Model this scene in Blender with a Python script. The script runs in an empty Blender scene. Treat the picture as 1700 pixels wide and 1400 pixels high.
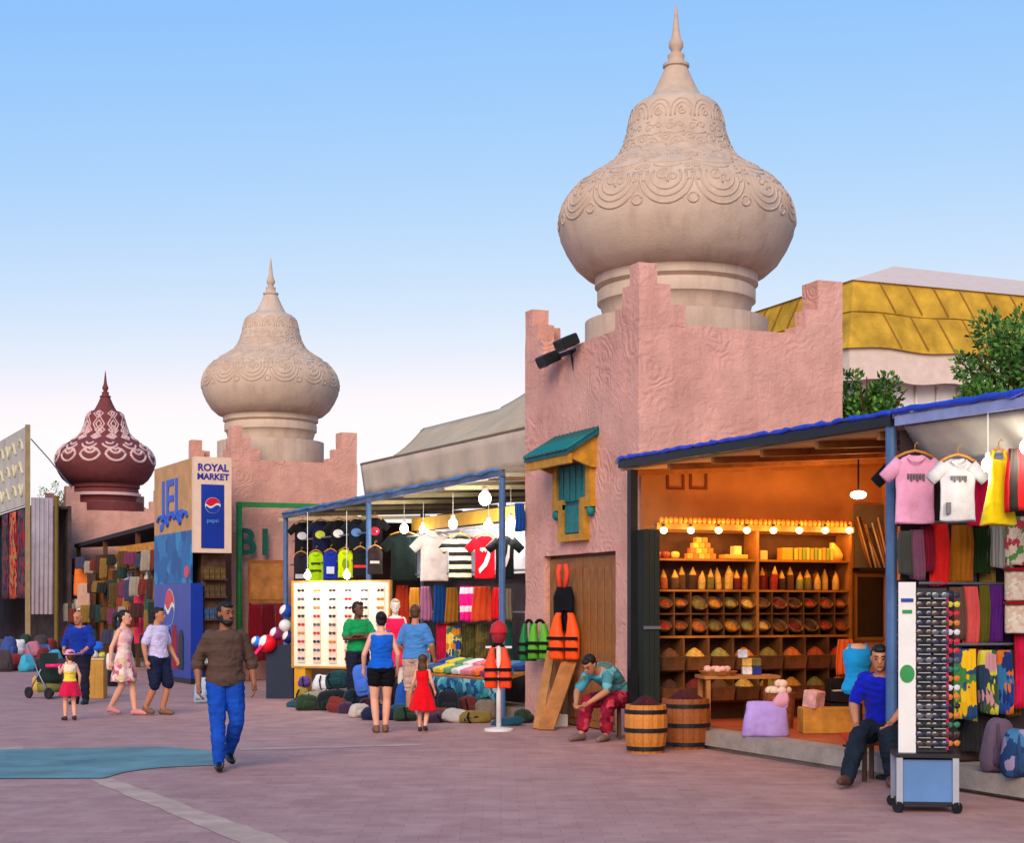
import bpy, bmesh, math, random
from mathutils import Vector, Matrix, Euler, noise
R = math.radians
random.seed(7)
scene = bpy.context.scene
COL = scene.collection

# ------------------------------------------------------------------ camera, sky, sun, exposure
YAW = R(22.4); FPX = 2653.0; EYE = 1.68; HORIZON = 1011.0
cam = bpy.data.cameras.new('camera')
cam.sensor_width = 36.0
cam.lens = 36.0 * FPX / 1700.0
cam.shift_y = (HORIZON - 700.0) / 1700.0
cam.clip_start = 0.1
cam.clip_end = 3000.0
camera = bpy.data.objects.new('camera', cam)
camera.location = (0, 0, EYE)
camera.rotation_euler = (R(90), 0, -YAW)
COL.objects.link(camera)
scene.camera = camera

SUN_ELEV = 30.0      # soft evening sun behind the camera, to its left
SUN_AZ = 214.0       # compass bearing of the sun, clockwise from +Y
world = bpy.data.worlds.new('World')
scene.world = world
world.use_nodes = True
wn, wl = world.node_tree.nodes, world.node_tree.links
wn.clear()
sky = wn.new('ShaderNodeTexSky')
sky.sky_type = 'NISHITA'
sky.sun_disc = False
sky.sun_elevation = R(SUN_ELEV)
sky.sun_rotation = R(SUN_AZ)
sky.altitude = 0.0
sky.air_density = 1.0
sky.dust_density = 0.0
sky.ozone_density = 4.0
bg = wn.new('ShaderNodeBackground')
bg.inputs['Strength'].default_value = 0.10
wo = wn.new('ShaderNodeOutputWorld')
# one grade for the whole sky, channel by channel: clear blue overhead, rosy white towards the horizon as at dusk
sep = wn.new('ShaderNodeSeparateColor'); com = wn.new('ShaderNodeCombineColor')
wl.new(sky.outputs[0], sep.inputs[0])
for ch, gam, gain in (('Red', 1.28, 1.32), ('Green', 0.62, 2.24), ('Blue', 0.36, 4.25)):
    pw = wn.new('ShaderNodeMath'); pw.operation = 'POWER'; pw.inputs[1].default_value = gam
    ml = wn.new('ShaderNodeMath'); ml.operation = 'MULTIPLY'; ml.inputs[1].default_value = gain
    mi = wn.new('ShaderNodeMath'); mi.operation = 'MINIMUM'; mi.inputs[1].default_value = {'Red': 7.6, 'Green': 7.3, 'Blue': 7.35}[ch]
    wl.new(sep.outputs[ch], pw.inputs[0]); wl.new(pw.outputs[0], ml.inputs[0]); wl.new(ml.outputs[0], mi.inputs[0]); wl.new(mi.outputs[0], com.inputs[ch])
wl.new(com.outputs[0], bg.inputs['Color'])
wl.new(bg.outputs[0], wo.inputs['Surface'])

sun = bpy.data.lights.new('sun', 'SUN')
sun.energy = 2.5
sun.angle = R(40)
sun.color = (1.0, 0.80, 0.62)
sun_obj = bpy.data.objects.new('sun', sun)
az, el = R(SUN_AZ), R(SUN_ELEV)
sdir = Vector((math.sin(az) * math.cos(el), math.cos(az) * math.cos(el), math.sin(el)))
sun_obj.rotation_euler = (-sdir).to_track_quat('-Z', 'Y').to_euler()
sun_obj.location = sdir * 60
COL.objects.link(sun_obj)

scene.view_settings.view_transform = 'Standard'
scene.view_settings.look = 'None'
scene.view_settings.exposure = 0.42
scene.view_settings.gamma = 1.0
scene.cycles.use_denoising = True
scene.cycles.max_bounces = 6
scene.cycles.sample_clamp_indirect = 4.0

# ------------------------------------------------------------------ surveying helpers (photo bearing -> place in the world)
CA, SA = math.cos(YAW), math.sin(YAW)
def ray(px):
    k = (px - 850.0) / FPX
    return k
def from_dl(d, l):
    return (l * CA + d * SA, d * CA - l * SA)
def G(px, py, z=0.0):
    d = FPX * (EYE - z) / (py - HORIZON)
    x, y = from_dl(d, ray(px) * d)
    return Vector((x, y, z))
def at_d(px, py, d):
    x, y = from_dl(d, ray(px) * d)
    return Vector((x, y, EYE + (HORIZON - py) * d / FPX))
def on_X(px, py, X):
    k = ray(px)
    Y = X * (CA - k * SA) / (SA + k * CA)
    d = X * SA + Y * CA
    return Vector((X, Y, EYE + (HORIZON - py) * d / FPX))
def on_Y(px, py, Y):
    k = ray(px)
    X = Y * (SA + k * CA) / (CA - k * SA)
    d = X * SA + Y * CA
    return Vector((X, Y, EYE + (HORIZON - py) * d / FPX))
ROW0 = Vector((9.4, 22.6)); RD = Vector((-0.075, 0.9972)).normalized(); RN = Vector((RD.y, -RD.x))
ROWZ = math.atan2(-RD.x, RD.y)          # turn of the bazaar row from +Y
def row(t, back=0.0, z=0.0):             # a place t metres along the row, back metres behind its front
    p = ROW0 + RD * t + RN * back
    return Vector((p.x, p.y, z))
def on_row(px, py, back=0.0):
    k = ray(px)
    o = ROW0 + RN * back
    # l = k d
    lo, do = o.x * CA - o.y * SA, o.x * SA + o.y * CA
    lr, dr = RD.x * CA - RD.y * SA, RD.x * SA + RD.y * CA
    t = (k * do - lo) / (lr - k * dr)
    d = do + t * dr
    p = o + RD * t
    return Vector((p.x, p.y, EYE + (HORIZON - py) * d / FPX))

# ------------------------------------------------------------------ materials
def lin(c):
    return tuple(((v / 255.0) / 12.92 if v <= 10.3 else ((v / 255.0 + 0.055) / 1.055) ** 2.4) for v in c)
MATS = {}
def mat(name, rgb, rough=0.8, var=0.12, scale=5.0, bump=0.0, bscale=30.0, metal=0.0, spec=0.35, trans=0.0, alpha=1.0, sheen=0.0):
    if name in MATS: return MATS[name]
    m = bpy.data.materials.new(name); m.use_nodes = True
    nt = m.node_tree; n = nt.nodes; l = nt.links
    b = n['Principled BSDF']
    c = lin(rgb)
    b.inputs['Roughness'].default_value = rough
    b.inputs['Metallic'].default_value = metal
    b.inputs['Specular IOR Level'].default_value = spec
    if sheen: b.inputs['Sheen Weight'].default_value = sheen
    if trans: b.inputs['Transmission Weight'].default_value = trans
    if alpha < 1: b.inputs['Alpha'].default_value = alpha
    b.inputs['Base Color'].default_value = (*c, 1)
    if var or bump:
        tc = n.new('ShaderNodeTexCoord')
        nz = n.new('ShaderNodeTexNoise'); nz.inputs['Scale'].default_value = scale; nz.inputs['Detail'].default_value = 6
        nz.inputs['Roughness'].default_value = 0.62
        l.new(tc.outputs['Object'], nz.inputs['Vector'])
        if var:
            rp = n.new('ShaderNodeValToRGB')
            e = rp.color_ramp.elements
            e[0].position = 0.3; e[1].position = 0.72
            e[0].color = (*[max(0, v * (1 - var * 1.6)) for v in c], 1)
            e[1].color = (*[min(1, v * (1 + var)) for v in c], 1)
            l.new(nz.outputs['Fac'], rp.inputs['Fac']); l.new(rp.outputs['Color'], b.inputs['Base Color'])
        if bump:
            nb = n.new('ShaderNodeTexNoise'); nb.inputs['Scale'].default_value = bscale; nb.inputs['Detail'].default_value = 4
            l.new(tc.outputs['Object'], nb.inputs['Vector'])
            bp = n.new('ShaderNodeBump'); bp.inputs['Strength'].default_value = bump; bp.inputs['Distance'].default_value = 0.02
            l.new(nb.outputs['Fac'], bp.inputs['Height']); l.new(bp.outputs['Normal'], b.inputs['Normal'])
    MATS[name] = m
    return m
def glow(name, rgb, strength):
    if name in MATS: return MATS[name]
    m = bpy.data.materials.new(name); m.use_nodes = True
    b = m.node_tree.nodes['Principled BSDF']
    b.inputs['Base Color'].default_value = (*lin(rgb), 1)
    b.inputs['Emission Color'].default_value = (*lin(rgb), 1)
    b.inputs['Emission Strength'].default_value = strength
    MATS[name] = m
    return m
def pattern(name, kind, cols, scale=10.0, rough=0.85, axis='Z'):
    """dyed cloth: stripes, checks or a printed floral of the given colours"""
    if name in MATS: return MATS[name]
    m = bpy.data.materials.new(name); m.use_nodes = True
    nt = m.node_tree; n = nt.nodes; l = nt.links
    b = n['Principled BSDF']; b.inputs['Roughness'].default_value = rough; b.inputs['Specular IOR Level'].default_value = 0.2
    tc = n.new('ShaderNodeTexCoord')
    rp = n.new('ShaderNodeValToRGB'); rp.color_ramp.interpolation = 'CONSTANT'
    e = rp.color_ramp.elements
    k = len(cols)
    while len(e) < k: e.new(0.5)
    for i, cc in enumerate(cols):
        e[i].position = i / k; e[i].color = (*lin(cc), 1)
    if kind == 'stripe':
        sp = n.new('ShaderNodeSeparateXYZ'); l.new(tc.outputs['Object'], sp.inputs[0])
        mu = n.new('ShaderNodeMath'); mu.operation = 'MULTIPLY'; mu.inputs[1].default_value = scale
        l.new(sp.outputs[axis], mu.inputs[0])
        nz = n.new('ShaderNodeTexNoise'); nz.inputs['Scale'].default_value = 6; l.new(tc.outputs['Object'], nz.inputs['Vector'])
        ad = n.new('ShaderNodeMath'); ad.operation = 'MULTIPLY_ADD'; ad.inputs[1].default_value = 0.12
        l.new(nz.outputs['Fac'], ad.inputs[0]); l.new(mu.outputs[0], ad.inputs[2])
        fr = n.new('ShaderNodeMath'); fr.operation = 'FRACT'; l.new(ad.outputs[0], fr.inputs[0])
        l.new(fr.outputs[0], rp.inputs['Fac'])
    else:
        vo = n.new('ShaderNodeTexVoronoi'); vo.inputs['Scale'].default_value = scale
        nz = n.new('ShaderNodeTexNoise'); nz.inputs['Scale'].default_value = scale * 1.4; l.new(tc.outputs['Object'], nz.inputs['Vector'])
        mx = n.new('ShaderNodeVectorMath'); mx.operation = 'MULTIPLY_ADD'; mx.inputs[1].default_value = (0.08,) * 3
        l.new(nz.outputs['Color'], mx.inputs[0]); l.new(tc.outputs['Object'], mx.inputs[2])
        l.new(mx.outputs[0], vo.inputs['Vector'])
        sp = n.new('ShaderNodeSeparateXYZ'); l.new(vo.outputs['Color'], sp.inputs[0])
        l.new(sp.outputs['X'], rp.inputs['Fac'])
    l.new(rp.outputs['Color'], b.inputs['Base Color'])
    MATS[name] = m
    return m

def plaster(name, rgb, swirl=1.0):
    """rough trowelled plaster with scooped swirls"""
    if name in MATS: return MATS[name]
    m = mat(name, rgb, rough=0.92, var=0.14, scale=1.6, spec=0.15)
    nt = m.node_tree; n = nt.nodes; l = nt.links
    b = n['Principled BSDF']
    tc = n.new('ShaderNodeTexCoord')
    nz = n.new('ShaderNodeTexNoise'); nz.inputs['Scale'].default_value = 2.3; nz.inputs['Detail'].default_value = 2
    l.new(tc.outputs['Object'], nz.inputs['Vector'])
    mx = n.new('ShaderNodeVectorMath'); mx.operation = 'MULTIPLY_ADD'; mx.inputs[1].default_value = (0.45, 0.45, 0.45)
    l.new(nz.outputs['Color'], mx.inputs[0]); l.new(tc.outputs['Object'], mx.inputs[2])
    vo = n.new('ShaderNodeTexVoronoi'); vo.inputs['Scale'].default_value = 1.9; vo.inputs['Randomness'].default_value = 0.9
    l.new(mx.outputs[0], vo.inputs['Vector'])
    ml = n.new('ShaderNodeMath'); ml.operation = 'MULTIPLY'; ml.inputs[1].default_value = 34.0
    l.new(vo.outputs['Distance'], ml.inputs[0])
    sn = n.new('ShaderNodeMath'); sn.operation = 'SINE'; l.new(ml.outputs[0], sn.inputs[0])
    n3 = n.new('ShaderNodeTexNoise'); n3.inputs['Scale'].default_value = 1.1; n3.inputs['Detail'].default_value = 3
    l.new(tc.outputs['Object'], n3.inputs['Vector'])
    mr = n.new('ShaderNodeMapRange'); mr.inputs['From Min'].default_value = 0.46; mr.inputs['From Max'].default_value = 0.70
    mr.inputs['To Min'].default_value = 0.02; mr.inputs['To Max'].default_value = 0.30
    l.new(n3.outputs['Fac'], mr.inputs['Value'])
    wv = n.new('ShaderNodeMath'); wv.operation = 'MULTIPLY'; l.new(sn.outputs[0], wv.inputs[0]); l.new(mr.outputs[0], wv.inputs[1])
    n2 = n.new('ShaderNodeTexNoise'); n2.inputs['Scale'].default_value = 8; n2.inputs['Detail'].default_value = 7; n2.inputs['Roughness'].default_value = 0.6; n2.inputs['Distortion'].default_value = 1.2
    l.new(tc.outputs['Object'], n2.inputs['Vector'])
    ad = n.new('ShaderNodeMath'); ad.operation = 'MULTIPLY_ADD'; ad.inputs[1].default_value = 1.3
    l.new(n2.outputs['Fac'], ad.inputs[0]); l.new(wv.outputs[0], ad.inputs[2])
    bp = n.new('ShaderNodeBump'); bp.inputs['Strength'].default_value = 0.55 * swirl; bp.inputs['Distance'].default_value = 0.035
    l.new(ad.outputs[0], bp.inputs['Height']); l.new(bp.outputs['Normal'], b.inputs['Normal'])
    return m

def weather(m, rgb_dark, amount=0.5, pale=None):
    """rain streaks running down and broad faded patches on a wall or dome"""
    nt = m.node_tree; n = nt.nodes; l = nt.links; b = n['Principled BSDF']
    src = b.inputs['Base Color'].links[0].from_socket
    tc = n.new('ShaderNodeTexCoord')
    mp = n.new('ShaderNodeMapping'); mp.inputs['Scale'].default_value = (5.0, 5.0, 0.55); l.new(tc.outputs['Object'], mp.inputs['Vector'])
    nz = n.new('ShaderNodeTexNoise'); nz.inputs['Scale'].default_value = 1.0; nz.inputs['Detail'].default_value = 6; nz.inputs['Roughness'].default_value = 0.65
    l.new(mp.outputs[0], nz.inputs['Vector'])
    mr = n.new('ShaderNodeMapRange'); mr.inputs['From Min'].default_value = 0.50; mr.inputs['From Max'].default_value = 0.78; mr.inputs['To Max'].default_value = amount
    l.new(nz.outputs['Fac'], mr.inputs['Value'])
    mx = n.new('ShaderNodeMix'); mx.data_type = 'RGBA'; mx.inputs[7].default_value = (*lin(rgb_dark), 1)
    l.new(mr.outputs[0], mx.inputs[0]); l.new(src, mx.inputs[6])
    out = mx.outputs[2]
    if pale:
        n2 = n.new('ShaderNodeTexNoise'); n2.inputs['Scale'].default_value = 0.9; n2.inputs['Detail'].default_value = 5; l.new(tc.outputs['Object'], n2.inputs['Vector'])
        m2 = n.new('ShaderNodeMapRange'); m2.inputs['From Min'].default_value = 0.48; m2.inputs['From Max'].default_value = 0.72; m2.inputs['To Max'].default_value = 0.5
        l.new(n2.outputs['Fac'], m2.inputs['Value'])
        mx2 = n.new('ShaderNodeMix'); mx2.data_type = 'RGBA'; mx2.inputs[7].default_value = (*lin(pale), 1)
        l.new(m2.outputs[0], mx2.inputs[0]); l.new(out, mx2.inputs[6]); out = mx2.outputs[2]
    l.new(out, b.inputs['Base Color'])

# ------------------------------------------------------------------ mesh helpers
class MB:
    def __init__(s): s.v = []; s.f = []
    def add(s, vs, fs):
        o = len(s.v); s.v += [tuple(p) for p in vs]; s.f += [tuple(i + o for i in f) for f in fs]; return s
    def bx(s, x0, x1, y0, y1, z0, z1):
        return s.add([(x0,y0,z0),(x1,y0,z0),(x1,y1,z0),(x0,y1,z0),(x0,y0,z1),(x1,y0,z1),(x1,y1,z1),(x0,y1,z1)],
                     [(0,3,2,1),(4,5,6,7),(0,1,5,4),(1,2,6,5),(2,3,7,6),(3,0,4,7)])
    def obx(s, c, size, M=None):
        a, b, d = [q / 2 for q in size]; c = Vector(c)
        vs = [Vector(p) for p in [(-a,-b,-d),(a,-b,-d),(a,b,-d),(-a,b,-d),(-a,-b,d),(a,-b,d),(a,b,d),(-a,b,d)]]
        if M is not None: vs = [M @ p for p in vs]
        return s.add([p + c for p in vs], [(0,3,2,1),(4,5,6,7),(0,1,5,4),(1,2,6,5),(2,3,7,6),(3,0,4,7)])
    def beam(s, p, q, w, h):
        """rectangular bar from p to q"""
        p, q = Vector(p), Vector(q); d = q - p
        M = d.to_track_quat('X', 'Z').to_matrix()
        return s.obx((p + q) / 2, (d.length, w, h), M)
    def rings(s, rs, cap=True, closed=False):
        k = len(rs[0]); o = len(s.v)
        for r in rs: s.v += [tuple(p) for p in r]
        m = len(rs)
        for i in range(m if closed else m - 1):
            a = o + i * k; b = o + ((i + 1) % m) * k
            for j in range(k):
                s.f.append((a + j, a + (j + 1) % k, b + (j + 1) % k, b + j))
        if cap and not closed:
            s.f.append(tuple(o + j for j in reversed(range(k))))
            s.f.append(tuple(o + (m - 1) * k + j for j in range(k)))
        return s
    def tube(s, path, rad, n=8, cap=True):
        path = [Vector(p) for p in path]
        rs = []; up = None
        for i, p in enumerate(path):
            d = (path[min(i + 1, len(path) - 1)] - path[max(i - 1, 0)])
            if d.length < 1e-9: d = Vector((0, 0, 1))
            d.normalize()
            if up is None:
                up = d.orthogonal().normalized()
            up = (up - d * up.dot(d))
            if up.length < 1e-6: up = d.orthogonal()
            up.normalize(); sd = d.cross(up)
            r = rad[i] if isinstance(rad, (list, tuple)) else rad
            rs.append([p + (up * math.cos(2 * math.pi * j / n) + sd * math.sin(2 * math.pi * j / n)) * r for j in range(n)])
        return s.rings(rs, cap)
    def lathe(s, prof, n=32, c=(0, 0, 0), cap=True):
        rs = [[(c[0] + r * math.cos(2 * math.pi * j / n), c[1] + r * math.sin(2 * math.pi * j / n), c[2] + z) for j in range(n)] for r, z in prof]
        return s.rings(rs, cap)
    def ball(s, c, r, n=12, m=8):
        rx, ry, rz = r if isinstance(r, (list, tuple)) else (r, r, r)
        rs = []
        for i in range(m + 1):
            t = math.pi * (i + 0.02) / (m + 0.04) - math.pi / 2
            rs.append([(c[0] + rx * math.cos(t) * math.cos(2 * math.pi * j / n), c[1] + ry * math.cos(t) * math.sin(2 * math.pi * j / n), c[2] + rz * math.sin(t)) for j in range(n)])
        return s.rings(rs)
    def prism(s, pts, d0, d1, plane='XZ'):
        """extrude a flat outline; XZ -> along Y, YZ -> along X, XY -> along Z"""
        f = {'XZ': lambda a, b, d: (a, d, b), 'YZ': lambda a, b, d: (d, a, b), 'XY': lambda a, b, d: (a, b, d)}[plane]
        k = len(pts)
        return s.add([f(a, b, d0) for a, b in pts] + [f(a, b, d1) for a, b in pts],
                     [tuple(range(k)), tuple(range(2 * k - 1, k - 1, -1))] + [(i, i + k, (i + 1) % k + k, (i + 1) % k) for i in range(k)])
    def mesh(s, name, m=None, smooth=False, fix=True):
        me = bpy.data.meshes.new(name)
        me.from_pydata(s.v, [], s.f)
        if fix:
            bm = bmesh.new(); bm.from_mesh(me)
            bmesh.ops.recalc_face_normals(bm, faces=bm.faces)
            bm.to_mesh(me); bm.free()
        if m is not None: me.materials.append(m)
        if smooth: me.polygons.foreach_set('use_smooth', [True] * len(me.polygons))
        me.update()
        return me
    def build(s, name, m, parent=None, smooth=False, loc=(0, 0, 0), rot=(0, 0, 0)):
        return put(name, s.mesh(name, m, smooth), parent, loc, rot)
def put(name, me, parent=None, loc=(0, 0, 0), rot=(0, 0, 0), scale=None):
    o = bpy.data.objects.new(name, me); COL.objects.link(o)
    o.parent = parent; o.location = loc; o.rotation_euler = rot
    if scale: o.scale = scale
    return o
def tag(o, label=None, cat=None, group=None, kind=None):
    if label: o['label'] = label
    if cat: o['category'] = cat
    if group: o['group'] = group
    if kind: o['kind'] = kind
    return o
def thing(name, label, cat, loc=(0, 0, 0), rz=0.0, group=None):
    o = bpy.data.objects.new(name, None); COL.objects.link(o)
    o.empty_display_size = 0.2
    o.location = loc; o.rotation_euler = (0, 0, rz)
    return tag(o, label, cat, group)
KIDS = {}
def copy_tree(o, parent=None):
    c = o.copy(); COL.objects.link(c); c.parent = parent
    for ch in [q for q in bpy.data.objects if q.parent is o]: copy_tree(ch, c)
    return c
def soft_edges(me, w=0.01, seg=1):
    bm = bmesh.new(); bm.from_mesh(me)
    bmesh.ops.bevel(bm, geom=bm.edges, offset=w, segments=seg, affect='EDGES', profile=0.6, clamp_overlap=True)
    bm.to_mesh(me); bm.free(); return me
def adobe(me, cut=0.12, amp=0.014, freq=2.2, seed=0.0):
    """give a boxy mesh the uneven surface of hand-laid plaster"""
    bm = bmesh.new(); bm.from_mesh(me)
    bmesh.ops.remove_doubles(bm, verts=bm.verts, dist=1e-5)
    for _ in range(6):
        es = [e for e in bm.edges if e.calc_length() > cut * 1.9]
        if not es: break
        bmesh.ops.subdivide_edges(bm, edges=es, cuts=1, use_grid_fill=True)
    for v in bm.verts:
        p = v.co * freq + Vector((seed, seed * 1.7, 0))
        v.co += noise.noise_vector(p) * amp + noise.noise_vector(p * 3.1) * amp * 0.4
    bm.to_mesh(me); bm.free()
    return me
def text_mesh(txt, size, depth, m, bold=0.0):
    cu = bpy.data.curves.new('lettering', 'FONT'); cu.body = txt; cu.size = size; cu.extrude = depth; cu.offset = bold
    cu.align_x = 'CENTER'; cu.align_y = 'CENTER'; cu.resolution_u = 3
    o = bpy.data.objects.new('lettering', cu); COL.objects.link(o)
    dg = bpy.context.evaluated_depsgraph_get(); dg.update()
    me = bpy.data.meshes.new_from_object(o.evaluated_get(dg))
    bpy.data.objects.remove(o); me.materials.clear(); me.materials.append(m)
    return me
def lamp(name, parent, loc, power, rgb, radius=0.05):
    li = bpy.data.lights.new(name, 'POINT'); li.energy = power; li.color = rgb; li.shadow_soft_size = radius
    o = bpy.data.objects.new(name, li); COL.objects.link(o); o.parent = parent; o.location = loc
    return o
# ------------------------------------------------------------------ palette
M_PINK = plaster('pink_plaster', (214, 158, 143)); weather(M_PINK, (174, 116, 104), 0.5, (224, 174, 158))
M_PINK2 = plaster('pink_plaster_salmon', (214, 158, 140)); weather(M_PINK2, (176, 116, 104), 0.5, (222, 170, 152))
M_DOME = mat('sand_plaster', (197, 173, 153), rough=0.9, var=0.10, scale=2.5, bump=0.25, bscale=25, spec=0.15)
M_DOME2 = mat('sand_plaster_relief', (196, 170, 148), rough=0.9, var=0.10, scale=6, spec=0.15)
weather(M_DOME, (152, 126, 106), 0.6, (208, 188, 168))
M_MAROON = mat('maroon_plaster', (118, 60, 60), rough=0.85, var=0.12, bump=0.2, spec=0.2)
M_PALEROSE = mat('pale_rose_relief', (216, 178, 172), rough=0.9, var=0.08)
M_TEAL = mat('teal_paint', (16, 112, 112), rough=0.6, var=0.2, scale=8)
M_TEALDK = mat('teal_paint_dark', (14, 84, 92), rough=0.6, var=0.2, scale=8)
M_YPAINT = mat('ochre_paint', (186, 132, 30), rough=0.65, var=0.2, scale=8)
M_DOORWOOD = mat('brown_door_wood', (146, 92, 40), rough=0.6, var=0.25, scale=3, bump=0.2)
M_WOOD = mat('warm_wood', (176, 112, 52), rough=0.6, var=0.25, scale=4, bump=0.15)
M_WOODDK = mat('dark_wood', (92, 56, 30), rough=0.65, var=0.25, scale=4, bump=0.15)
M_BLACK = mat('black_paint', (22, 24, 28), rough=0.5, var=0.2)
M_BLACKCL = mat('black_cloth', (24, 24, 28), rough=0.95, var=0.2, spec=0.1)
M_STEEL = mat('grey_steel', (132, 140, 158), rough=0.4, var=0.08, metal=0.6)
M_BLUEPOST = mat('blue_painted_post', (70, 104, 150), rough=0.5, var=0.15)
M_GREEN = mat('green_paint', (38, 132, 66), rough=0.5, var=0.15)
M_WHITE = mat('white_paint', (222, 220, 216), rough=0.7, var=0.05)
M_TARPBLUE = mat('blue_tarpaulin', (28, 66, 196), rough=0.45, var=0.2, scale=9)
M_CANVAS = mat('beige_canvas', (196, 176, 158), rough=0.95, var=0.10, scale=1.5, bump=0.15, bscale=6, spec=0.1)
M_CANVAS2 = mat('tan_canvas', (190, 170, 142), rough=0.95, var=0.10, scale=1.5, spec=0.1)
M_CONC = mat('worn_concrete', (158, 146, 136), rough=0.95, var=0.2, scale=3, bump=0.3)

# ------------------------------------------------------------------ ground
def ground_mat():
    m = mat('plaza_paving', (166, 136, 142), rough=0.75, var=0.0, spec=0.25)
    nt = m.node_tree; n = nt.nodes; l = nt.links; b = n['Principled BSDF']
    tc = n.new('ShaderNodeTexCoord')
    mp = n.new('ShaderNodeMapping'); mp.inputs['Rotation'].default_value = (0, 0, R(22))
    l.new(tc.outputs['Object'], mp.inputs['Vector'])
    br = n.new('ShaderNodeTexBrick'); br.inputs['Scale'].default_value = 1.0
    br.inputs['Brick Width'].default_value = 0.30; br.inputs['Row Height'].default_value = 0.15
    br.inputs['Mortar Size'].default_value = 0.004; br.inputs['Mortar Smooth'].default_value = 0.6
    br.inputs['Color1'].default_value = (*lin((184, 142, 134)), 1); br.inputs['Color2'].default_value = (*lin((171, 129, 123)), 1)
    br.inputs['Mortar'].default_value = (*lin((146, 107, 101)), 1)
    l.new(mp.outputs[0], br.inputs['Vector'])
    n1 = n.new('ShaderNodeTexNoise'); n1.inputs['Scale'].default_value = 0.45; n1.inputs['Detail'].default_value = 8; n1.inputs['Roughness'].default_value = 0.7
    l.new(tc.outputs['Object'], n1.inputs['Vector'])
    rp = n.new('ShaderNodeValToRGB'); e = rp.color_ramp.elements
    e[0].position = 0.30; e[0].color = (*lin((226, 220, 220)), 1); e[1].position = 0.7; e[1].color = (1, 0.98, 0.98, 1)
    l.new(n1.outputs['Fac'], rp.inputs['Fac'])
    mx = n.new('ShaderNodeMix'); mx.data_type = 'RGBA'; mx.blend_type = 'MULTIPLY'; mx.inputs[0].default_value = 1.0
    l.new(br.outputs['Color'], mx.inputs[6]); l.new(rp.outputs['Color'], mx.inputs[7])
    # walked-in dirt streaks and dusty spots
    n2 = n.new('ShaderNodeTexNoise'); n2.inputs['Scale'].default_value = 2.6; n2.inputs['Detail'].default_value = 7; n2.inputs['Distortion'].default_value = 0.4
    l.new(tc.outputs['Object'], n2.inputs['Vector'])
    r2 = n.new('ShaderNodeValToRGB'); e = r2.color_ramp.elements
    e[0].position = 0.42; e[0].color = (0, 0, 0, 1); e[1].position = 0.72; e[1].color = (0.45, 0.45, 0.45, 1)
    l.new(n2.outputs['Fac'], r2.inputs['Fac'])
    m2 = n.new('ShaderNodeMix'); m2.data_type = 'RGBA'; m2.inputs[7].default_value = (*lin((196, 158, 146)), 1)
    l.new(r2.outputs['Color'], m2.inputs[0]); l.new(mx.outputs[2], m2.inputs[6])
    # spills and tyre-dark smudges
    n4 = n.new('ShaderNodeTexNoise'); n4.inputs['Scale'].default_value = 2.3; n4.inputs['Detail'].default_value = 9; n4.inputs['Roughness'].default_value = 0.72
    mp4 = n.new('ShaderNodeMapping'); mp4.inputs['Scale'].default_value = (1.0, 0.45, 1); mp4.inputs['Rotation'].default_value = (0, 0, R(60)); l.new(tc.outputs['Object'], mp4.inputs['Vector']); l.new(mp4.outputs[0], n4.inputs['Vector'])
    r4 = n.new('ShaderNodeMapRange'); r4.inputs['From Min'].default_value = 0.56; r4.inputs['From Max'].default_value = 0.76; r4.inputs['To Max'].default_value = 0.38
    l.new(n4.outputs['Fac'], r4.inputs['Value'])
    m4 = n.new('ShaderNodeMix'); m4.data_type = 'RGBA'; m4.inputs[7].default_value = (*lin((112, 86, 90)), 1)
    l.new(r4.outputs[0], m4.inputs[0]); l.new(m2.outputs[2], m4.inputs[6])
    l.new(m4.outputs[2], b.inputs['Base Color'])
    bp = n.new('ShaderNodeBump'); bp.inputs['Strength'].default_value = 0.12; bp.inputs['Distance'].default_value = 0.01
    l.new(br.outputs['Fac'], bp.inputs['Height']); bp.invert = True
    l.new(bp.outputs['Normal'], b.inputs['Normal'])
    return m
g = MB(); g.add([(-1500, -1500, 0), (1500, -1500, 0), (1500, 1500, 0), (-1500, 1500, 0)], [(0, 1, 2, 3)])
tag(g.build('ground', ground_mat()), kind='structure')
def sheet(name, pix, z, m, label=None):
    raw = [G(x, y) for x, y in pix]
    pts = []
    for a_, b_ in zip(raw, raw[1:] + raw[:1]):
        m_ = max(1, int((b_ - a_).length / 0.12))
        for i_ in range(m_):
            p_ = a_ + (b_ - a_) * (i_ / m_)
            pts.append(p_ + Vector((noise.noise((p_.x * 3, p_.y * 3, z * 90)), noise.noise((p_.x * 3, p_.y * 3, z * 90 + 7)), 0)) * 0.035)
    mb = MB(); k = len(pts)
    mb.add([(p.x, p.y, z) for p in pts], [tuple(range(k))])
    return tag(mb.build(name, m), kind='structure')
M_CREAM = mat('cream_paving_band', (192, 160, 142), rough=0.8, var=0.18, scale=2.5, bump=0.2)
M_TEALG = mat('teal_paving_patch', (96, 138, 140), rough=0.75, var=0.3, scale=1.2, bump=0.2); weather(M_TEALG, (128, 120, 124), 0.55)
sheet('pavement_band', [(-160, 1255), (0, 1243), (40, 1240), (40, 1247), (0, 1250), (-160, 1263)], 0.004, M_CREAM)
sheet('pavement_band', [(150, 1296), (190, 1294), (480, 1400), (640, 1462), (560, 1462), (395, 1400)], 0.004, M_CREAM)
sheet('pavement_band', [(400, 1243), (700, 1236), (700, 1239), (400, 1247)], 0.004, mat('faded_paving_band', (186, 154, 148), rough=0.8, var=0.2, scale=1.5))
sheet('pavement_patch', [(-160, 1262), (0, 1246), (170, 1243), (270, 1241), (362, 1249), (362, 1272), (270, 1276), (205, 1284), (170, 1294), (0, 1294), (-160, 1296)], 0.008, M_TEALG)

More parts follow.
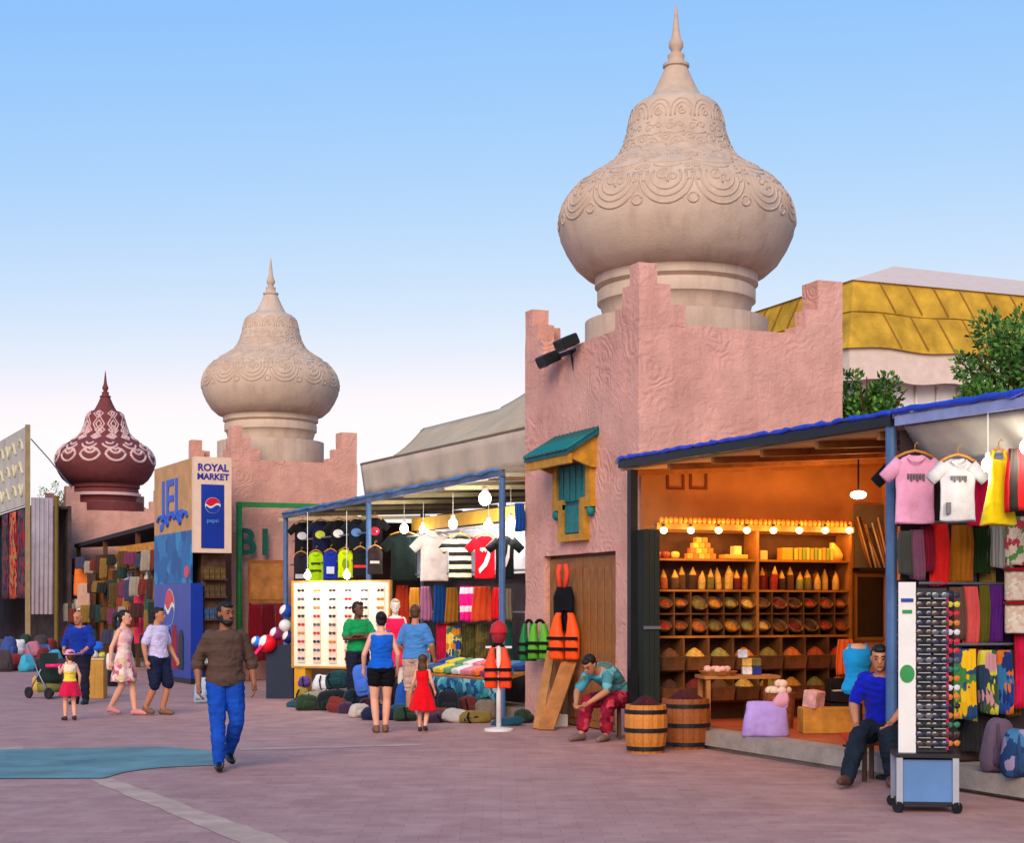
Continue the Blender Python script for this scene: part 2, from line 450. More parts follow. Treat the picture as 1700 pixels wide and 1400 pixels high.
# ------------------------------------------------------------------ onion domes
DOME_PX = [(118, 536), (122, 522), (126, 508), (131, 505), (131, 486), (127, 482), (135, 477), (135, 452), (138, 462), (150, 458), (168, 442), (182, 420),
           (192, 398), (196, 376), (194, 360), (188, 342), (178, 326), (164, 311), (146, 298), (126, 286), (110, 275), (98, 262), (90, 246),
           (84, 228), (80, 210), (77, 196), (74, 186), (70, 179), (60, 171), (52, 168), (49, 166), (44, 164), (36, 150), (29, 136), (23, 122), (19, 113),
           (22, 111), (22, 107), (16, 105), (13, 98), (14, 94), (14, 91), (8, 89), (8, 84), (12, 78), (12, 71), (8, 63), (6, 52), (4, 34), (2, 14), (0.6, 5)]
S_D = 23.15 / FPX
DOME_PROF = [(r * S_D, (HORIZON - y) * S_D + EYE) for r, y in DOME_PX]
ZB = DOME_PROF[0][1]
I0, I1 = 7, 29                       # bulb of the dome within the outline
def arc_table():
    t = [0.0]; P = [DOME_PROF[i] for i in range(I0 + 1, I1)]
    for a, b in zip(P, P[1:]): t.append(t[-1] + math.hypot(b[0] - a[0], b[1] - a[1]))
    return t, P
ARC_T, ARC_P = arc_table()
def on_dome(s, th, off=0.0):
    s = max(0.0, min(ARC_T[-1] - 1e-4, s))
    i = 0
    while ARC_T[i + 1] < s: i += 1
    f = (s - ARC_T[i]) / (ARC_T[i + 1] - ARC_T[i])
    r = ARC_P[i][0] * (1 - f) + ARC_P[i + 1][0] * f + off
    return Vector((r * math.cos(th), r * math.sin(th), ARC_P[i][1] * (1 - f) + ARC_P[i + 1][1] * f))
def s_of_y(y):
    z = (HORIZON - y) * S_D + EYE
    for i in range(len(ARC_P) - 1):
        if ARC_P[i][1] <= z <= ARC_P[i + 1][1]:
            f = (z - ARC_P[i][1]) / (ARC_P[i + 1][1] - ARC_P[i][1]); return ARC_T[i] + f * (ARC_T[i + 1] - ARC_T[i])
    return ARC_T[-1] * 0.5
def relief(curves, s0, rad=0.02):
    """raised mouldings: curves are lists of (across, up) metres around a point of the dome's outline"""
    mb = MB()
    for cv in curves:
        r0 = max(0.3, on_dome(s0, 0).x)
        pts = []
        for a, u in cv:
            rr = max(0.25, on_dome(s0 + u, 0).x)
            pts.append(on_dome(s0 + u, a / (0.5 * r0 + 0.5 * rr), -rad * 0.25))
        mb.tube(pts, rad, n=5)
    return mb
def arcpts(cx, cy, r, a0, a1, n=12, ry=None):
    return [(cx + r * math.cos(R(a0 + (a1 - a0) * i / n)), cy + (ry or r) * math.sin(R(a0 + (a1 - a0) * i / n))) for i in range(n + 1)]
def spiral(cx, cy, r, a0, turns, n=22):
    return [(cx + r * (1 - 0.85 * i / n) * math.cos(R(a0 + turns * 360 * i / n)), cy + r * (1 - 0.85 * i / n) * math.sin(R(a0 + turns * 360 * i / n))) for i in range(n + 1)]
SL = s_of_y(343); SM = s_of_y(262); SU = s_of_y(205)
low = [arcpts(0, 0, 0.355, 165, 375, 18, 0.37), arcpts(0, 0.01, 0.275, 160, 380, 16, 0.285), arcpts(0, 0.02, 0.20, 150, 390, 14, 0.2), arcpts(0.36, -0.30, 0.07, 0, 360, 9), arcpts(0.36, -0.12, 0.11, 40, 140, 6), arcpts(0, 0.44, 0.36, 200, 340, 10, 0.12), spiral(-0.05, 0.05, 0.10, 60, 1.4), spiral(0.08, 0.0, 0.09, 240, -1.3), arcpts(0, 0.30, 0.20, 200, 340, 8, 0.1),
       spiral(-0.30, 0.22, 0.10, -60, -1.2), spiral(0.30, 0.22, 0.10, 240, 1.2)]
mid = [spiral(-0.09, 0.0, 0.10, 0, 1.4), spiral(0.11, 0.10, 0.09, 180, -1.4), arcpts(0, -0.14, 0.20, 20, 160, 10, 0.13), arcpts(0.0, 0.02, 0.24, 200, 340, 10)]
upp = [arcpts(0, -0.06, 0.17, -10, 190, 12, 0.24), arcpts(0, -0.06, 0.11, -10, 190, 10, 0.17), spiral(0, -0.02, 0.065, 90, 1.3), [(-0.17, -0.16), (0.17, -0.16)]]
S2 = s_of_y(296)
leafy = [spiral(-0.12, 0.02, 0.11, 200, -1.3), spiral(0.12, 0.02, 0.11, -20, 1.3), arcpts(0, 0.10, 0.20, 20, 160, 10, 0.16), [(0, -0.10), (-0.05, 0.02), (0, 0.12), (0.05, 0.02), (0, -0.10)], arcpts(0.0, -0.02, 0.05, 0, 360, 8)]
small = [spiral(-0.06, 0.0, 0.07, 0, 1.2), spiral(0.08, 0.03, 0.06, 180, -1.2), [(-0.14, -0.08), (0, -0.12), (0.14, -0.08)]]
RELIEFS = [(relief(low, SL, 0.02), 14, 0.1), (relief(leafy, S2, 0.018), 15, 0.22), (relief(mid, SM, 0.017), 15, 0.13), (relief(small, s_of_y(234), 0.015), 15, 0.0), (relief(upp, SU, 0.015), 13, 0.0)]
scal = [arcpts(0, 0.08, 0.36, 195, 345, 12, 0.34), arcpts(0, 0.20, 0.20, 190, 350, 10), [(-0.34, 0.0), (-0.22, 0.14), (-0.08, 0.2), (0, 0.12), (0.08, 0.2), (0.22, 0.14), (0.34, 0.0)]]
scal2 = [arcpts(0, 0.04, 0.26, 195, 345, 12), arcpts(0, 0.1, 0.13, 190, 350, 8)]
lat = [[(0, -0.38), (0.2, -0.02), (0.0, 0.3), (-0.2, -0.02), (0, -0.38)], [(0, -0.18), (0.1, -0.01), (0, 0.13), (-0.1, -0.01), (0, -0.18)]]
lat2 = [[(0, -0.16), (0.17, 0.02), (0.0, 0.2), (-0.17, 0.02), (0, -0.16)], arcpts(0, 0.02, 0.06, 0, 360, 8)]
RELIEFS_C = [(relief(scal, s_of_y(352), 0.055), 12, 0), (relief(scal2, s_of_y(312), 0.045), 13, 0.26), (relief(lat2, s_of_y(282), 0.042), 12, 0.0), (relief(lat2, s_of_y(255), 0.036), 11, 0.28), (relief(lat, s_of_y(225), 0.034), 9, 0.0), (relief(lat2, s_of_y(186), 0.03), 8, 0.2)]
def dome_meshes(m):
    drum = MB().lathe([(0.05, ZB - 0.02)] + DOME_PROF[:8] + [(0.05, DOME_PROF[7][1] + 0.02)], 64)
    bulb = MB().lathe([(0.05, DOME_PROF[8][1] + 0.02)] + DOME_PROF[8:30] + [(0.05, DOME_PROF[29][1] + 0.01)], 96)
    fin = MB().lathe([(0.05, DOME_PROF[29][1] - 0.01)] + DOME_PROF[29:], 32)
    return drum, bulb, fin
def add_dome(t, base_top, m_bulb, m_drum, m_rel, rels, m_fin=None):
    drum, bulb, fin = dome_meshes(None)
    d = MB(); d.v, d.f = drum.v, drum.f
    d.build('drum', m_drum, t, True)
    b = bulb.build('dome', m_bulb, t, True)
    fin.build('finial', m_fin or m_bulb, t, True)
    for i, (mb, cnt, ph) in enumerate(rels):
        me = mb.mesh('relief', m_rel, True)
        for k in range(cnt):
            put('relief', me, b, rot=(0, 0, ph + 2 * math.pi * k / cnt))
    for me_o in (t.children_recursive if hasattr(t, 'children_recursive') else []): pass
    return b
def smooth_by_angle(o, ang=40):
    me = o.data
    try: me.set_sharp_from_angle(angle=R(ang))
    except Exception: pass

# ------------------------------------------------------------------ towers
def merlon(sx, sy, wx, wy, z0, steps, th=0.27):
    """stepped corner battlement; sx, sy give the corner, steps = (reach, top)"""
    mb = MB()
    cx, cy = sx * wx / 2, sy * wy / 2
    r0, t0 = steps[0]
    def bxs(xa, xb, ya, yb, z1): mb.bx(min(xa, xb), max(xa, xb), min(ya, yb), max(ya, yb), z0 - 0.02, z1)
    bxs(cx, cx - sx * max(r0, th), cy, cy - sy * max(r0, th), t0)
    pr = max(r0, th)
    for r, t in steps[1:]:
        bxs(cx - sx * pr, cx - sx * r, cy, cy - sy * th, t)
        bxs(cx, cx - sx * th, cy - sy * pr, cy - sy * r, t)
        pr = r
    return mb
def tower(label, loc, rz, wx, wy, m_wall, dome_mats, rels, door=False, zt=5.42, seed=0.0, big=False, zdome=0.0):
    t = thing('domed_tower', label, 'tower', loc, rz, 'domed towers of the bazaar')
    hx, hy = wx / 2, wy / 2
    mb = MB()
    if door:
        dy0, dy1, dz, dep = door
        mb.bx(-hx + dep, hx, -hy, hy, -0.05, zt - 0.25)
        mb.bx(-hx, -hx + dep, -hy, dy0, -0.05, zt - 0.25)
        mb.bx(-hx, -hx + dep, dy1, hy, -0.05, zt - 0.25)
        mb.bx(-hx, -hx + dep, dy0, dy1, dz, zt - 0.25)
    else:
        mb.bx(-hx, hx, -hy, hy, -0.05, zt - 0.25)
    # parapet
    th = 0.27
    mb.bx(-hx, hx, -hy, -hy + th, zt - 0.25, zt); mb.bx(-hx, hx, hy - th, hy, zt - 0.25, zt)
    mb.bx(-hx, -hx + th, -hy + th, hy - th, zt - 0.25, zt); mb.bx(hx - th, hx, -hy + th, hy - th, zt - 0.25, zt)
    w = put('wall', adobe(mb.mesh('wall', m_wall), 0.16, 0.012, 2.0, seed), t)
    st = [(0.25, 6.20), (0.47, 5.94), (0.69, 5.68)]
    st2 = [(0.40, 6.18), (0.60, 5.76), (0.76, 5.52)]
    for (sx, sy, s) in ((-1, -1, st), (1, -1, st2), (-1, 1, st), (1, 1, st2)):
        s = [(a, b + zt - 5.42) for a, b in s]
        put('merlon', adobe(merlon(sx, sy, wx, wy, zt, s).mesh('merlon', m_wall), 0.12, 0.012, 2.4, seed + sx + sy * 3), t)
    # plinth slab the drum stands on
    MB().lathe([(0.02, zt - 0.27), (1.32, zt - 0.27), (1.32, ZB + zdome - 0.004), (0.02, ZB + zdome - 0.004)], 48).build('dome_base', dome_mats[1], t)
    drum, bulb, fin = dome_meshes(None)
    m_bulb, m_drum, m_rel = dome_mats
    for nm, q, m in (('drum', drum, m_drum), ('dome', bulb, m_bulb), ('finial', fin, m_rel if big else m_bulb)):
        o = q.build(nm, m, t, True, loc=(0, 0, zdome))
        smooth_by_angle(o, 50)
        if nm == 'dome': dm = o
    for mbr, cnt, ph in rels:
        me = mbr.mesh('relief', m_rel, True)
        for k in range(cnt): put('relief', me, dm, rot=(0, 0, ph + 2 * math.pi * k / cnt))
    return t
TA = (11.02, 20.5, 0); WX, WY = 3.14, 3.8
dA = on_X(1022, 915, 9.45); dB = on_X(903, 925, 9.45)
tower_a = tower('largest pink tower with sand coloured onion dome beside the spice shop', TA, 0, WX, WY, M_PINK, (M_DOME, M_DOME, M_DOME2), RELIEFS,
                door=(dA.y - TA[1], dB.y - TA[1], dA.z, 0.16), big=True)
tower_b = tower('middle pink tower with sand coloured onion dome behind the green portal', (9.64, 39.2, 0), R(4), WX, WY, M_PINK2, (M_DOME, M_DOME, M_DOME2), RELIEFS, seed=4, zt=5.2)
tower_c = tower('farthest pink tower with maroon dome and pale scalloped relief', (8.15, 57.1, 0), R(4), WX + 0.3, WY, M_PINK2, (M_MAROON, M_MAROON, M_PALEROSE), RELIEFS_C, seed=9, zt=5.0, zdome=-0.45)
for o in tower_c.children:
    if o.name.startswith('drum'):
        for k, zz in ((0, 5.78), (1, 6.10)):
            MB().lathe([(1.0, zz - 0.05), (1.22, zz - 0.05), (1.22, zz + 0.05), (1.0, zz + 0.05)], 48).build('moulding', M_PALEROSE, o)
        break

# tower A: blind window, hood, door
def street_window():
    p0 = on_X(998, 730, 9.45); p1 = on_X(897, 775, 9.45)
    yc = (on_X(925, 800, 9.45).y + on_X(990, 800, 9.45).y) / 2 - TA[1]
    x = -WX / 2
    zt = on_X(950, 772, 9.45).z; zm = on_X(950, 838, 9.45).z; zb = on_X(950, 888, 9.45).z
    w1, w2 = 0.56, 0.36
    w = MB().prism([(yc - w1, zt), (yc + w1, zt), (yc + w1, zm), (yc + w2, zm - 0.06), (yc + w2, zb), (yc - w2, zb), (yc - w2, zm - 0.06), (yc - w1, zm)], x - 0.03, x + 0.02, 'YZ').build('window', M_TEALDK, tower_a)
    f = MB(); e = 0.075
    for a, b in (((yc - w1, zt), (yc - w1, zm)), ((yc + w1, zt), (yc + w1, zm)), ((yc - w2, zm), (yc - w2, zb)), ((yc + w2, zm), (yc + w2, zb))):
        f.bx(x - 0.09, x - 0.002, a[0] - e, a[0] + e, b[1], a[1])
    f.bx(x - 0.092, x - 0.004, yc - w2 - e * 1.2, yc + w2 + e * 1.2, zb - 0.1, zb - 0.001)
    f.bx(x - 0.088, x - 0.003, yc - w1 - e * 1.3, yc - w2 + e, zm - 0.07, zm + 0.07)
    f.bx(x - 0.088, x - 0.003, yc + w2 - e, yc + w1 + e * 1.3, zm - 0.07, zm + 0.07)
    f.build('frame', M_YPAINT, w)
    s = MB()
    for k in range(5):
        yy = yc - w1 + 0.15 + k * (2 * w1 - 0.3) / 4
        s.bx(x - 0.055, x - 0.031, yy - 0.085, yy + 0.085, zm + 0.04, zt - 0.02)
    s.build('shutter', M_TEAL, w)
    MB().bx(x - 0.06, x - 0.031, yc - w2 + 0.1, yc + w2 - 0.1, zb + 0.02, zm - 0.02).build('lower_panel', M_TEAL, w)
    for s_ in (-1, 1):
        MB().ball((x - 0.05, yc + s_ * (w1 + 0.02), zm - 0.13), (0.06, 0.07, 0.08)).build('boss', M_TEAL, w, True)
    # tiled hood on brackets
    h = MB()
    hw = w1 + 0.2
    h.add([(x, yc - hw, zt + 0.42), (x, yc + hw, zt + 0.42), (x - 0.48, yc + hw, zt + 0.12), (x - 0.48, yc - hw, zt + 0.12),
           (x, yc - hw, zt + 0.36), (x, yc + hw, zt + 0.36), (x - 0.48, yc + hw, zt + 0.06), (x - 0.48, yc - hw, zt + 0.06)],
          [(0, 1, 2, 3), (7, 6, 5, 4), (0, 3, 7, 4), (1, 5, 6, 2), (3, 2, 6, 7), (0, 4, 5, 1)])
    hd = h.build('hood', M_TEALDK, tower_a)
    tile = MB()
    tile.rings([[(-0.0 + math.cos(R(a)) * 0.0, math.cos(R(a)) * 0.055, math.sin(R(a)) * 0.045) for a in range(0, 181, 30)], [(-0.5, math.cos(R(a)) * 0.062, -0.31 + math.sin(R(a)) * 0.05) for a in range(0, 181, 30)]])
    me = tile.mesh('tile', M_TEAL, True)
    n = 12
    for k in range(n):
        put('tile', me, hd, loc=(x - 0.0, yc - hw + 0.06 + k * (2 * hw - 0.12) / (n - 1), zt + 0.425))
    MB().bx(x - 0.46, x - 0.40, yc - hw + 0.02, yc + hw - 0.02, zt - 0.06, zt + 0.075).build('fascia_board', M_YPAINT, hd)
    for s_ in (-1, 1):
        yy = yc + s_ * (hw - 0.1)
        MB().prism([(x, zt - 0.1), (x - 0.09, zt - 0.1), (x - 0.44, zt + 0.03), (x - 0.44, zt + 0.08), (x, zt + 0.34)], yy - 0.035, yy + 0.035, 'XZ').build('bracket', M_YPAINT, hd)
street_window()
def tower_door():
    y0, y1, z1 = dA.y - TA[1], dB.y - TA[1], dA.z
    x = -WX / 2 + 0.16
    d = MB().bx(x - 0.03, x + 0.01, y0, y1, 0.0, z1).build('door', M_WOODDK, tower_a)
    w = (y1 - y0 - 0.1) / 2
    for k in range(2):
        ya = y0 + 0.04 + k * (w + 0.02)
        MB().bx(x - 0.075, x - 0.031, ya, ya + w, 0.02, z1 - 0.05).build('door_leaf', M_DOORWOOD, d)
        n = 5
        me = soft_edges(MB().bx(-0.012, 0, -w / n / 2 + 0.012, w / n / 2 - 0.012, 0.12, z1 - 0.2).mesh('plank', M_DOORWOOD), 0.005)
        for j in range(n): put('plank', me, d, loc=(x - 0.076, ya + w * (j + 0.5) / n, 0))
    MB().bx(x - 0.05, x + 0.0, y0 - 0.0, y1 + 0.0, z1 - 0.05, z1 - 0.001).build('lintel', M_WOODDK, d)
tower_door()
def floodlight():
    p = on_X(935, 580, 9.3)
    t = thing('floodlight', 'black floodlight pair mounted on the parapet of the largest tower', 'floodlight', p)
    MB().beam((0.25, -0.35, 0.02), (0.0, 0.42, -0.07), 0.05, 0.05).build('bracket_arm', M_BLACK, t)
    for yy, zz in ((0.42, -0.08), (-0.22, 0.06)):
        h = put('lamp_head', soft_edges(MB().obx((-0.05, yy, zz), (0.26, 0.34, 0.16), Euler((0, R(-25), 0)).to_matrix()).mesh('lamp_head', M_BLACK), 0.02), t)
        MB().obx((-0.14, yy, zz - 0.07), (0.02, 0.28, 0.13), Euler((0, R(-25), 0)).to_matrix()).build('lens', mat('lamp_glass', (60, 70, 80), rough=0.15), h)
    MB().tube([(0.1, -0.05, -0.02), (0.14, 0.0, -0.16), (0.16, -0.02, -0.3)], 0.015, 6).build('cable', M_BLACK, t)
floodlight()
# ------------------------------------------------------------------ tents behind the row
def quad_slab(mb, pts, th=0.03):
    """cloth panel with thickness, pts in order"""
    P = [Vector(p) for p in pts]
    nrm = (P[1] - P[0]).cross(P[-1] - P[0]).normalized() * th
    k = len(P)
    mb.add([*P, *[p - nrm for p in P]], [tuple(range(k)), tuple(range(2 * k - 1, k - 1, -1))] + [(i, i + k, (i + 1) % k + k, (i + 1) % k) for i in range(k)])
    return mb
def beige_tent():
    o = row(0, 0.9)
    t = thing('canvas_tent', 'long beige canvas tent roof rising behind the clothing stall', 'tent', o, ROWZ)
    # local: x = back, y = along the row; height profile of the ridge sags between masts
    def cloth(name, fn, nu, nv, m):
        mb = MB(); V = []
        for i in range(nu + 1):
            for j in range(nv + 1):
                V.append(fn(i / nu, j / nv))
        F = [(i * (nv + 1) + j, (i + 1) * (nv + 1) + j, (i + 1) * (nv + 1) + j + 1, i * (nv + 1) + j + 1) for i in range(nu) for j in range(nv)]
        mb.add(V, F)
        o_ = mb.build(name, m, t, True)
        md = o_.modifiers.new('thick', 'SOLIDIFY'); md.thickness = 0.02
        return o_
    L0, L1 = 0.9, 8.85; XR = 1.35
    def ridge(y):
        if y < 5.2: return 5.5 + 0.42 * max(0.0, (5.2 - y) / 4.3) ** 1.3 * 2.2
        if y < 9.0: return 5.46
        return 5.46
    def fascia(u, v):
        y = L0 + (L1 - L0) * u
        z0, z1 = 3.99, 4.64
        return (0.08 * (1 - v) + 0.025 * math.sin(y * 5.1) * (1 - v), y, z0 + (z1 - z0) * v + 0.02 * math.sin(y * 9) * (1 - v))
    def roof(u, v):
        y0, y1 = L0 + (7.6 - L0) * u, L0 + (8.9 - L0) * u        # the hip leans away along the row
        y = y0 + (y1 - y0) * v
        sag = 0.07 * math.sin(v * math.pi)
        return (0.05 + XR * v, y, 4.64 + (ridge(y) - 4.64) * v - sag)
    def back(u, v):
        y = L0 + (8.9 - L0) * u
        return (XR + 0.06 + 2.6 * v, y, ridge(y) + (4.4 - ridge(y)) * v)
    cloth('fascia', fascia, 60, 4, M_CANVAS)
    cloth('roof_front', roof, 40, 6, M_CANVAS2)
    cloth('roof_back', back, 40, 4, M_CANVAS2)
    mb = MB(); mb.tube([fascia(i / 40, 1.0) for i in range(41)], 0.03, 6)
    mb.build('seam_rope', mat('tent_rope', (120, 100, 82)), t)
    for y in (1.0, 5.0, 8.8):
        MB().tube([(XR, y, 0), (XR, y, ridge(y) - 0.05)], 0.05, 8).build('mast', M_STEEL, t)
beige_tent()

def yellow_marquee():
    Yc = 26.0
    p = on_Y(1423, 475, Yc)
    x0 = p.x
    t = thing('marquee_tent', 'yellow banded marquee with pale hipped roof behind the largest tower', 'marquee', (x0, Yc, 0), 0)
    W, D = 14.0, 12.0
    M_Y = mat('yellow_awning_cloth', (202, 158, 56), rough=0.9, var=0.28, scale=2, spec=0.1)
    M_P = mat('pale_tent_cloth', (222, 198, 182), rough=0.95, var=0.07, spec=0.1)
    M_W = mat('white_tent_drape', (235, 226, 220), rough=0.95, var=0.06, spec=0.1)
    M_SEAM = mat('awning_seam', (150, 110, 40))
    z1, z2, z3, z4 = 7.95, 7.34, 6.62, 6.02
    # hip roof
    r = MB()
    e = 0.35
    ax, ay, az = 3.6, 3.8, 9.35
    bx_, by_ = W - 3.0, 3.8
    r.add([(-e, -e, z1), (W, -e, z1), (W, D, z1), (-e, D, z1), (ax, ay, az), (bx_, by_, az - 0.1)], [(0, 1, 5, 4), (1, 2, 5), (2, 3, 4, 5), (3, 0, 4), (0, 3, 2, 1)])
    r.build('roof', M_P, t)
    def wavy(name, za, zb, off0, off1, m, side, amp=0.02, freq=1.6):
        mb = MB(); n = 60; V = []
        for i in range(n + 1):
            for j in (0, 1):
                u = i / n; L = W if side == 'front' else D
                off = (off0, off1)[j]; s = -off + u * (L + off)
                z = (za, zb)[j] + (amp * math.sin(s * freq * 2 + 1) if j else 0)
                V.append((s, -off, z) if side == 'front' else (-off, s, z))
        F = [(2 * i, 2 * i + 2, 2 * i + 3, 2 * i + 1) for i in range(n)]
        mb.add(V, F); o = mb.build(name, m, t)
        md = o.modifiers.new('thick', 'SOLIDIFY'); md.thickness = 0.02
        return o
    for side in ('front', 'side'):
        a = wavy('upper_band', z1, z2, 0.30, 0.42, M_Y, side)
        b = wavy('lower_band', z2 + 0.04, z3, 0.38, 0.62, M_Y, side, 0.03)
        wavy('valance', z3 + 0.03, z4, 0.55, 0.58, M_P, side, 0.035, 1.9)
        wavy('drape', z4 + 0.06, 0.0, 0.20, 0.25, M_W, side, 0.0)
        # slanting seams sewn on the bands
        L = W if side == 'front' else D
        for band, za, zb, o0, o1 in ((a, z1, z2, 0.30, 0.42), (b, z2 + 0.04, z3, 0.38, 0.62)):
            for k in range(int(L / 0.62)):
                s0 = 0.3 + k * 0.62
                A = (s0, -o0 - 0.012, za) if side == 'front' else (-o0 - 0.012, s0, za)
                B = (s0 + 0.28, -o1 - 0.012, zb + 0.04) if side == 'front' else (-o1 - 0.012, s0 + 0.28, zb + 0.04)
                MB().beam(A, B, 0.025, 0.025).build('seam', M_SEAM, band)
        # gathered folds of the drape
        for k in range(int(L / 0.5)):
            s0 = 0.2 + k * 0.5
            A = (s0, -0.24, z4) if side == 'front' else (-0.24, s0, z4)
            B = (s0, -0.30, 0.05) if side == 'front' else (-0.30, s0, 0.05)
            MB().tube([A, B], [0.03, 0.07], 6).build('drape_fold', M_W, t, True)
yellow_marquee()

# ------------------------------------------------------------------ trees behind the shops
def tree(label, loc, h, rad, zc, seed, cols, n_leaf=5200, elong=1.0):
    rnd = random.Random(seed)
    t = thing('tree', label, 'tree', loc, 0, 'trees behind the shop roofs')
    MB().tube([(0, 0, 0), (0.05, 0.02, h * 0.4), (0.02, 0, h * 0.75), (0, 0, h * 0.95)], [0.14, 0.11, 0.07, 0.02], 8).build('trunk', M_WOODDK, t, True)
    br = MB()
    for k in range(14):
        a = rnd.uniform(0, 6.28); z = zc + rnd.uniform(-0.6, 0.5) * rad
        r = rad * rnd.uniform(0.5, 0.95)
        br.tube([(0, 0, z - 0.4), (math.cos(a) * r * 0.5, math.sin(a) * r * 0.5, z - 0.1), (math.cos(a) * r, math.sin(a) * r, z + 0.25)], [0.04, 0.025, 0.008], 5)
    br.build('branches', M_WOODDK, t)
    clumps = []
    for k in range(46):
        v = Vector((rnd.gauss(0, 1), rnd.gauss(0, 1), rnd.gauss(0, 1))).normalized() * rad * rnd.uniform(0.25, 1.0)
        clumps.append((Vector((v.x, v.y, v.z * elong + zc)), rad * rnd.uniform(0.16, 0.34)))
    for ci, rgb in enumerate(cols):
        mb = MB()
        for k in range(n_leaf // len(cols)):
            c, cr = rnd.choice(clumps)
            d = Vector((rnd.gauss(0, 1), rnd.gauss(0, 1), rnd.gauss(0, 1))).normalized()
            p = c + d * cr * rnd.uniform(0.4, 1.05)
            L = rnd.uniform(0.05, 0.11); w = L * 0.28
            ax = (d + Vector((rnd.uniform(-.7, .7), rnd.uniform(-.7, .7), rnd.uniform(-.2, .9)))).normalized()
            sd = ax.orthogonal().normalized(); sd.rotate(Matrix.Rotation(rnd.uniform(0, 6.28), 3, ax))
            mb.add([p - sd * w * 0.3, p + ax * L * 0.5 + sd * w, p + ax * L, p + ax * L * 0.5 - sd * w], [(0, 1, 2, 3)])
        o = put('crown', mb.mesh('crown', mat('leaf_green_%d' % ci, rgb, rough=0.6, var=0.25, scale=2, spec=0.3), fix=False), t)
TREE_G = [(70, 118, 44), (48, 92, 36), (108, 150, 58)]
p = at_d(1690, 640, 21.5); tree('big bushy green tree rising above the clothes stall roof', (p.x, p.y, 0), p.z + 0.5, 0.98, p.z - 0.12, 3, TREE_G, 9000)
p = at_d(1440, 672, 22.5); tree('low green tree between the largest tower and the blue awning edge', (p.x, p.y, 0), p.z + 0.2, 0.62, p.z - 0.15, 5, TREE_G, 5600, 0.95)
p = at_d(1592, 705, 23.0); tree('small green bush top peeping over the awning in front of white drapes', (p.x, p.y, 0), p.z, 0.40, p.z - 0.1, 11, TREE_G, 2200, 0.8)
p = at_d(92, 830, 66); tree('far thin palm-like tree beside the maroon dome', (p.x, p.y, 0), p.z, 0.8, p.z - 0.3, 17, TREE_G, 1500, 1.3)

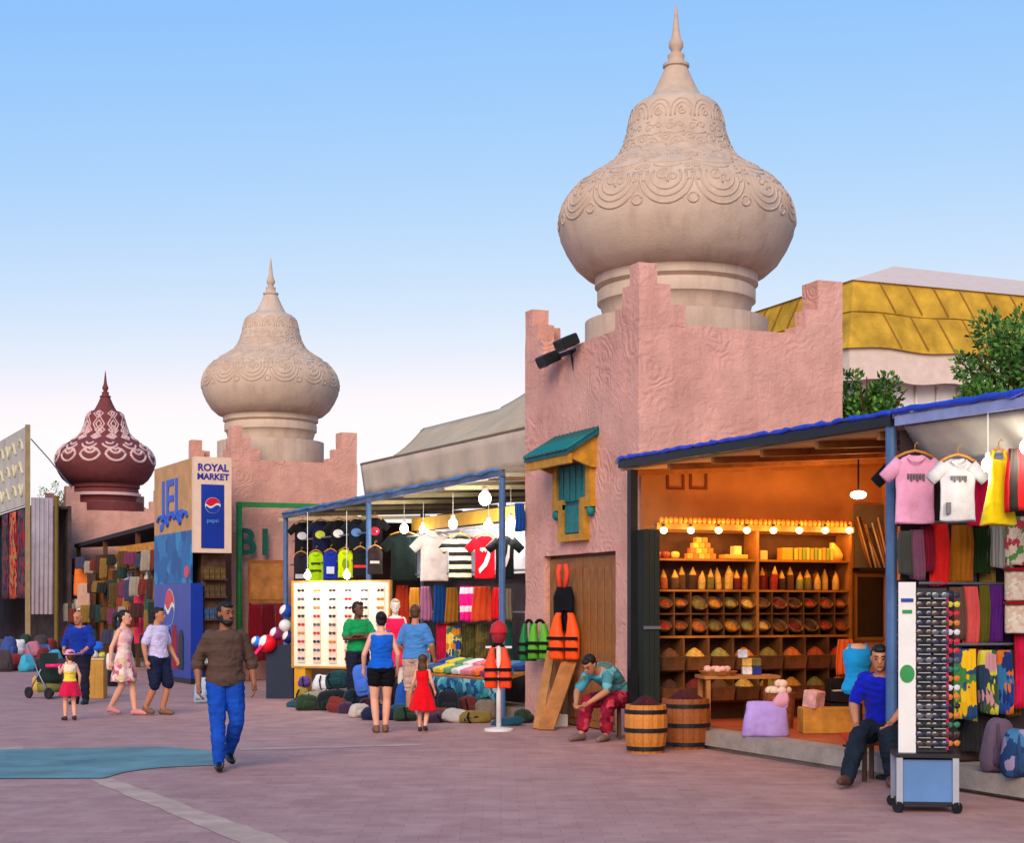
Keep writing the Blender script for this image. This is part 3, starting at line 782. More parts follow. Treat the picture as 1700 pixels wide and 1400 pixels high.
# ------------------------------------------------------------------ spice shop shell
SX = 9.45
M_ORWALL = mat('lamp_tinted_wall', (196, 134, 78), rough=0.85, var=0.12, scale=2, bump=0.25, bscale=8)  # wall base colour carries the orange of the warm lamps
M_CEIL = mat('plywood_ceiling', (204, 160, 110), rough=0.8, var=0.15, scale=2)
M_FLOORR = mat('red_carpet', (196, 62, 36), rough=0.95, var=0.2, scale=7)
PY1 = on_X(1482, 700, SX - 0.3).y        # post between the two shops
ZF = 0.22
def spice_shop():
    t = thing('spice_shop', 'open fronted spice shop with orange lit walls and blue edged black awning', 'shop', (SX, 0, 0), 0)
    y0, y1 = PY1, TA[1] - WY / 2 - 0.015
    D = 3.75
    za, zb = on_X(1045, 768, SX - 0.33).z, on_X(1480, 698, SX - 0.33).z
    fl = MB().bx(0.02, D, y0 - 0.0, y1, 0.0, ZF - 0.03).build('platform', M_CONC, t)
    MB().bx(-0.06, 0.30, y0, y1 - 0.02, 0.05, ZF).build('step_edge', M_CONC, t)
    MB().bx(0.31, D, y0, y1 - 0.01, ZF - 0.029, ZF + 0.004).build('floor', mat('terracotta_floor', (180, 84, 48), rough=0.7, var=0.2, scale=3), t)
    MB().prism([(0.02, ZF), (D, ZF), (D, za + 0.2), (0.02, za - 0.04)], y1 - 0.03, y1, 'XZ').build('side_wall', M_ORWALL, t)
    MB().bx(D, D + 0.12, y0 - 0.1, y1, 0, za + 0.34).build('back_wall', M_ORWALL, t)
    # ceiling rises a little to the back
    c = MB()
    quad_slab(c, [(-0.28, y0, zb - 0.05), (-0.28, y1, za - 0.05), (D + 0.1, y1, za + 0.22), (D + 0.1, y0, zb + 0.22)], -0.03)
    cl = c.build('ceiling', M_CEIL, t)
    for k in range(6):
        yy = y0 + 0.3 + k * (y1 - y0 - 0.5) / 5
        f = (yy - y0) / (y1 - y0); zz = zb + (za - zb) * f
        MB().beam((-0.25, yy, zz - 0.11), (D, yy, zz + 0.15), 0.06, 0.09).build('rafter', M_WOOD, cl)
    rf = MB()
    quad_slab(rf, [(-0.34, y0 - 0.1, zb + 0.06), (-0.34, y1 + 0.02, za + 0.06), (D + 0.2, y1 + 0.02, za + 0.33), (D + 0.2, y0 - 0.1, zb + 0.33)], -0.05)
    rf.build('roof', mat('grey_roof_sheet', (120, 120, 126), rough=0.7), t)
    MB().beam((-0.33, y0 - 0.05, zb - 0.005), (-0.33, y1 - 0.12, za - 0.005), 0.07, 0.10).build('fascia_beam', M_BLACK, t)
    # rumpled tarpaulin lip over the beam
    mb = MB(); n = 70; pts = []
    for i in range(n + 1):
        f = i / n
        pts.append((-0.36 + 0.02 * noise.noise((i * .7, 0, 0)), y0 - 0.05 + f * (y1 - y0 - 0.06), zb + (za - zb) * f + 0.068 + 0.022 * noise.noise((i * .45, 3, 0))))
    mb.tube(pts, [0.026 + 0.022 * noise.noise((i * .6, 7, 0)) for i in range(n + 1)], 7)
    mb.build('tarpaulin_lip', M_TARPBLUE, t, True)
    for yy in (on_X(1050, 900, SX - 0.31).y, ):
        MB().bx(-0.36, -0.26, yy - 0.05, yy + 0.05, 0.0, za - 0.1).build('post', M_BLACK, t)
    MB().tube([(-0.30, y0 + 0.02, 0), (-0.30, y0 + 0.02, zb)], 0.055, 10).build('post', M_BLUEPOST, t)
    # red-brown vents high on the side wall
    for k in range(2):
        q = on_Y(1120 + 38 * k, 797, TA[1] - WY / 2 - 0.03)
        v = MB(); w, h, th = 0.13, 0.13, 0.03
        v.bx(q.x - SX - w, q.x - SX + w, y1 - 0.05, y1 - 0.028, q.z - h, q.z - h + th); v.bx(q.x - SX - w, q.x - SX - w + th, y1 - 0.05, y1 - 0.028, q.z - h + th, q.z + h); v.bx(q.x - SX + w - th, q.x - SX + w, y1 - 0.05, y1 - 0.028, q.z - h + th, q.z + h); v.bx(q.x - SX - w + th, q.x - SX + w - th, y1 - 0.05, y1 - 0.028, q.z + h - th, q.z + h)
        v.build('vent_frame', mat('rust_brown', (130, 62, 30)), t)
    return t, y0, y1, za, zb
spice, SY0, SY1, SZA, SZB = spice_shop()

# ------------------------------------------------------------------ clothes stall on the right
def clothes_stall():
    t = thing('clothes_stall', 'clothes stall with white canopy valance and blue tarpaulin edge at the right', 'stall', (SX, 0, 0), 0)
    y0, y1 = 8.2, SY0 - 0.12
    D = 3.4; z1 = SZB; z0 = z1 - 0.10
    MB().bx(0.02, D, y0, y1, 0.0, 0.20).build('platform', M_CONC, t)
    MB().bx(-0.1, 0.3, y0, y1, 0.04, 0.215).build('step_edge', M_CONC, t)
    MB().bx(D, D + 0.1, y0, SY0, 0, z1 + 0.1).build('back_wall', mat('grey_tarp_wall', (122, 112, 108), rough=0.9), t)
    MB().bx(-0.29, D, SY0 - 0.115, SY0 - 0.1, 0.22, z1 - 0.1).build('partition', mat('dark_curtain', (60, 46, 48), rough=0.95, var=0.2), t)
    r = MB(); quad_slab(r, [(-0.34, y0, z0 + 0.06), (-0.34, y1, z1 + 0.05), (D + 0.2, y1, z1 + 0.3), (D + 0.2, y0, z0 + 0.3)], -0.04)
    r.build('roof', mat('white_roof_sheet', (196, 196, 196), rough=0.8), t)
    MB().beam((-0.34, y0, z0 - 0.0), (-0.34, y1, z1 - 0.02), 0.05, 0.09).build('fascia_beam', mat('pale_blue_beam', (140, 150, 196), rough=0.6), t)
    mb = MB(); n = 50; pts = []
    for i in range(n + 1):
        f = i / n
        pts.append((-0.37, y0 + f * (y1 - y0), z0 + (z1 - z0) * f + 0.072 + 0.02 * noise.noise((i * .5, 9, 0))))
    mb.tube(pts, [0.03 + 0.02 * noise.noise((i * .6, 5, 0)) for i in range(n + 1)], 7); mb.build('tarpaulin_lip', M_TARPBLUE, t, True)
    # pale sagging canvas seen under the roof
    V = []; nu, nv = 24, 8
    for i in range(nu + 1):
        for j in range(nv + 1):
            u, v = i / nu, j / nv
            V.append((-0.25 + 0.35 * v, y0 + (y1 - y0) * u, z0 + (z1 - z0) * u - 0.06 - 0.42 * v + 0.025 * math.sin(u * 17) * math.sin(v * 3.1)))
    mb = MB(); mb.add(V, [(i * (nv + 1) + j, (i + 1) * (nv + 1) + j, (i + 1) * (nv + 1) + j + 1, i * (nv + 1) + j + 1) for i in range(nu) for j in range(nv)])
    o = mb.build('valance', mat('ivory_canvas', (196, 190, 176), rough=0.95, var=0.12, scale=3), t, True)
    o.modifiers.new('thick', 'SOLIDIFY').thickness = 0.012
    MB().tube([(-0.02, y0, 2.98), (-0.02, y1, 3.05)], 0.02, 8).build('rail', M_STEEL, t)
    for z, yy in ((2.50, 0.24), (1.92, 0.28), (1.34, 0.32)):
        MB().tube([(-0.2, SY0 - yy, z), (D - 0.3, SY0 - yy, z)], 0.014, 8).build('rail', M_STEEL, t)
    return t
cstall = clothes_stall()

# ------------------------------------------------------------------ clothing stall in the middle of the row
def middle_stall():
    o = row(0)
    t = thing('clothing_stall', 'long clothing stall with yellow beam and bright lamps between two towers', 'stall', o, ROWZ)
    L = 10.2; z = 3.74; D = 3.2
    def edge(y): return z - 0.012 * y
    MB().bx(0.1, D, -0.05, L, 0.0, 0.14).build('platform', M_CONC, t)
    MB().bx(D, D + 0.1, -0.1, L, 0, z).build('back_wall', mat('shaded_back_wall', (96, 80, 74), rough=0.9, var=0.25), t)  # base colour darkened to stand in for shade inside the stall
    MB().bx(0.2, D, L, L + 0.08, 0, z - 0.2).build('end_wall', mat('shaded_end_wall', (84, 60, 52), rough=0.9), t)  # end wall colour also deepened for the shade under the roof
    r = MB(); quad_slab(r, [(-0.32, -0.15, edge(0) + 0.05), (-0.32, L, edge(L) + 0.05), (D + 0.2, L, edge(L) + 0.2), (D + 0.2, -0.15, edge(0) + 0.2)], 0.04)
    r.build('roof', mat('corrugated_roof', (150, 140, 120), rough=0.8), t)
    MB().beam((-0.30, -0.12, edge(0)), (-0.30, L, edge(L)), 0.06, 0.10).build('fascia_beam', mat('grey_blue_beam', (84, 96, 120), rough=0.6, var=0.3, scale=2), t)
    mb = MB(); n = 60; pts = []
    for i in range(n + 1):
        f = i / n; pts.append((-0.33, f * L, edge(f * L) + 0.055 + 0.03 * noise.noise((i * .4, 1, 0))))
    mb.tube(pts, [0.028 + 0.03 * max(-.5, noise.noise((i * .5, 2, 0))) for i in range(n + 1)], 6); mb.build('tarpaulin_lip', mat('faded_blue_tarp', (70, 120, 180), rough=0.6, var=0.35, scale=3), t, True)
    MB().bx(0.55, 0.65, -0.05, 5.4, 3.12, 3.34).build('yellow_beam', mat('mustard_beam', (190, 140, 40), rough=0.7), t)
    for y in (-0.05, 5.45, L - 0.05):
        MB().tube([(-0.28, y, 0), (-0.28, y, edge(y))], 0.05, 10).build('post', M_BLUEPOST, t)
    for k in range(7):
        y = 0.4 + k * 1.7
        MB().beam((-0.28, y, edge(y) - 0.05), (D, y, edge(y) + 0.1), 0.05, 0.07).build('rafter', mat('pale_rafter', (200, 184, 140)), t)
    MB().bx(0.80, 0.82, 0.0, 5.4, 0.14, 2.25).build('shade_backdrop', mat('shade_backcloth', (58, 48, 50), rough=0.95, var=0.3), t)  # dark sheet added as the shade behind the garments
    MB().bx(0.66, 0.68, 0.0, 5.4, 2.25, 3.1).build('backdrop', mat('white_backdrop_sheet', (225, 225, 228), rough=0.9), t)
    for zz, xx in ((3.0, 0.35), (2.30, 0.5), (1.62, 0.6)):
        MB().tube([(xx, 0, zz), (xx, 5.4, zz)], 0.018, 8).build('rail', M_STEEL, t)
    for zz, xx in ((3.1, -0.1), (2.6, -0.15)):
        MB().tube([(xx, 5.5, zz), (xx, L, zz)], 0.018, 8).build('rail', M_STEEL, t)
    return t
mstall = middle_stall()

# ------------------------------------------------------------------ green portal and B1 mark on the middle tower
def green_portal():
    Yp = 36.6
    a = on_Y(397, 838, Yp); b = on_Y(604, 834, Yp)
    t = thing('green_portal_frame', 'green painted steel portal frame before the middle tower', 'frame', (a.x, Yp, 0), 0)
    w = b.x - a.x
    MB().tube([(0, 0, 0), (0, 0, a.z)], 0.07, 10).build('upright', M_GREEN, t, True)
    MB().tube([(w, 0, 0), (w, 0, a.z)], 0.06, 10).build('upright', M_GREEN, t, True)
    MB().bx(-0.07, w + 0.06, -0.06, 0.06, a.z - 0.05, a.z + 0.06).build('crossbar', M_GREEN, t)
green_portal()
def b1_sign():
    q = on_Y(420, 903, 37.2)
    o = put('wall_lettering', text_mesh('B1', 0.86, 0.02, mat('green_letter_paint', (16, 96, 78), rough=0.6), 0.02), None, (q.x, 36.98, q.z), (R(90), 0, R(4)))
    tag(o, 'green letters B1 painted on the middle pink tower', 'lettering')
b1_sign()
# ------------------------------------------------------------------ cloth goods
def fab(rgb): return mat('cloth_%02x%02x%02x' % rgb, rgb, rough=0.92, var=0.13, scale=5, bump=0.6, bscale=11, spec=0.1, sheen=0.1)
def loft(rows, n=20, seed=0.0, rip=0.006, freq=5):
    """rows: (z, centre x, half width, half thickness); a soft rounded cloth body"""
    rs = []
    for i, (z, cx, a, b) in enumerate(rows):
        ring = []
        for j in range(n):
            th = 2 * math.pi * j / n
            x = cx + a * math.copysign(abs(math.cos(th)) ** 0.75, math.cos(th))
            y = b * math.copysign(abs(math.sin(th)) ** 0.8, math.sin(th))
            y += rip * math.sin(x * freq / max(a, 0.02) + seed * 3 + z * 2.0) + rip * 2.2 * (0.5 - abs(noise.noise((x * 9 + seed, 0.0, z * 5 + x * 3)))) + rip * noise.noise((x * 16 + seed, y * 7, z * 12))
            ring.append((x, y, z + rip * 0.6 * math.sin(th * 3 + seed)))
        rs.append(ring)
    return rs
HANG_N = [0]
M_HANG = mat('wooden_hanger', (190, 132, 60), rough=0.5)
def hanger(parent, w):
    mb = MB()
    mb.tube([(-w * 0.45, 0, -0.05), (-w * 0.2, 0, 0.0), (0, 0, 0.02), (w * 0.2, 0, 0.0), (w * 0.45, 0, -0.05)], 0.014, 6)
    mb.tube([(0, 0, 0.02), (0, 0, 0.07), (0.02, 0, 0.10), (0.035, 0, 0.075)], 0.005, 5)
    mb.build('hanger', M_HANG, parent, True)
def shirt(label, loc, w, h, m, rz=-YAW, group=None, sleeve=0.28, m_sleeve=None, prints=None, cat='shirt', with_hanger=True, name='hanging_shirt', flare=1.0, slim=0.0):
    t = thing(name, label, cat, loc, rz, group)
    HANG_N[0] += 1; sd = HANG_N[0] * 1.37
    a = w / 2 * (0.78 if sleeve else 0.95)
    zt = -0.03
    rows = [(zt - h, 0, a * flare, 0.05), (zt - h * 0.97, 0, a * flare, 0.055), (zt - h * 0.8, 0, a * (0.97 + (flare - 1) * .8), 0.055), (zt - h * 0.5, 0, a * (0.95 - slim + (flare - 1) * .3), 0.06), (zt - h * 0.3, 0, a * 0.98, 0.06),
            (zt - h * 0.18, 0, a * 0.98, 0.055), (zt - h * 0.08, 0, a * 0.86, 0.045), (zt - h * 0.03, 0, a * 0.66, 0.035), (zt, 0, a * 0.42, 0.03), (zt + 0.005, 0, a * 0.38, 0.02)]
    fine = []
    for q0, q1 in zip(rows, rows[1:]):
        k = max(1, int((q1[0] - q0[0]) / (h * 0.06)))
        for i in range(k): fine.append(tuple(u + (v - u) * i / k for u, v in zip(q0, q1)))
    fine.append(rows[-1])
    fine = [(z_, c_, a_, b_ * 0.62) for z_, c_, a_, b_ in fine]
    MB().rings(loft(fine, 30, sd, 0.011)).build('body', m, t, True)
    if sleeve:
        for s in (-1, 1):
            p0 = Vector((s * a * 0.72, 0, zt - h * 0.09)); dr = Vector((s * 0.72, 0, -0.72)).normalized()
            L = h * sleeve * 1.25
            rs = []
            for k in range(4):
                c = p0 + dr * L * k / 3; nrm = Vector((dr.z, 0, -dr.x))
                hw = h * 0.11 * (1.05 - 0.12 * k / 3)
                rs.append([c + nrm * math.cos(2 * math.pi * j / 12) * hw + Vector((0, math.sin(2 * math.pi * j / 12) * 0.035 + 0.004 * math.sin(k * 2 + sd), 0)) for j in range(12)])
            MB().rings(rs).build('sleeve', m_sleeve or m, t, True)
    # neckline
    nk = MB(); nk.tube([(a * 0.42 * math.cos(x), -0.045 + 0.012 * math.sin(x), zt - 0.005 + 0.055 * math.sin(x)) for x in [math.pi + math.pi * i / 10 for i in range(11)]], 0.008, 6)
    nk.build('collar', m_sleeve or m, t, True)
    for (mp, fn) in (prints or []):
        mb = MB(); fn(mb, a, h, zt); mb.build('print', mp, t)
    if with_hanger: hanger(t, w * 0.9)
    return t
def scarf(label, loc, w, h, m, rz=-YAW, group=None, folds=4, name='hanging_fabric', cat='fabric', taper=1.0, thick=0.018, wave=0.028):
    HANG_N[0] += 1; sd = HANG_N[0] * 0.93
    rs = []
    n = 40; folds = folds * 1.6 if folds > 1 else folds
    for i in range(13):
        f = i / 12; z = -h * f
        hw = w / 2 * (0.86 + 0.14 * math.sin(min(1, f * 2.2) * math.pi / 2)) * (1 + (taper - 1) * f)
        ring = []
        for j in range(n):
            th = 2 * math.pi * j / n
            x = hw * math.cos(th)
            y = thick * math.sin(th) + wave * math.sin(folds * math.pi * x / max(hw, .01) + sd + f) * (0.5 + 0.5 * f) * (1 + .5 * noise.noise((sd, x * 6, f * 2))) + 0.008 * noise.noise((x * 20 + sd, f * 8, 0))
            ring.append((x + 0.008 * math.sin(sd + f * 5), y, z + (0.012 * math.sin(x * 20 + sd) if i == 12 else 0)))
        rs.append(ring)
    o = MB().rings(rs).build(name, m, None, True, loc, (0, 0, rz))
    return tag(o, label, cat, group)
def dress(label, loc, w, h, m, rz=-YAW, group=None, name='hanging_dress'):
    t = thing(name, label, 'dress', loc, rz, group)
    HANG_N[0] += 1; sd = HANG_N[0] * 1.1
    a = w / 2
    rows = [(-h, 0, a, 0.09), (-h * 0.98, 0, a, 0.10), (-h * 0.7, 0, a * 0.74, 0.075), (-h * 0.45, 0, a * 0.52, 0.06), (-h * 0.3, 0, a * 0.5, 0.06), (-h * 0.18, 0, a * 0.55, 0.05), (-h * 0.13, 0, a * 0.5, 0.03)]
    MB().rings(loft(rows, 26, sd, 0.014, 7)).build('skirt_body', m, t, True)
    for s in (-1, 1): MB().tube([(s * a * 0.42, 0, -h * 0.15), (s * a * 0.3, 0, 0.0)], 0.016, 6).build('strap', m, t)
    hanger(t, w * 0.6)
    return t
def bag(name, label, loc, size, m, rz=0.0, group=None, cat='bag', handle=True, m2=None):
    t = thing(name, label, cat, loc, rz, group)
    x, y, z = size
    hs_ = (loc[0] * 13.7 + loc[1] * 7.3 + z * 31) % 1.0
    t.rotation_euler = (0.12 * math.sin(hs_ * 40), 0.14 * math.sin(hs_ * 23), rz + 0.5 * (hs_ - .5))
    sd = loc[0] * 3.1 + loc[1] * 1.7 + z * 5
    rows = []
    for f, g, dpt in ((0, .80, .8), (.06, .95, 1.0), (.25, 1.0, 1.08), (.5, .97, 1.0), (.75, .9, .86), (.9, .78, .66), (.97, .6, .42), (1.0, .35, .2)):
        k = 1 + .12 * noise.noise((sd, f * 3, 1.0))
        rows.append((f * z * (1 + .06 * noise.noise((sd, 0, f))), x * .06 * noise.noise((sd + 4, f * 2.5, 0)), x / 2 * g * k, y / 2 * dpt * k))
    MB().rings(loft(rows, 22, sd, min(size) * .045, 5)).build('body', m, t, True)
    if handle:
        if hs_ < 0.45: MB().tube([(-x * 0.25, 0, z * 0.93), (-x * 0.17, 0.01, z * 1.06), (x * 0.02, -.02, z * 1.1), (x * 0.2, -0.02, z * 1.03), (x * 0.25, 0, z * 0.92)], 0.010, 6).build('handle', m2 or M_BLACKCL, t, True)
        else: MB().tube([(-x * .2, -y * .3, z * .9), (-x * .26, -y * .62, z * .6), (-x * .2, -y * .60, z * .25), (-x * .12, -y * .5, z * .1)], 0.014, 6).build('strap', m2 or M_BLACKCL, t, True)
    MB().rings(loft([(z * .12, 0, x * .26, y * .12), (z * .18, 0, x * .32, y * .2), (z * .45, 0, x * .32, y * .2), (z * .55, 0, x * .26, y * .1)], 16, sd + 2, .006)).build('pocket', m2 or m, t, True, (0, -y * .42, 0))
    return t
def bulb(label, loc, rgb, power, r=0.05, cord=0.3, strength=30, group='lit bulbs of the stalls', light_rgb=None):
    t = thing('lamp', label, 'lamp', loc, 0, group)
    MB().ball((0, 0, 0), (r, r, r * 1.15), 14, 10).build('glass_bulb', glow('bulb_%d_%d_%d' % rgb, rgb, strength), t, True)
    MB().lathe([(r * 0.45, r * 0.9), (r * 0.5, r * 1.7), (r * 0.3, r * 2.0)], 12).build('socket', M_WHITE, t)
    MB().tube([(0, 0, r * 1.9), (0, 0, cord)], 0.006, 6).build('cord', M_WHITE, t)
    lamp('lamp_light', t, (0, 0, -r * 1.9), power, light_rgb or lin(rgb), r)
    return t

# ------------------------------------------------------------------ spice shop goods
YS = SY1 - 0.035                      # face of the side wall
YF = YS - 0.34                        # front edge of the shelves
def sp(px, py, Y=None): return on_Y(px, py, Y if Y is not None else YF)
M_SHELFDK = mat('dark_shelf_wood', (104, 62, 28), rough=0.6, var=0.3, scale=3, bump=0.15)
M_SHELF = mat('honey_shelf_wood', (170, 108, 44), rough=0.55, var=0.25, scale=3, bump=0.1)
def spice_shelf():
    x0, x1 = sp(1092, 900).x, sp(1412, 900).x
    t = thing('spice_shelf', 'tall wooden spice shelf with pigeonholes and bins along the orange lit wall', 'shelf', (0, 0, 0))
    xm = sp(1258, 900).x
    for x in (x0, xm, x1): MB().bx(x - 0.02, x + 0.02, YF, YS, ZF, 2.72).build('upright', M_SHELF, t)
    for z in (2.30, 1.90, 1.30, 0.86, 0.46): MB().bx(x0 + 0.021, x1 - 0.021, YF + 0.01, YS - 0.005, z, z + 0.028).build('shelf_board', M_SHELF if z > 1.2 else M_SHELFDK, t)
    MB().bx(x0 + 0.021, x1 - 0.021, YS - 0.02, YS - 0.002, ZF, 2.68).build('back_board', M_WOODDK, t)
    c = MB().bx(x0 - 0.03, x1 + 0.03, YF - 0.04, YF + 0.03, 2.70, 2.78).build('cornice', M_SHELF, t)
    me = MB().ball((0, 0, 0), (0.032, 0.03, 0.045), 8, 6).mesh('knob', mat('amber_knob', (214, 132, 50), rough=0.5), True)
    n = 42
    for k in range(n): put('knob', me, c, loc=(x0 + (x1 - x0) * (k + 0.5) / n, YF - 0.03, 2.82))
    # pigeonholes
    nc = 12; w = (x1 - x0) / nc
    for k in range(1, nc):
        x = x0 + k * w
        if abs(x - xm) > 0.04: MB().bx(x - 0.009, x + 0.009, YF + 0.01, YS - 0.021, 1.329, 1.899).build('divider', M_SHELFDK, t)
    MB().bx(x0 + 0.021, x1 - 0.021, YF + 0.005, YS - 0.021, 1.602, 1.622).build('shelf_board', M_SHELFDK, t)
    nb = 8; wb = (x1 - x0) / nb
    for k in range(1, nb):
        x = x0 + k * wb
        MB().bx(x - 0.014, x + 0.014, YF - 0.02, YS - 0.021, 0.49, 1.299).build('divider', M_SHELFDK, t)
    return x0, x1, w, wb
SHX0, SHX1, PGW, BNW = spice_shelf()
SPICES = [(150, 60, 20), (190, 120, 30), (96, 60, 28), (170, 40, 20), (120, 104, 40), (206, 160, 70), (70, 40, 24), (180, 90, 30), (140, 130, 60), (110, 30, 30)]
sp_names = ['russet', 'ochre', 'brown', 'brick red', 'olive', 'pale yellow', 'dark brown', 'orange', 'green', 'wine red']
def bowl_mesh(): return MB().lathe([(0.02, 0), (0.05, 0.0), (0.085, 0.04), (0.095, 0.075), (0.09, 0.078), (0.078, 0.045), (0.03, 0.02)], 20).mesh('bowl', mat('painted_bowl', (116, 80, 40), rough=0.5, var=0.5, scale=22), True)
BOWL = bowl_mesh()
HEAP = {}
def heap_mesh(i, r, h):
    k = (i, r, h)
    if k not in HEAP:
        mb = MB(); mb.lathe([(r, 0), (r * 0.9, h * 0.2), (r * 0.55, h * 0.65), (r * 0.15, h * 0.97), (0.004, h)], 16)
        HEAP[k] = mb.mesh('spice_heap', mat('spice_%d' % i, SPICES[i], rough=0.95, var=0.3, scale=30, bump=0.5, bscale=60), True)
    return HEAP[k]
cells = 0
for rr, zz in ((0, 1.622), (1, 1.329)):
    for k in range(12):
        i = (k * 7 + rr * 3) % 10
        x = SHX0 + (k + 0.5) * PGW
        t = thing('spice_bowl', 'painted bowl of %s spice, %s in the %s row of pigeonholes' % (sp_names[i], ['first', 'second', 'third', 'fourth', 'fifth', 'sixth', 'seventh', 'eighth', 'ninth', 'tenth', 'eleventh', 'last'][k], ('upper', 'lower')[rr]), 'bowl', (x, YF + 0.10, zz + 0.075), 0, 'bowls in the pigeonholes')
        vv = noise.noise((k * 1.7, rr * 3.3, 0)); t.rotation_euler = (R(40 + 22 * vv), 0.2 * vv, k * 1.1); t.rotation_euler = Euler((R(40 + 22 * vv), R(8 * vv), 0)); t.scale = (1.16 + .2 * vv,) * 3; t.location.x += .012 * vv; t.location.z += 0.006
        put('bowl', BOWL, t); put('spice_heap', heap_mesh(i, 0.078, 0.05), t, (0, 0, 0.045))
for rr, zz in ((0, 0.888), (1, 0.488)):
    for k in range(8):
        i = (k * 3 + rr * 4 + 2) % 10
        x = SHX0 + (k + 0.5) * BNW
        t = thing('spice_bin', 'wooden bin heaped with %s spice, %s row, bin %s from the dark shutter' % (sp_names[i], ('upper', 'lower')[rr], ['first', 'second', 'third', 'fourth', 'fifth', 'sixth', 'seventh', 'eighth'][k]), 'bin', (x, YF + 0.02, zz), 0, 'spice bins of the shelf')
        w = BNW - 0.05
        b = MB().prism([(-0.10, 0.0), (0.2, 0.0), (0.2, 0.2), (-0.14, 0.17)], -w / 2, w / 2, 'YZ').build('box', mat('bin_wood_a', (112, 68, 30), rough=0.7, var=0.35, scale=5) if (k + rr) % 2 else mat('bin_wood_b', (92, 56, 28), rough=0.7, var=0.35, scale=5), t)
        o = put('spice_heap', heap_mesh(i, w * 0.46, 0.12), t, (0, 0.01, 0.165)); o.scale = (1, 0.95, 1)
# cone-topped bags
ORD = ['first', 'second', 'third', 'fourth', 'fifth', 'sixth', 'seventh', 'eighth', 'ninth', 'tenth', 'eleventh', 'twelfth', 'thirteenth', 'fourteenth', 'fifteenth', 'sixteenth', 'seventeenth', 'eighteenth', 'nineteenth', 'twentieth', 'last']
rnd = random.Random(3)
for k in range(21):
    px = 1096 + k * 14.9
    if 1250 < px < 1264: continue
    i = rnd.randrange(10)
    x = sp(px, 960).x
    t = thing('spice_bag', '%s spice bag with a yellow pointed top, %s on the second shelf' % (sp_names[i], ORD[k]), 'bag', (x, YF + 0.10, 1.929), 0, 'pointed bags on the second shelf')
    hb = rnd.uniform(0.12, 0.20); t.rotation_euler = (rnd.uniform(-.05, .05), rnd.uniform(-.09, .09), rnd.uniform(0, 3)); t.location.y += rnd.uniform(-.03, .04); fat = rnd.uniform(.85, 1.12); t.scale = (fat, fat, 1)
    MB().lathe([(0.044, 0), (0.05, 0.02), (0.05, hb), (0.045, hb + 0.01)], 12).build('body', mat('spice_%d' % i, SPICES[i], rough=0.9), t, True)
    MB().lathe([(0.046, hb), (0.04, hb + 0.03), (0.02, hb + 0.08), (0.004, hb + 0.12)], 12).build('pointed_top', mat('yellow_wrap', (240, 170, 60), rough=0.6), t, True)
for k in range(22):
    px = 1100 + k * 14.2
    if 1246 < px < 1268: continue
    i = rnd.randrange(10); h2 = rnd.uniform(.16, .26)
    t = thing('spice_jar', '%s jar standing behind the pointed bags, %s along' % (sp_names[i], (ORD + ['end'])[k]), 'jar', (sp(px, 960).x, YF + 0.23, 1.929), 0, 'jars behind the pointed bags')
    MB().lathe([(.04, 0), (.048, .01), (.048, h2 - .03), (.03, h2 - .01)], 12).build('body', mat('spice_%d' % i, SPICES[i]), t, True)
    MB().lathe([(.032, h2 - .02), (.034, h2 + .02), (.01, h2 + .025)], 12).build('lid', M_SHELFDK, t)
# top shelf
def small_box(label, x, z, s, rgb, y=None, name='soap_box', group='boxes on the top shelf', rz=0.0):
    o = put(name, soft_edges(MB().obx((0, 0, s[2] / 2), s).mesh(name, mat('box_%02x%02x%02x' % rgb, rgb, rough=0.6, var=0.15)), 0.004), None, (x, YF + 0.12 if y is None else y, z), (0, 0, rz))
    return tag(o, label, 'box', group)
xc = sp(1170, 920).x
order = ['bottom', 'second', 'third', 'top']
for lv, cnt in enumerate((5, 4, 3, 2)):
    for k in range(cnt):
        small_box('soap block %s in the %s layer of the stepped pile' % (['at the left end', 'second from left', 'third from left', 'fourth from left', 'at the right end'][k], order[lv]), xc + (k - (cnt - 1) / 2) * 0.085, 2.33 + lv * 0.07, (0.078, 0.1, 0.068), [(236, 160, 50), (228, 120, 50), (240, 190, 80)][(k + lv) % 3], group='soap blocks piled on the top shelf')
xq = sp(1225, 920).x
tag(put('tray', soft_edges(MB().obx((0, 0, 0.03), (0.34, 0.2, 0.06)).mesh('tray', mat('tray_yellow', (232, 170, 60))), 0.01), None, (xq, YF + 0.12, 2.33)), 'low yellow tray under a pale cube on the top shelf', 'tray')
small_box('pale cube standing on the low yellow tray', xq + 0.04, 2.392, (0.11, 0.11, 0.11), (240, 214, 130), group=None)
for k, (px, rgb) in enumerate(((1098, (150, 60, 40)), (1112, (160, 70, 50)), (1128, (240, 200, 80)))):
    tag(MB().lathe([(0.03, 0), (0.055, 0.02), (0.058, 0.07), (0.04, 0.09), (0.01, 0.095)], 14).build('jar', mat('jar_%d' % k, rgb, rough=0.3), None, True, (sp(px, 920).x, YF + 0.12, 2.328)), ['dark red jar at the end of the top shelf', 'reddish jar between the dark red and yellow jars', 'bright yellow jar beside the soap pile'][k], 'jar')
small_box('small cream box right of the middle upright', sp(1273, 920).x, 2.33, (0.11, 0.1, 0.12), (240, 190, 110), group=None)
small_box('larger amber box on the right half of the top shelf', sp(1311, 920).x, 2.33, (0.16, 0.14, 0.16), (240, 160, 40), group=None)
for k in range(10):
    rgb = [(196, 190, 70), (226, 160, 60), (150, 160, 50)][k % 3]
    small_box('%s packet, %s of the row on the right top shelf' % (['yellow-green', 'orange', 'olive'][k % 3], ORD[k]), sp(1325 + k * 6.6, 920).x, 2.33, (0.045, 0.16, 0.15 + 0.015 * (k % 2)), rgb, name='tea_packet', group='packets in a row on the top shelf')
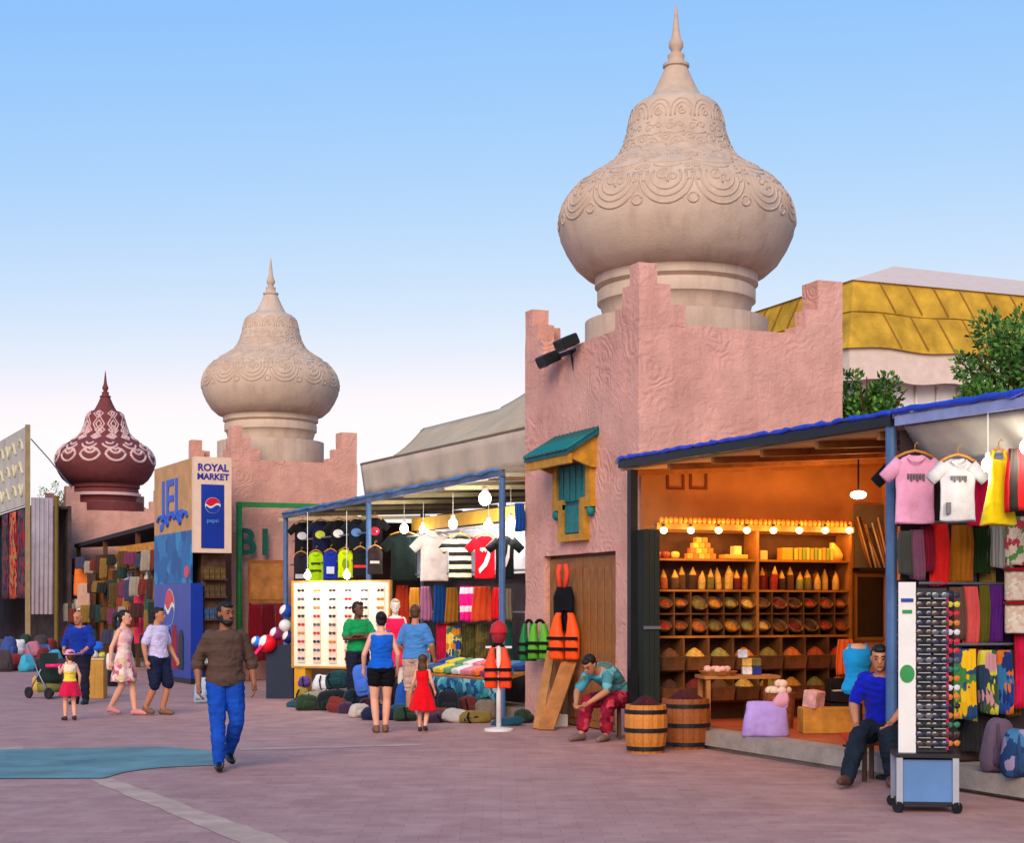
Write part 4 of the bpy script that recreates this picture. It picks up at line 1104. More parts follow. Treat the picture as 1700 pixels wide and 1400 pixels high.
t = thing('paper_bag', 'slumped yellow paper bag at the right end of the top shelf', 'bag', (sp(1396, 920).x, YF + 0.12, 2.328))
MB().rings(loft([(0, 0, 0.09, 0.06), (0.08, 0, 0.1, 0.07), (0.16, -0.02, 0.07, 0.05), (0.24, -0.06, 0.03, 0.03)], 14, 2)).build('body', mat('yellow_paper', (244, 196, 80)), t, True)
# warm bulbs along the cornice
for k, px in enumerate((1102, 1147, 1193, 1240, 1284, 1327, 1370, 1410)):
    p = sp(px, 881, YF - 0.09)
    t = thing('warm_bulb', 'warm round bulb under the shelf cornice, number %s from the dark shutter' % ['one', 'two', 'three', 'four', 'five', 'six', 'seven', 'eight'][k], 'lamp', p, 0, 'warm bulbs along the spice shelf')
    MB().ball((0, 0, 0), (0.045, 0.045, 0.042), 14, 10).build('glass_bulb', glow('warm_bulb_glass', (255, 226, 150), 9.0), t, True)
    MB().lathe([(0.02, 0.035), (0.024, 0.07), (0.016, 0.085)], 10).build('socket', M_BLACK, t)
    lamp('bulb_light', t, (0, -0.09, 0.0), 6.0, (1.0, 0.48, 0.10), 0.05)
def ceiling_lamp():
    p = at_d(1425, 822, 19.6)
    t = thing('ceiling_lamp', 'bright warm ceiling lamp hanging deep inside the spice shop', 'lamp', p)
    MB().ball((0, 0, 0), (0.10, 0.10, 0.05), 16, 10).build('diffuser', glow('lamp_diffuser', (255, 236, 190), 14.0), t, True)
    MB().tube([(0, 0, 0.04), (0, 0, 0.5)], 0.012, 6).build('stem', M_BLACK, t)
    lamp('lamp_light', t, (0, 0, -0.12), 34, (1.0, 0.50, 0.14), 0.1)
ceiling_lamp()
# dark folded shutter at the shop's left jamb
p = on_Y(1075, 880, SY1 - 0.5)
t = thing('folded_shutter', 'narrow dark folded shutter at the jamb of the spice shop', 'shutter', (p.x, SY1 - 0.5, ZF))
for k in range(3):
    w = MB().bx(-0.10 + k * 0.075, -0.03 + k * 0.075, -0.10, 0.10 - 0.03 * k, 0, p.z - ZF).build('leaf', mat('dark_green_shutter', (34, 44, 42), rough=0.5), t)
MB().bx(-0.11, 0.13, -0.12, -0.10, 1.2, 1.24).build('crossbar', M_STEEL, t)
# dividing cabinet at the back wall
def back_corner():
    Y = SY1 - 0.05
    a = on_Y(1420, 958, Y); b = on_Y(1470, 1058, Y)
    t = thing('wall_mirror', 'gold framed dark mirror hanging under the cane rack', 'mirror', ((a.x + b.x) / 2, Y, (a.z + b.z) / 2))
    w, h = abs(a.x - b.x) / 2, abs(a.z - b.z) / 2
    MB().bx(-w, w, -0.02, 0.0, -h, h).build('glass', mat('dark_mirror', (50, 44, 30), rough=0.15, metal=0.3), t)
    f = MB(); e = 0.045
    f.bx(-w - e, w + e, -0.05, 0.001, h, h + e); f.bx(-w - e, w + e, -0.05, 0.001, -h - e, -h); f.bx(-w - e, -w, -0.05, 0.001, -h, h); f.bx(w, w + e, -0.05, 0.001, -h, h)
    f.build('frame', mat('dull_gold', (150, 120, 60), rough=0.4, metal=0.3), t)
    a = on_Y(1420, 838, Y); b = on_Y(1470, 944, Y)
    r = thing('cane_rack', 'rack of leaning wooden canes on the wall of the spice shop', 'rack', ((a.x + b.x) / 2, Y - 0.06, b.z))
    MB().bx(-w - 0.05, w + 0.05, -0.12, 0.05, -0.05, 0.0).build('ledge', M_BLACK, r)
    MB().bx(-w - 0.03, w + 0.03, 0.03, 0.05, 0.0, a.z - b.z).build('backboard', mat('grey_backboard', (120, 110, 96)), r)
    rnd = random.Random(5)
    for k in range(10):
        x = -w + 0.14 + k * (2 * w - 0.16) / 9
        MB().tube([(x, -0.06, 0.0), (x - rnd.uniform(.12, .2), 0.01, rnd.uniform(0.5, 0.72))], 0.014, 6).build('cane', [M_WOOD, mat('pale_cane', (226, 190, 140)), M_WOODDK, mat('white_cane', (230, 220, 206))][k % 4], r, True)
back_corner()
# barrels at the step
def barrel(label, p, r, h, rgb, m_heap):
    t = thing('barrel', label, 'barrel', p, 0.3)
    n = 14; w = 2 * math.pi * r / n
    st = MB(); rs = []
    for f in (0, 0.25, 0.5, 0.75, 1.0):
        rr = r * (0.88 + 0.12 * f) + 0.03 * math.sin(f * math.pi)
        rs.append([(rr, -w * 0.49 * rr / r, f * h), (rr + 0.012, 0, f * h), (rr, w * 0.49 * rr / r, f * h), (rr - 0.025, w * 0.46 * rr / r, f * h), (rr - 0.025, -w * 0.46 * rr / r, f * h)])
    st.rings(rs); me = st.mesh('stave', mat('barrel_wood_%d' % rgb[0], rgb, rough=0.6, var=0.3, scale=3, bump=0.3))
    for k in range(n): put('stave', me, t, rot=(0, 0, 2 * math.pi * k / n))
    for f in (0.10, 0.48, 0.86):
        rr = r * (0.88 + 0.12 * f) + 0.03 * math.sin(f * math.pi) + 0.014
        MB().lathe([(rr - 0.02, f * h - 0.025), (rr, f * h - 0.025), (rr + 0.002, f * h + 0.025), (rr - 0.02, f * h + 0.025)], 28).build('hoop', M_BLACK, t)
    MB().lathe([(0.01, h * 0.1), (r * 0.9, h * 0.1), (r * 0.94, h * 0.95), (r * 0.7, h * 1.03), (r * 0.3, h * 1.16), (0.01, h * 1.2)], 22).build('heap', m_heap, t, True)
M_HIB = mat('dried_hibiscus', (70, 18, 26), rough=0.95, var=0.4, scale=25, bump=0.8, bscale=50)
barrel('small amber slatted barrel at the front corner of the spice shop', G(1072, 1250), 0.225, 0.56, (206, 128, 50), M_HIB)
p = G(1138, 1243); barrel('larger brown barrel heaped with dark petals behind the small barrel', p, 0.27, 0.60, (150, 82, 34), M_HIB)
# display table inside
def display_table():
    q = Vector((10.1, 17.2, ZF))
    t = thing('display_table', 'low wooden display table with trays inside the spice shop', 'table', q, R(-15))
    MB().obx((0, 0, 0.62), (0.95, 0.5, 0.04)).build('tabletop', M_WOOD, t)
    for sx in (-1, 1):
        for sy in (-1, 1): MB().obx((sx * 0.42, sy * 0.2, 0.3), (0.05, 0.05, 0.6)).build('leg', M_WOOD, t)
    tr = thing('shell_tray', 'shallow tray of pink-white pieces at the left of the display table', 'tray', q + Vector((-0.27, 0.0, 0.642)), R(-15))
    MB().lathe([(0.02, 0), (0.2, 0.0), (0.24, 0.05), (0.22, 0.05), (0.18, 0.02)], 18).build('dish', M_WOOD, tr)
    rnd = random.Random(2)
    for k in range(9):
        MB().ball((rnd.uniform(-0.14, 0.14), rnd.uniform(-0.1, 0.1), 0.06 + rnd.uniform(0, 0.03)), (0.05, 0.04, 0.035), 8, 6).build('piece', mat('pink_white_piece', (226, 176, 160), rough=0.7), tr, True)
    rnd = random.Random(8)
    for k, (rgb, nm) in enumerate((((230, 220, 214), 'white'), ((40, 60, 150), 'blue'), ((214, 170, 70), 'yellow'), ((120, 110, 60), 'olive'), ((200, 200, 220), 'pale'))):
        lv = (0, 0, 1, 1, 2)[k]
        tag(put('gift_box', soft_edges(MB().obx((0, 0, 0.05), (0.12, 0.1, 0.10)).mesh('gift_box', mat('gift_%d' % k, rgb, rough=0.5, var=0.3, scale=14)), 0.01), None, q + Vector((0.12 + (k % 2) * 0.125 - (0.06 if lv == 2 else 0), -0.03, 0.642 + lv * 0.104)), (0, 0, R(-15) + rnd.uniform(-.2, .2))), '%s patterned box in the small pile on the display table' % nm, 'box', 'gift boxes piled on the display table')
    b = thing('stool_basket', 'brown wicker basket piled with white rounded goods beside the table', 'basket', (10.42, 16.75, ZF))
    MB().lathe([(0.02, 0), (0.17, 0), (0.20, 0.44), (0.18, 0.44), (0.16, 0.05)], 22).build('basket_body', mat('wicker', (140, 74, 34), rough=0.8, var=0.4, scale=20, bump=0.6, bscale=40), b)
    for k in range(9):
        a = k * 0.9; rr = 0.11 if k < 6 else 0.05
        MB().ball((math.cos(a) * rr, math.sin(a) * rr, 0.46 + (0.08 if k >= 6 else 0)), (0.065, 0.06, 0.055), 10, 7).build('piece', mat('cream_piece', (236, 206, 186), rough=0.7), b, True)
display_table()
t = thing('lilac_sack', 'lilac cloth sack standing on the step of the spice shop', 'sack', (9.62, 15.75, ZF), R(-25))
MB().rings(loft([(0, 0, 0.26, 0.10), (0.03, 0, 0.27, 0.12), (0.2, 0.0, 0.25, 0.12), (0.32, 0.01, 0.23, 0.09), (0.36, 0.02, 0.24, 0.06), (0.40, 0.02, 0.23, 0.03)], 26, 1.0, 0.012, 6)).build('body', fab((176, 146, 214)), t, True)
MB().rings(loft([(0.33, 0.15, 0.10, 0.06), (0.42, 0.18, 0.09, 0.05), (0.50, 0.2, 0.05, 0.03)], 14, 3.0, 0.01)).build('cloth_flap', fab((214, 150, 170)), t, True)
tag(put('wooden_crate', soft_edges(MB().bx(-0.32, 0.32, -0.16, 0.16, 0, 0.30).mesh('wooden_crate', mat('amber_crate', (206, 140, 50), rough=0.7, var=0.25)), 0.01), None, (10.55, 15.9, ZF + 0.004), (0, 0, R(-20))), 'amber wooden crate on the shop floor behind the lilac sack', 'crate')
tag(put('carton', soft_edges(MB().bx(-0.1, 0.1, -0.09, 0.09, 0, 0.2).mesh('carton', mat('pink_carton', (226, 168, 160), rough=0.7, var=0.3, scale=10)), 0.01), None, (10.35, 15.9, ZF + 0.305), (R(8), 0, 0.4)), 'pinkish carton tipped on the amber crate', 'carton')
o = tag(MB().bx(-1.05, 1.05, -0.5, 0.5, 0, 0.012).build('carpet', M_FLOORR, None, False, (10.75, 15.0, ZF + 0.006), (0, 0, R(60))), 'red carpet lying on the floor of the spice shop', 'carpet')
for k in range(2):
    t = thing('plastic_crate', ['lower black plastic crate of the stack near the carpet', 'upper black plastic crate of the stack near the carpet'][k], 'crate', (11.35, 16.75, ZF + 0.02 + k * 0.3), R(-20), 'black crates in the spice shop')
    c = MB(); w, d, h = 0.2, 0.15, 0.27
    c.bx(-w, w, -d, d, 0, 0.02); c.bx(-w, w, -d, -d + 0.015, 0.02, h * 0.45); c.bx(-w, w, d - 0.015, d, 0.02, h); c.bx(-w, -w + 0.015, -d + 0.015, d - 0.015, 0.02, h); c.bx(w - 0.015, w, -d + 0.015, d - 0.015, 0.02, h)
    c.bx(-w, w, -d, -d + 0.015, h - 0.03, h)
    c.build('shell', M_BLACK, t)
    MB().bx(-w + 0.03, w - 0.03, -d + 0.03, d - 0.04, 0.021, 0.13).build('contents', mat('crate_goods_%d' % k, [(190, 150, 170), (206, 200, 190)][k], var=0.5, scale=14), t)
scarf('orange garment hanging beside the dark mirror', at_d(1402, 1062, 19.0), 0.2, 0.42, fab((226, 96, 30)), -YAW, None, 2)
# ------------------------------------------------------------------ clothes stall at the right: garments
def dist(p): return p.x * SA + p.y * CA
def hang_at(px, y0, y1, wpx, X):
    p = on_X(px, y0, X); s = dist(p) / FPX
    return p, wpx * s, (y1 - y0) * s
def hang_y(px, y0, y1, wpx, off):
    p = on_Y(px, y0, SY0 - off); s = dist(p) / FPX
    return p, wpx * s, (y1 - y0) * s
def hang_row(px, y0, y1, wpx, back):
    p = on_row(px, y0, back); s = dist(p) / FPX
    return p, wpx * s, (y1 - y0) * s
def p_oval(rx, rz, cz):
    def f(mb, a, h, zt):
        mb.prism([(rx * math.cos(2 * math.pi * i / 16), zt - h * cz + rz * math.sin(2 * math.pi * i / 16)) for i in range(16)], -0.058, -0.03, 'XZ')
    return f
def p_bars(rows):
    def f(mb, a, h, zt):
        for z0, z1, k in rows: mb.bx(-a * k, a * k, -0.054, -0.03, zt - h * z1, zt - h * z0)
    return f
def p_swash(mb, a, h, zt):
    pts = [(-0.6, 0.78), (-0.1, 0.62), (0.25, 0.4), (0.35, 0.2), (0.55, 0.22), (0.5, 0.5), (0.2, 0.7), (-0.5, 0.88)]
    mb.prism([(x * a, zt - h * z) for x, z in pts], -0.058, -0.03, 'XZ')
def p_motto(mb, a, h, zt):
    for k in range(6): mb.bx(-a * 0.45 + k * a * 0.155, -a * 0.45 + k * a * 0.155 + a * 0.1, -0.054, -0.035, zt - h * (0.34 + 0.03 * (k % 2)), zt - h * 0.27)
M_PRINTG = mat('print_grey', (96, 92, 100)); M_PRINTW = mat('print_white', (226, 222, 216)); M_PRINTB = mat('print_black', (26, 26, 30))
GR = 'garments hung in the clothes stall'
p, w, h = hang_at(1519, 752, 864, 84, 9.16)
shirt('pale pink child T-shirt hanging first in the front row of the clothes stall', p, w, h, fab((226, 158, 190)), group=GR, prints=[(M_PRINTG, p_motto)])
p, w, h = hang_at(1590, 758, 860, 76, 9.2)
shirt('light grey child T-shirt with faint lettering beside the pink one', p, w, h, fab((186, 184, 188)), group=GR, prints=[(M_PRINTG, p_motto), (M_PRINTG, lambda mb, a, h, zt: mb.bx(-a * .7, -a * .45, -.05, -.03, zt - h * .88, zt - h * .7))])
p, w, h = hang_at(1492, 762, 868, 46, 9.55)
shirt('black top half hidden behind the pale pink T-shirt', p, w, h, fab((26, 26, 32)), group=GR)
p, w, h = hang_at(1556, 780, 872, 40, 9.62)
shirt('dark grey top showing between the pink and grey T-shirts', p, w, h, fab((60, 66, 62)), group=GR, sleeve=0)
p, w, h = hang_at(1624, 765, 868, 36, 9.6)
shirt('crimson sleeveless top between the grey T-shirt and the yellow dress', p, w, h, fab((186, 12, 62)), group=GR, sleeve=0)
p, w, h = hang_at(1658, 748, 872, 60, 9.2)
dress('bright yellow flared dress lit by the bulb', p, w, h, fab((232, 204, 20)), group=GR)
p, w, h = hang_at(1692, 745, 850, 46, 9.24)
scarf('red and black striped fabric at the right of the yellow dress', p, w, h, pattern('red_black_stripe', 'stripe', [(190, 22, 26), (190, 22, 26), (40, 34, 32)], 4.5, axis='X'), group=GR)
p, w, h = hang_y(1690, 858, 940, 40, 0.42)
scarf('pale print fabric hanging under the red striped one', p, w, h, pattern('pale_print', 'voronoi', [(220, 206, 190), (190, 70, 90), (90, 150, 80), (230, 214, 200)], 14), group=GR)
for px, y0, y1, wp, c, nm in ((1497, 882, 955, 20, (62, 64, 62), 'charcoal'), (1517, 880, 962, 22, (112, 70, 96), 'plum'), (1535, 874, 948, 20, (120, 22, 44), 'maroon'), (1554, 870, 972, 30, (206, 34, 34), 'scarlet'),
                            (1590, 872, 968, 36, (170, 104, 26), 'mustard brown'), (1622, 876, 954, 28, (36, 56, 28), 'dark green'), (1692, 880, 950, 24, (84, 30, 44), 'wine red')):
    p, w, h = hang_y(px + 6, y0, y1, wp + 4, 0.26)
    scarf('%s garment hanging in the second row of the clothes stall' % nm, p, w, h, fab(c), group=GR, folds=3)
p, w, h = hang_y(1661, 872, 944, 42, 0.33)
scarf('grey checked skirt hanging in the second row', p, w, h, pattern('grey_check', 'stripe', [(150, 148, 146), (120, 120, 122), (160, 158, 152)], 30, axis='X'), group=GR, folds=2, taper=1.1)
for px, y0, y1, wp, c, nm in ((1590, 975, 1060, 26, (96, 70, 64), 'brown'), (1612, 974, 1070, 26, (206, 84, 84), 'coral'), (1634, 972, 1068, 16, (96, 92, 30), 'olive'), (1651, 972, 1068, 24, (88, 34, 124), 'purple'), (1572, 985, 1050, 18, (60, 54, 60), 'slate')):
    p, w, h = hang_y(px, y0, y1, wp + 4, 0.30)
    scarf('%s scarf hanging in the third row of the clothes stall' % nm, p, w, h, fab(c), group=GR, folds=3)
for k, (y0, y1) in enumerate(((948, 998), (1004, 1052))):
    p, w, h = hang_y(1690, y0, y1, 44, 0.45)
    t = thing('woven_bag', ['upper cream woven shoulder bag with red strap', 'lower cream woven shoulder bag under the red strap'][k], 'bag', p, -YAW, 'cream woven bags in the clothes stall')
    MB().rings(loft([(-h, 0, w / 2 * .9, .05), (-h * .95, 0, w / 2, .06), (-h * .1, 0, w / 2, .05), (0, 0, w / 2 * .96, .03)], 20, k, .004)).build('body', pattern('cream_weave', 'voronoi', [(222, 208, 188), (206, 190, 168), (214, 176, 160), (228, 216, 200)], 24), t, True)
    MB().bx(-w / 2, w / 2, -0.07, 0.05, -0.0, 0.03).build('strap', fab((150, 20, 30)), t)
for px, y0, y1, wp, cols, nm, kd in ((1600, 1078, 1196, 40, [(214, 168, 20), (226, 180, 30), (40, 70, 110), (60, 120, 60)], 'yellow and blue', 'v'), (1640, 1080, 1185, 30, [(60, 84, 50), (190, 140, 150), (200, 190, 60), (36, 60, 84)], 'green and pink', 'v'),
                                   (1668, 1080, 1185, 28, [(36, 66, 140), (30, 50, 110), (206, 110, 40), (50, 110, 160)], 'blue and orange', 'v'), (1696, 1052, 1175, 24, [(206, 26, 76), (190, 20, 60)], 'hot pink', 'v')):
    p, w, h = hang_y(px, y0, y1, wp + 3, 0.38)
    scarf('%s patterned wrap hanging low in the clothes stall' % nm, p, w, h, pattern('wrap_' + nm.replace(' ', '_'), 'voronoi', cols, 7), group=GR, folds=3)
for k, (px, y0, y1, wp, c, nm) in enumerate(((1560, 890, 980, 26, (120, 44, 60), 'rosewood'), (1608, 890, 985, 22, (60, 84, 96), 'petrol'), (1640, 890, 990, 22, (150, 120, 60), 'sand'), (1672, 985, 1075, 22, (60, 40, 70), 'aubergine'), (1586, 1070, 1170, 24, (40, 70, 60), 'pine green'), (1622, 1075, 1180, 22, (150, 60, 40), 'terracotta'), (1655, 1078, 1190, 26, (40, 44, 84), 'indigo'), (1684, 1078, 1190, 24, (120, 100, 40), 'moss'), (1575, 1150, 1230, 26, (80, 60, 50), 'umber'), (1612, 1190, 1250, 34, (44, 44, 50), 'graphite'))):
    p, w, h = hang_y(px, y0, y1, wp + 4, 0.18)
    scarf('%s cloth hanging deep inside the clothes stall' % nm, p, w, h, fab(c), group=GR, folds=3)
for k, (px, y0, y1, wp, c, nm) in enumerate(((1722, 872, 975, 34, (40, 70, 120), 'cobalt'), (1756, 874, 970, 34, (170, 60, 90), 'raspberry'), (1792, 874, 965, 34, (90, 84, 60), 'sage'), (1728, 985, 1080, 34, (190, 120, 50), 'amber'), (1764, 985, 1078, 32, (60, 40, 60), 'damson'), (1800, 985, 1080, 34, (50, 100, 90), 'sea green'), (1732, 1092, 1190, 36, (110, 30, 40), 'claret'), (1772, 1092, 1190, 36, (60, 70, 110), 'denim'))):
    p, w, h = hang_y(px, y0, y1, wp, 0.28)
    scarf('%s cloth at the far end of the clothes stall wall' % nm, p, w, h, fab(c), group=GR, folds=3)
p = on_X(1652, 1285, 9.30)
bag('travel_bag', 'purple-grey soft travel bag on the step of the clothes stall', (9.45, on_X(1652, 1240, 9.45).y, 0.215), (0.30, 0.26, 0.48), fab((96, 78, 96)), -YAW, 'bags on the clothes stall step', m2=fab((80, 64, 84)))
bag('travel_bag', 'blue patterned bag beside the purple-grey travel bag', (9.4, on_X(1690, 1240, 9.4).y, 0.215), (0.30, 0.26, 0.42), pattern('blue_bag', 'voronoi', [(44, 84, 130), (30, 60, 100), (150, 130, 160), (60, 110, 150)], 9), -YAW, 'bags on the clothes stall step', m2=fab((40, 70, 110)))
bulb('bright white bulb in front of the yellow dress', on_X(1640, 772, 9.12), (255, 248, 225), 11, 0.055, 0.55, 18, light_rgb=(1, .93, .8))
bulb('bright white bulb at the far right of the clothes stall', on_X(1704, 742, 9.2), (255, 248, 225), 10, 0.055, 0.4, 18, light_rgb=(1, .93, .8))

# ------------------------------------------------------------------ sunglasses stands
def shades_mesh(lens_rgb, frame_rgb, sc=1.0):
    mb = MB()
    for s in (-1, 1):
        mb.ball((s * 0.034 * sc, 0, 0), (0.03 * sc, 0.008, 0.022 * sc), 10, 6)
        mb.tube([(s * 0.062 * sc, 0.0, 0.012), (s * 0.064 * sc, 0.05, 0.012)], 0.004, 4)
    mb.tube([(-0.01, -0.004, 0.008), (0.01, -0.004, 0.008)], 0.005, 5)
    return mb.mesh('sunglasses', mat('lens_%02x%02x%02x' % lens_rgb, lens_rgb, rough=0.12, var=0.0, spec=0.8))
SH_DARK = [shades_mesh(c, None, 1.15) for c in ((24, 24, 28), (60, 44, 36), (30, 34, 60), (84, 84, 96))]
SH_COL = [shades_mesh(c, None, 1.15) for c in ((206, 120, 30), (40, 90, 160), (190, 30, 50), (210, 200, 60), (30, 120, 90), (220, 220, 224), (40, 40, 90), (150, 60, 130))]
def shades(me, loc, rot, label, group):
    o = put('sunglasses', me, None, loc, rot)
    return tag(o, label, 'sunglasses', group)
def sunglass_stand():
    b = G(1534, 1345)
    rz = R(-30)
    t = thing('sunglasses_stand', 'rolling sunglasses stand with blue base and white pillar panel', 'stand', b, rz)
    w = 0.225; z0, z1 = 0.09, 0.455
    M_BP = mat('steel_blue_panel', (88, 128, 178), rough=0.35, var=0.12, scale=2)
    M_AL = mat('aluminium', (176, 180, 190), rough=0.35, metal=0.7, var=0.05)
    bs = MB().bx(-w + .01, w - .01, -w + .01, w - .01, z0, z1 - .02).build('base_panel', M_BP, t)
    fr = MB()
    for sx in (-1, 1):
        for sy in (-1, 1): fr.bx(sx * w - .025, sx * w + .025, sy * w - .025, sy * w + .025, z0 - .02, z1)
    fr.build('corner_post', M_AL, bs)
    MB().bx(-w - .03, w + .03, -w - .03, w + .03, z1, z1 + .03).build('lid', M_BLACK, t)
    MB().bx(-w, w, -w, w, z0 - .03, z0 - .001).build('base_plate', M_BLACK, t)
    for sx in (-1, 1):
        for sy in (-1, 1):
            c = MB().lathe([(0.005, -0.02), (0.045, -0.02), (0.05, 0), (0.045, 0.02), (0.005, 0.02)], 14).build('castor', M_BLACK, t, False, (sx * (w + .01), sy * (w + .01), 0.048), (R(90), 0, R(40 * sx)))
    # pillar boards
    zt = 1.90
    wb = MB().obx((-0.15, -0.10, (z1 + .03 + zt) / 2), (0.14, 0.03, zt - z1 - .03)).build('white_panel', M_WHITE, t)
    MB().prism([(-0.15 + 0.06 * math.cos(2 * math.pi * i / 20), 1.14 + 0.075 * math.sin(2 * math.pi * i / 20)) for i in range(20)], -0.122, -0.116, 'XZ').build('green_oval', M_GREEN, wb)
    MB().bx(-0.19, -0.11, -0.121, -0.116, 1.64, 1.67).build('green_bar', M_GREEN, wb)
    MB().bx(-0.20, -0.10, -0.1215, -0.116, 1.735, 1.765).build('blue_bar', mat('label_blue', (40, 70, 140)), wb)
    M_GRID = mat('dark_grid_panel', (40, 40, 46), rough=0.6)
    d1 = MB().obx((0.055, -0.07, 1.17), (0.24, 0.025, 1.36)).build('display_panel', M_GRID, t)
    d2 = MB().obx((0.20, 0.02, 1.16), (0.10, 0.025, 1.34), Euler((0, 0, R(35))).to_matrix()).build('display_panel', M_GRID, t)
    MB().obx((0.178, -0.072, 1.16), (0.02, 0.03, 1.3)).build('pink_edge_strip', mat('pink_edge', (206, 30, 90)), t)
    me = MB().obx((0, 0, 0), (0.10, 0.05, 0.006)).mesh('peg_shelf', M_AL)
    M4 = Matrix.Translation(b) @ Matrix.Rotation(rz, 4, 'Z')
    rnd = random.Random(4)
    for col, x in enumerate((-0.01, 0.115)):
        for k in range(17):
            z = 0.56 + k * 0.077
            put('peg_shelf', me, d1, (x, -0.10, z - 0.028))
            shades(rnd.choice(SH_DARK), M4 @ Vector((x, -0.115, z)), (0, 0, rz), 'dark sunglasses in the %s column of the rolling stand, row %s from below' % (('first', 'second')[col], ORD[k]), 'sunglasses on the rolling stand')
    for k in range(17):
        z = 0.56 + k * 0.077
        shades(rnd.choice(SH_DARK + SH_COL[:6]), M4 @ Vector((0.235, -0.035, z)), (0, 0, rz + R(35)), 'sunglasses in the outer column of the rolling stand, row %s from below' % ORD[k], 'sunglasses on the rolling stand')
sunglass_stand()
def colour_stand():
    q = G(1478, 1300) + Vector((0.25, 0.25, 0))
    t = thing('sunglasses_tower', 'slim stand of colourful sunglasses behind the rolling stand', 'stand', q, -YAW)
    MB().lathe([(0.01, 0), (0.2, 0), (0.2, 0.025), (0.03, 0.04), (0.01, 0.04)], 20).build('foot', M_BLACK, t)
    pl = MB().obx((0, 0, 1.0), (0.12, 0.04, 1.92)).build('board', M_BLACK, t)
    M4 = Matrix.Translation(q) @ Matrix.Rotation(-YAW, 4, 'Z')
    rnd = random.Random(9)
    for k in range(22):
        z = 0.34 + k * 0.072
        shades(SH_COL[(k * 5 + rnd.randrange(3)) % 8], M4 @ Vector((-0.005 + 0.02 * (k % 2), -0.035, z)), (0, 0, -YAW), 'colourful sunglasses on the slim stand, row %s from below' % (ORD + ['topmost'])[k] if k < 21 else 'colourful sunglasses at the very top of the slim stand', 'sunglasses on the slim stand')
colour_stand()

# ------------------------------------------------------------------ middle stall: garments and goods
GM = 'garments hung in the middle stall'
M_STRIPE = pattern('black_cream_stripe', 'stripe', [(222, 206, 176), (24, 26, 28)], 7.0)
for px, y0, y1, wp, m, lab, pr in ((670, 884, 962, 56, fab((16, 26, 24)), 'black long T-shirt under the first lamp of the middle stall', None), (721, 884, 962, 60, fab((228, 218, 212)), 'white T-shirt in the front row of the middle stall', None),
                                (764, 888, 960, 50, M_STRIPE, 'black and cream striped T-shirt in the middle stall', None), (805, 888, 958, 44, fab((206, 14, 34)), 'red T-shirt with white swash print in the middle stall', [(M_PRINTW, p_swash), (M_PRINTW, p_motto)]),
                                (838, 888, 958, 40, fab((20, 24, 26)), 'black T-shirt with white swash beside the blue post', [(M_PRINTW, p_swash)])):
    p, w, h = hang_row(px, y0, y1, wp, 0.3)
    shirt(lab, p, w, h, m, group=GM, prints=pr)
for i, (px, y0, y1, wp, c, nm) in enumerate(((668, 972, 1040, 22, (190, 60, 34), 'rust'), (689, 976, 1026, 18, (206, 140, 46), 'mustard'), (707, 974, 1030, 18, (170, 110, 150), 'mauve'), (730, 972, 1034, 20, (16, 60, 120), 'navy'),
                                 (750, 976, 1034, 20, (150, 96, 30), 'bronze'), (800, 974, 1032, 30, (200, 70, 34), 'orange-red'), (825, 976, 1030, 16, (206, 20, 30), 'bright red'), (842, 978, 1030, 16, (120, 110, 90), 'khaki'))):
    p, w, h = hang_row(px, y0, y1, wp, 0.45)
    scarf('%s dress hanging in the second row of the middle stall' % nm, p, w, h, fab(c), group=GM, folds=2, taper=1.15)
p, w, h = hang_row(776, 974, 1032, 26, 0.42)
scarf('magenta and white striped dress in the second row of the middle stall', p, w, h, pattern('magenta_white', 'stripe', [(226, 20, 130), (226, 20, 130), (234, 210, 220)], 3.2), group=GM, folds=2)
for px, y0, y1, wp, cols, nm in ((735, 1036, 1102, 22, [(190, 10, 60), (170, 10, 50)], 'crimson'), (753, 1040, 1102, 26, [(40, 70, 150), (206, 130, 40), (60, 120, 90), (230, 200, 90)], 'blue floral'), (778, 1036, 1098, 24, [(84, 78, 40), (60, 60, 30)], 'dark olive'),
                               (800, 1036, 1096, 24, [(70, 62, 36), (96, 84, 40)], 'olive brown'), (822, 1034, 1094, 20, [(40, 50, 46), (60, 30, 50)], 'dark teal'), (843, 1034, 1110, 18, [(16, 74, 60), (20, 60, 50)], 'bottle green'), (704, 1040, 1110, 22, [(60, 150, 170), (230, 200, 60), (190, 60, 60)], 'turquoise floral')):
    p, w, h = hang_row(px, y0, y1, wp, 0.55)
    scarf('%s wrap hanging in the lowest row of the middle stall' % nm, p, w, h, pattern('mrow_' + nm.replace(' ', '_'), 'voronoi', cols, 9), group=GM, folds=3)
for k, (px, py, back, pw) in enumerate(((805, 828, 0.15, 40), (752, 870, 0.05, 30), (671, 878, 0.1, 30), (703, 880, 0.55, 18), (811, 874, 0.05, 28), (848, 868, 0.35, 18))):
    p = on_row(px, py, back)
    bulb(['large white lamp near the roof of the middle stall', 'white bulb hanging on a long cord over the striped T-shirt', 'white bulb over the black T-shirt of the middle stall', 'white bulb behind the white T-shirt', 'white bulb over the red T-shirt', 'white bulb beside the blue post of the middle stall'][k], p, (255, 250, 235), pw * 0.55, 0.075 if k else 0.1, max(0.2, 3.62 - p.z), 14, light_rgb=(1, .95, .86))
p = on_row(863, 836, -0.1)
scarf('rolled blue banner tied beside the largest tower', p, 0.16, 0.42, fab((24, 74, 150)), -YAW, None, 2, thick=0.06, name='blue_banner', cat='banner')
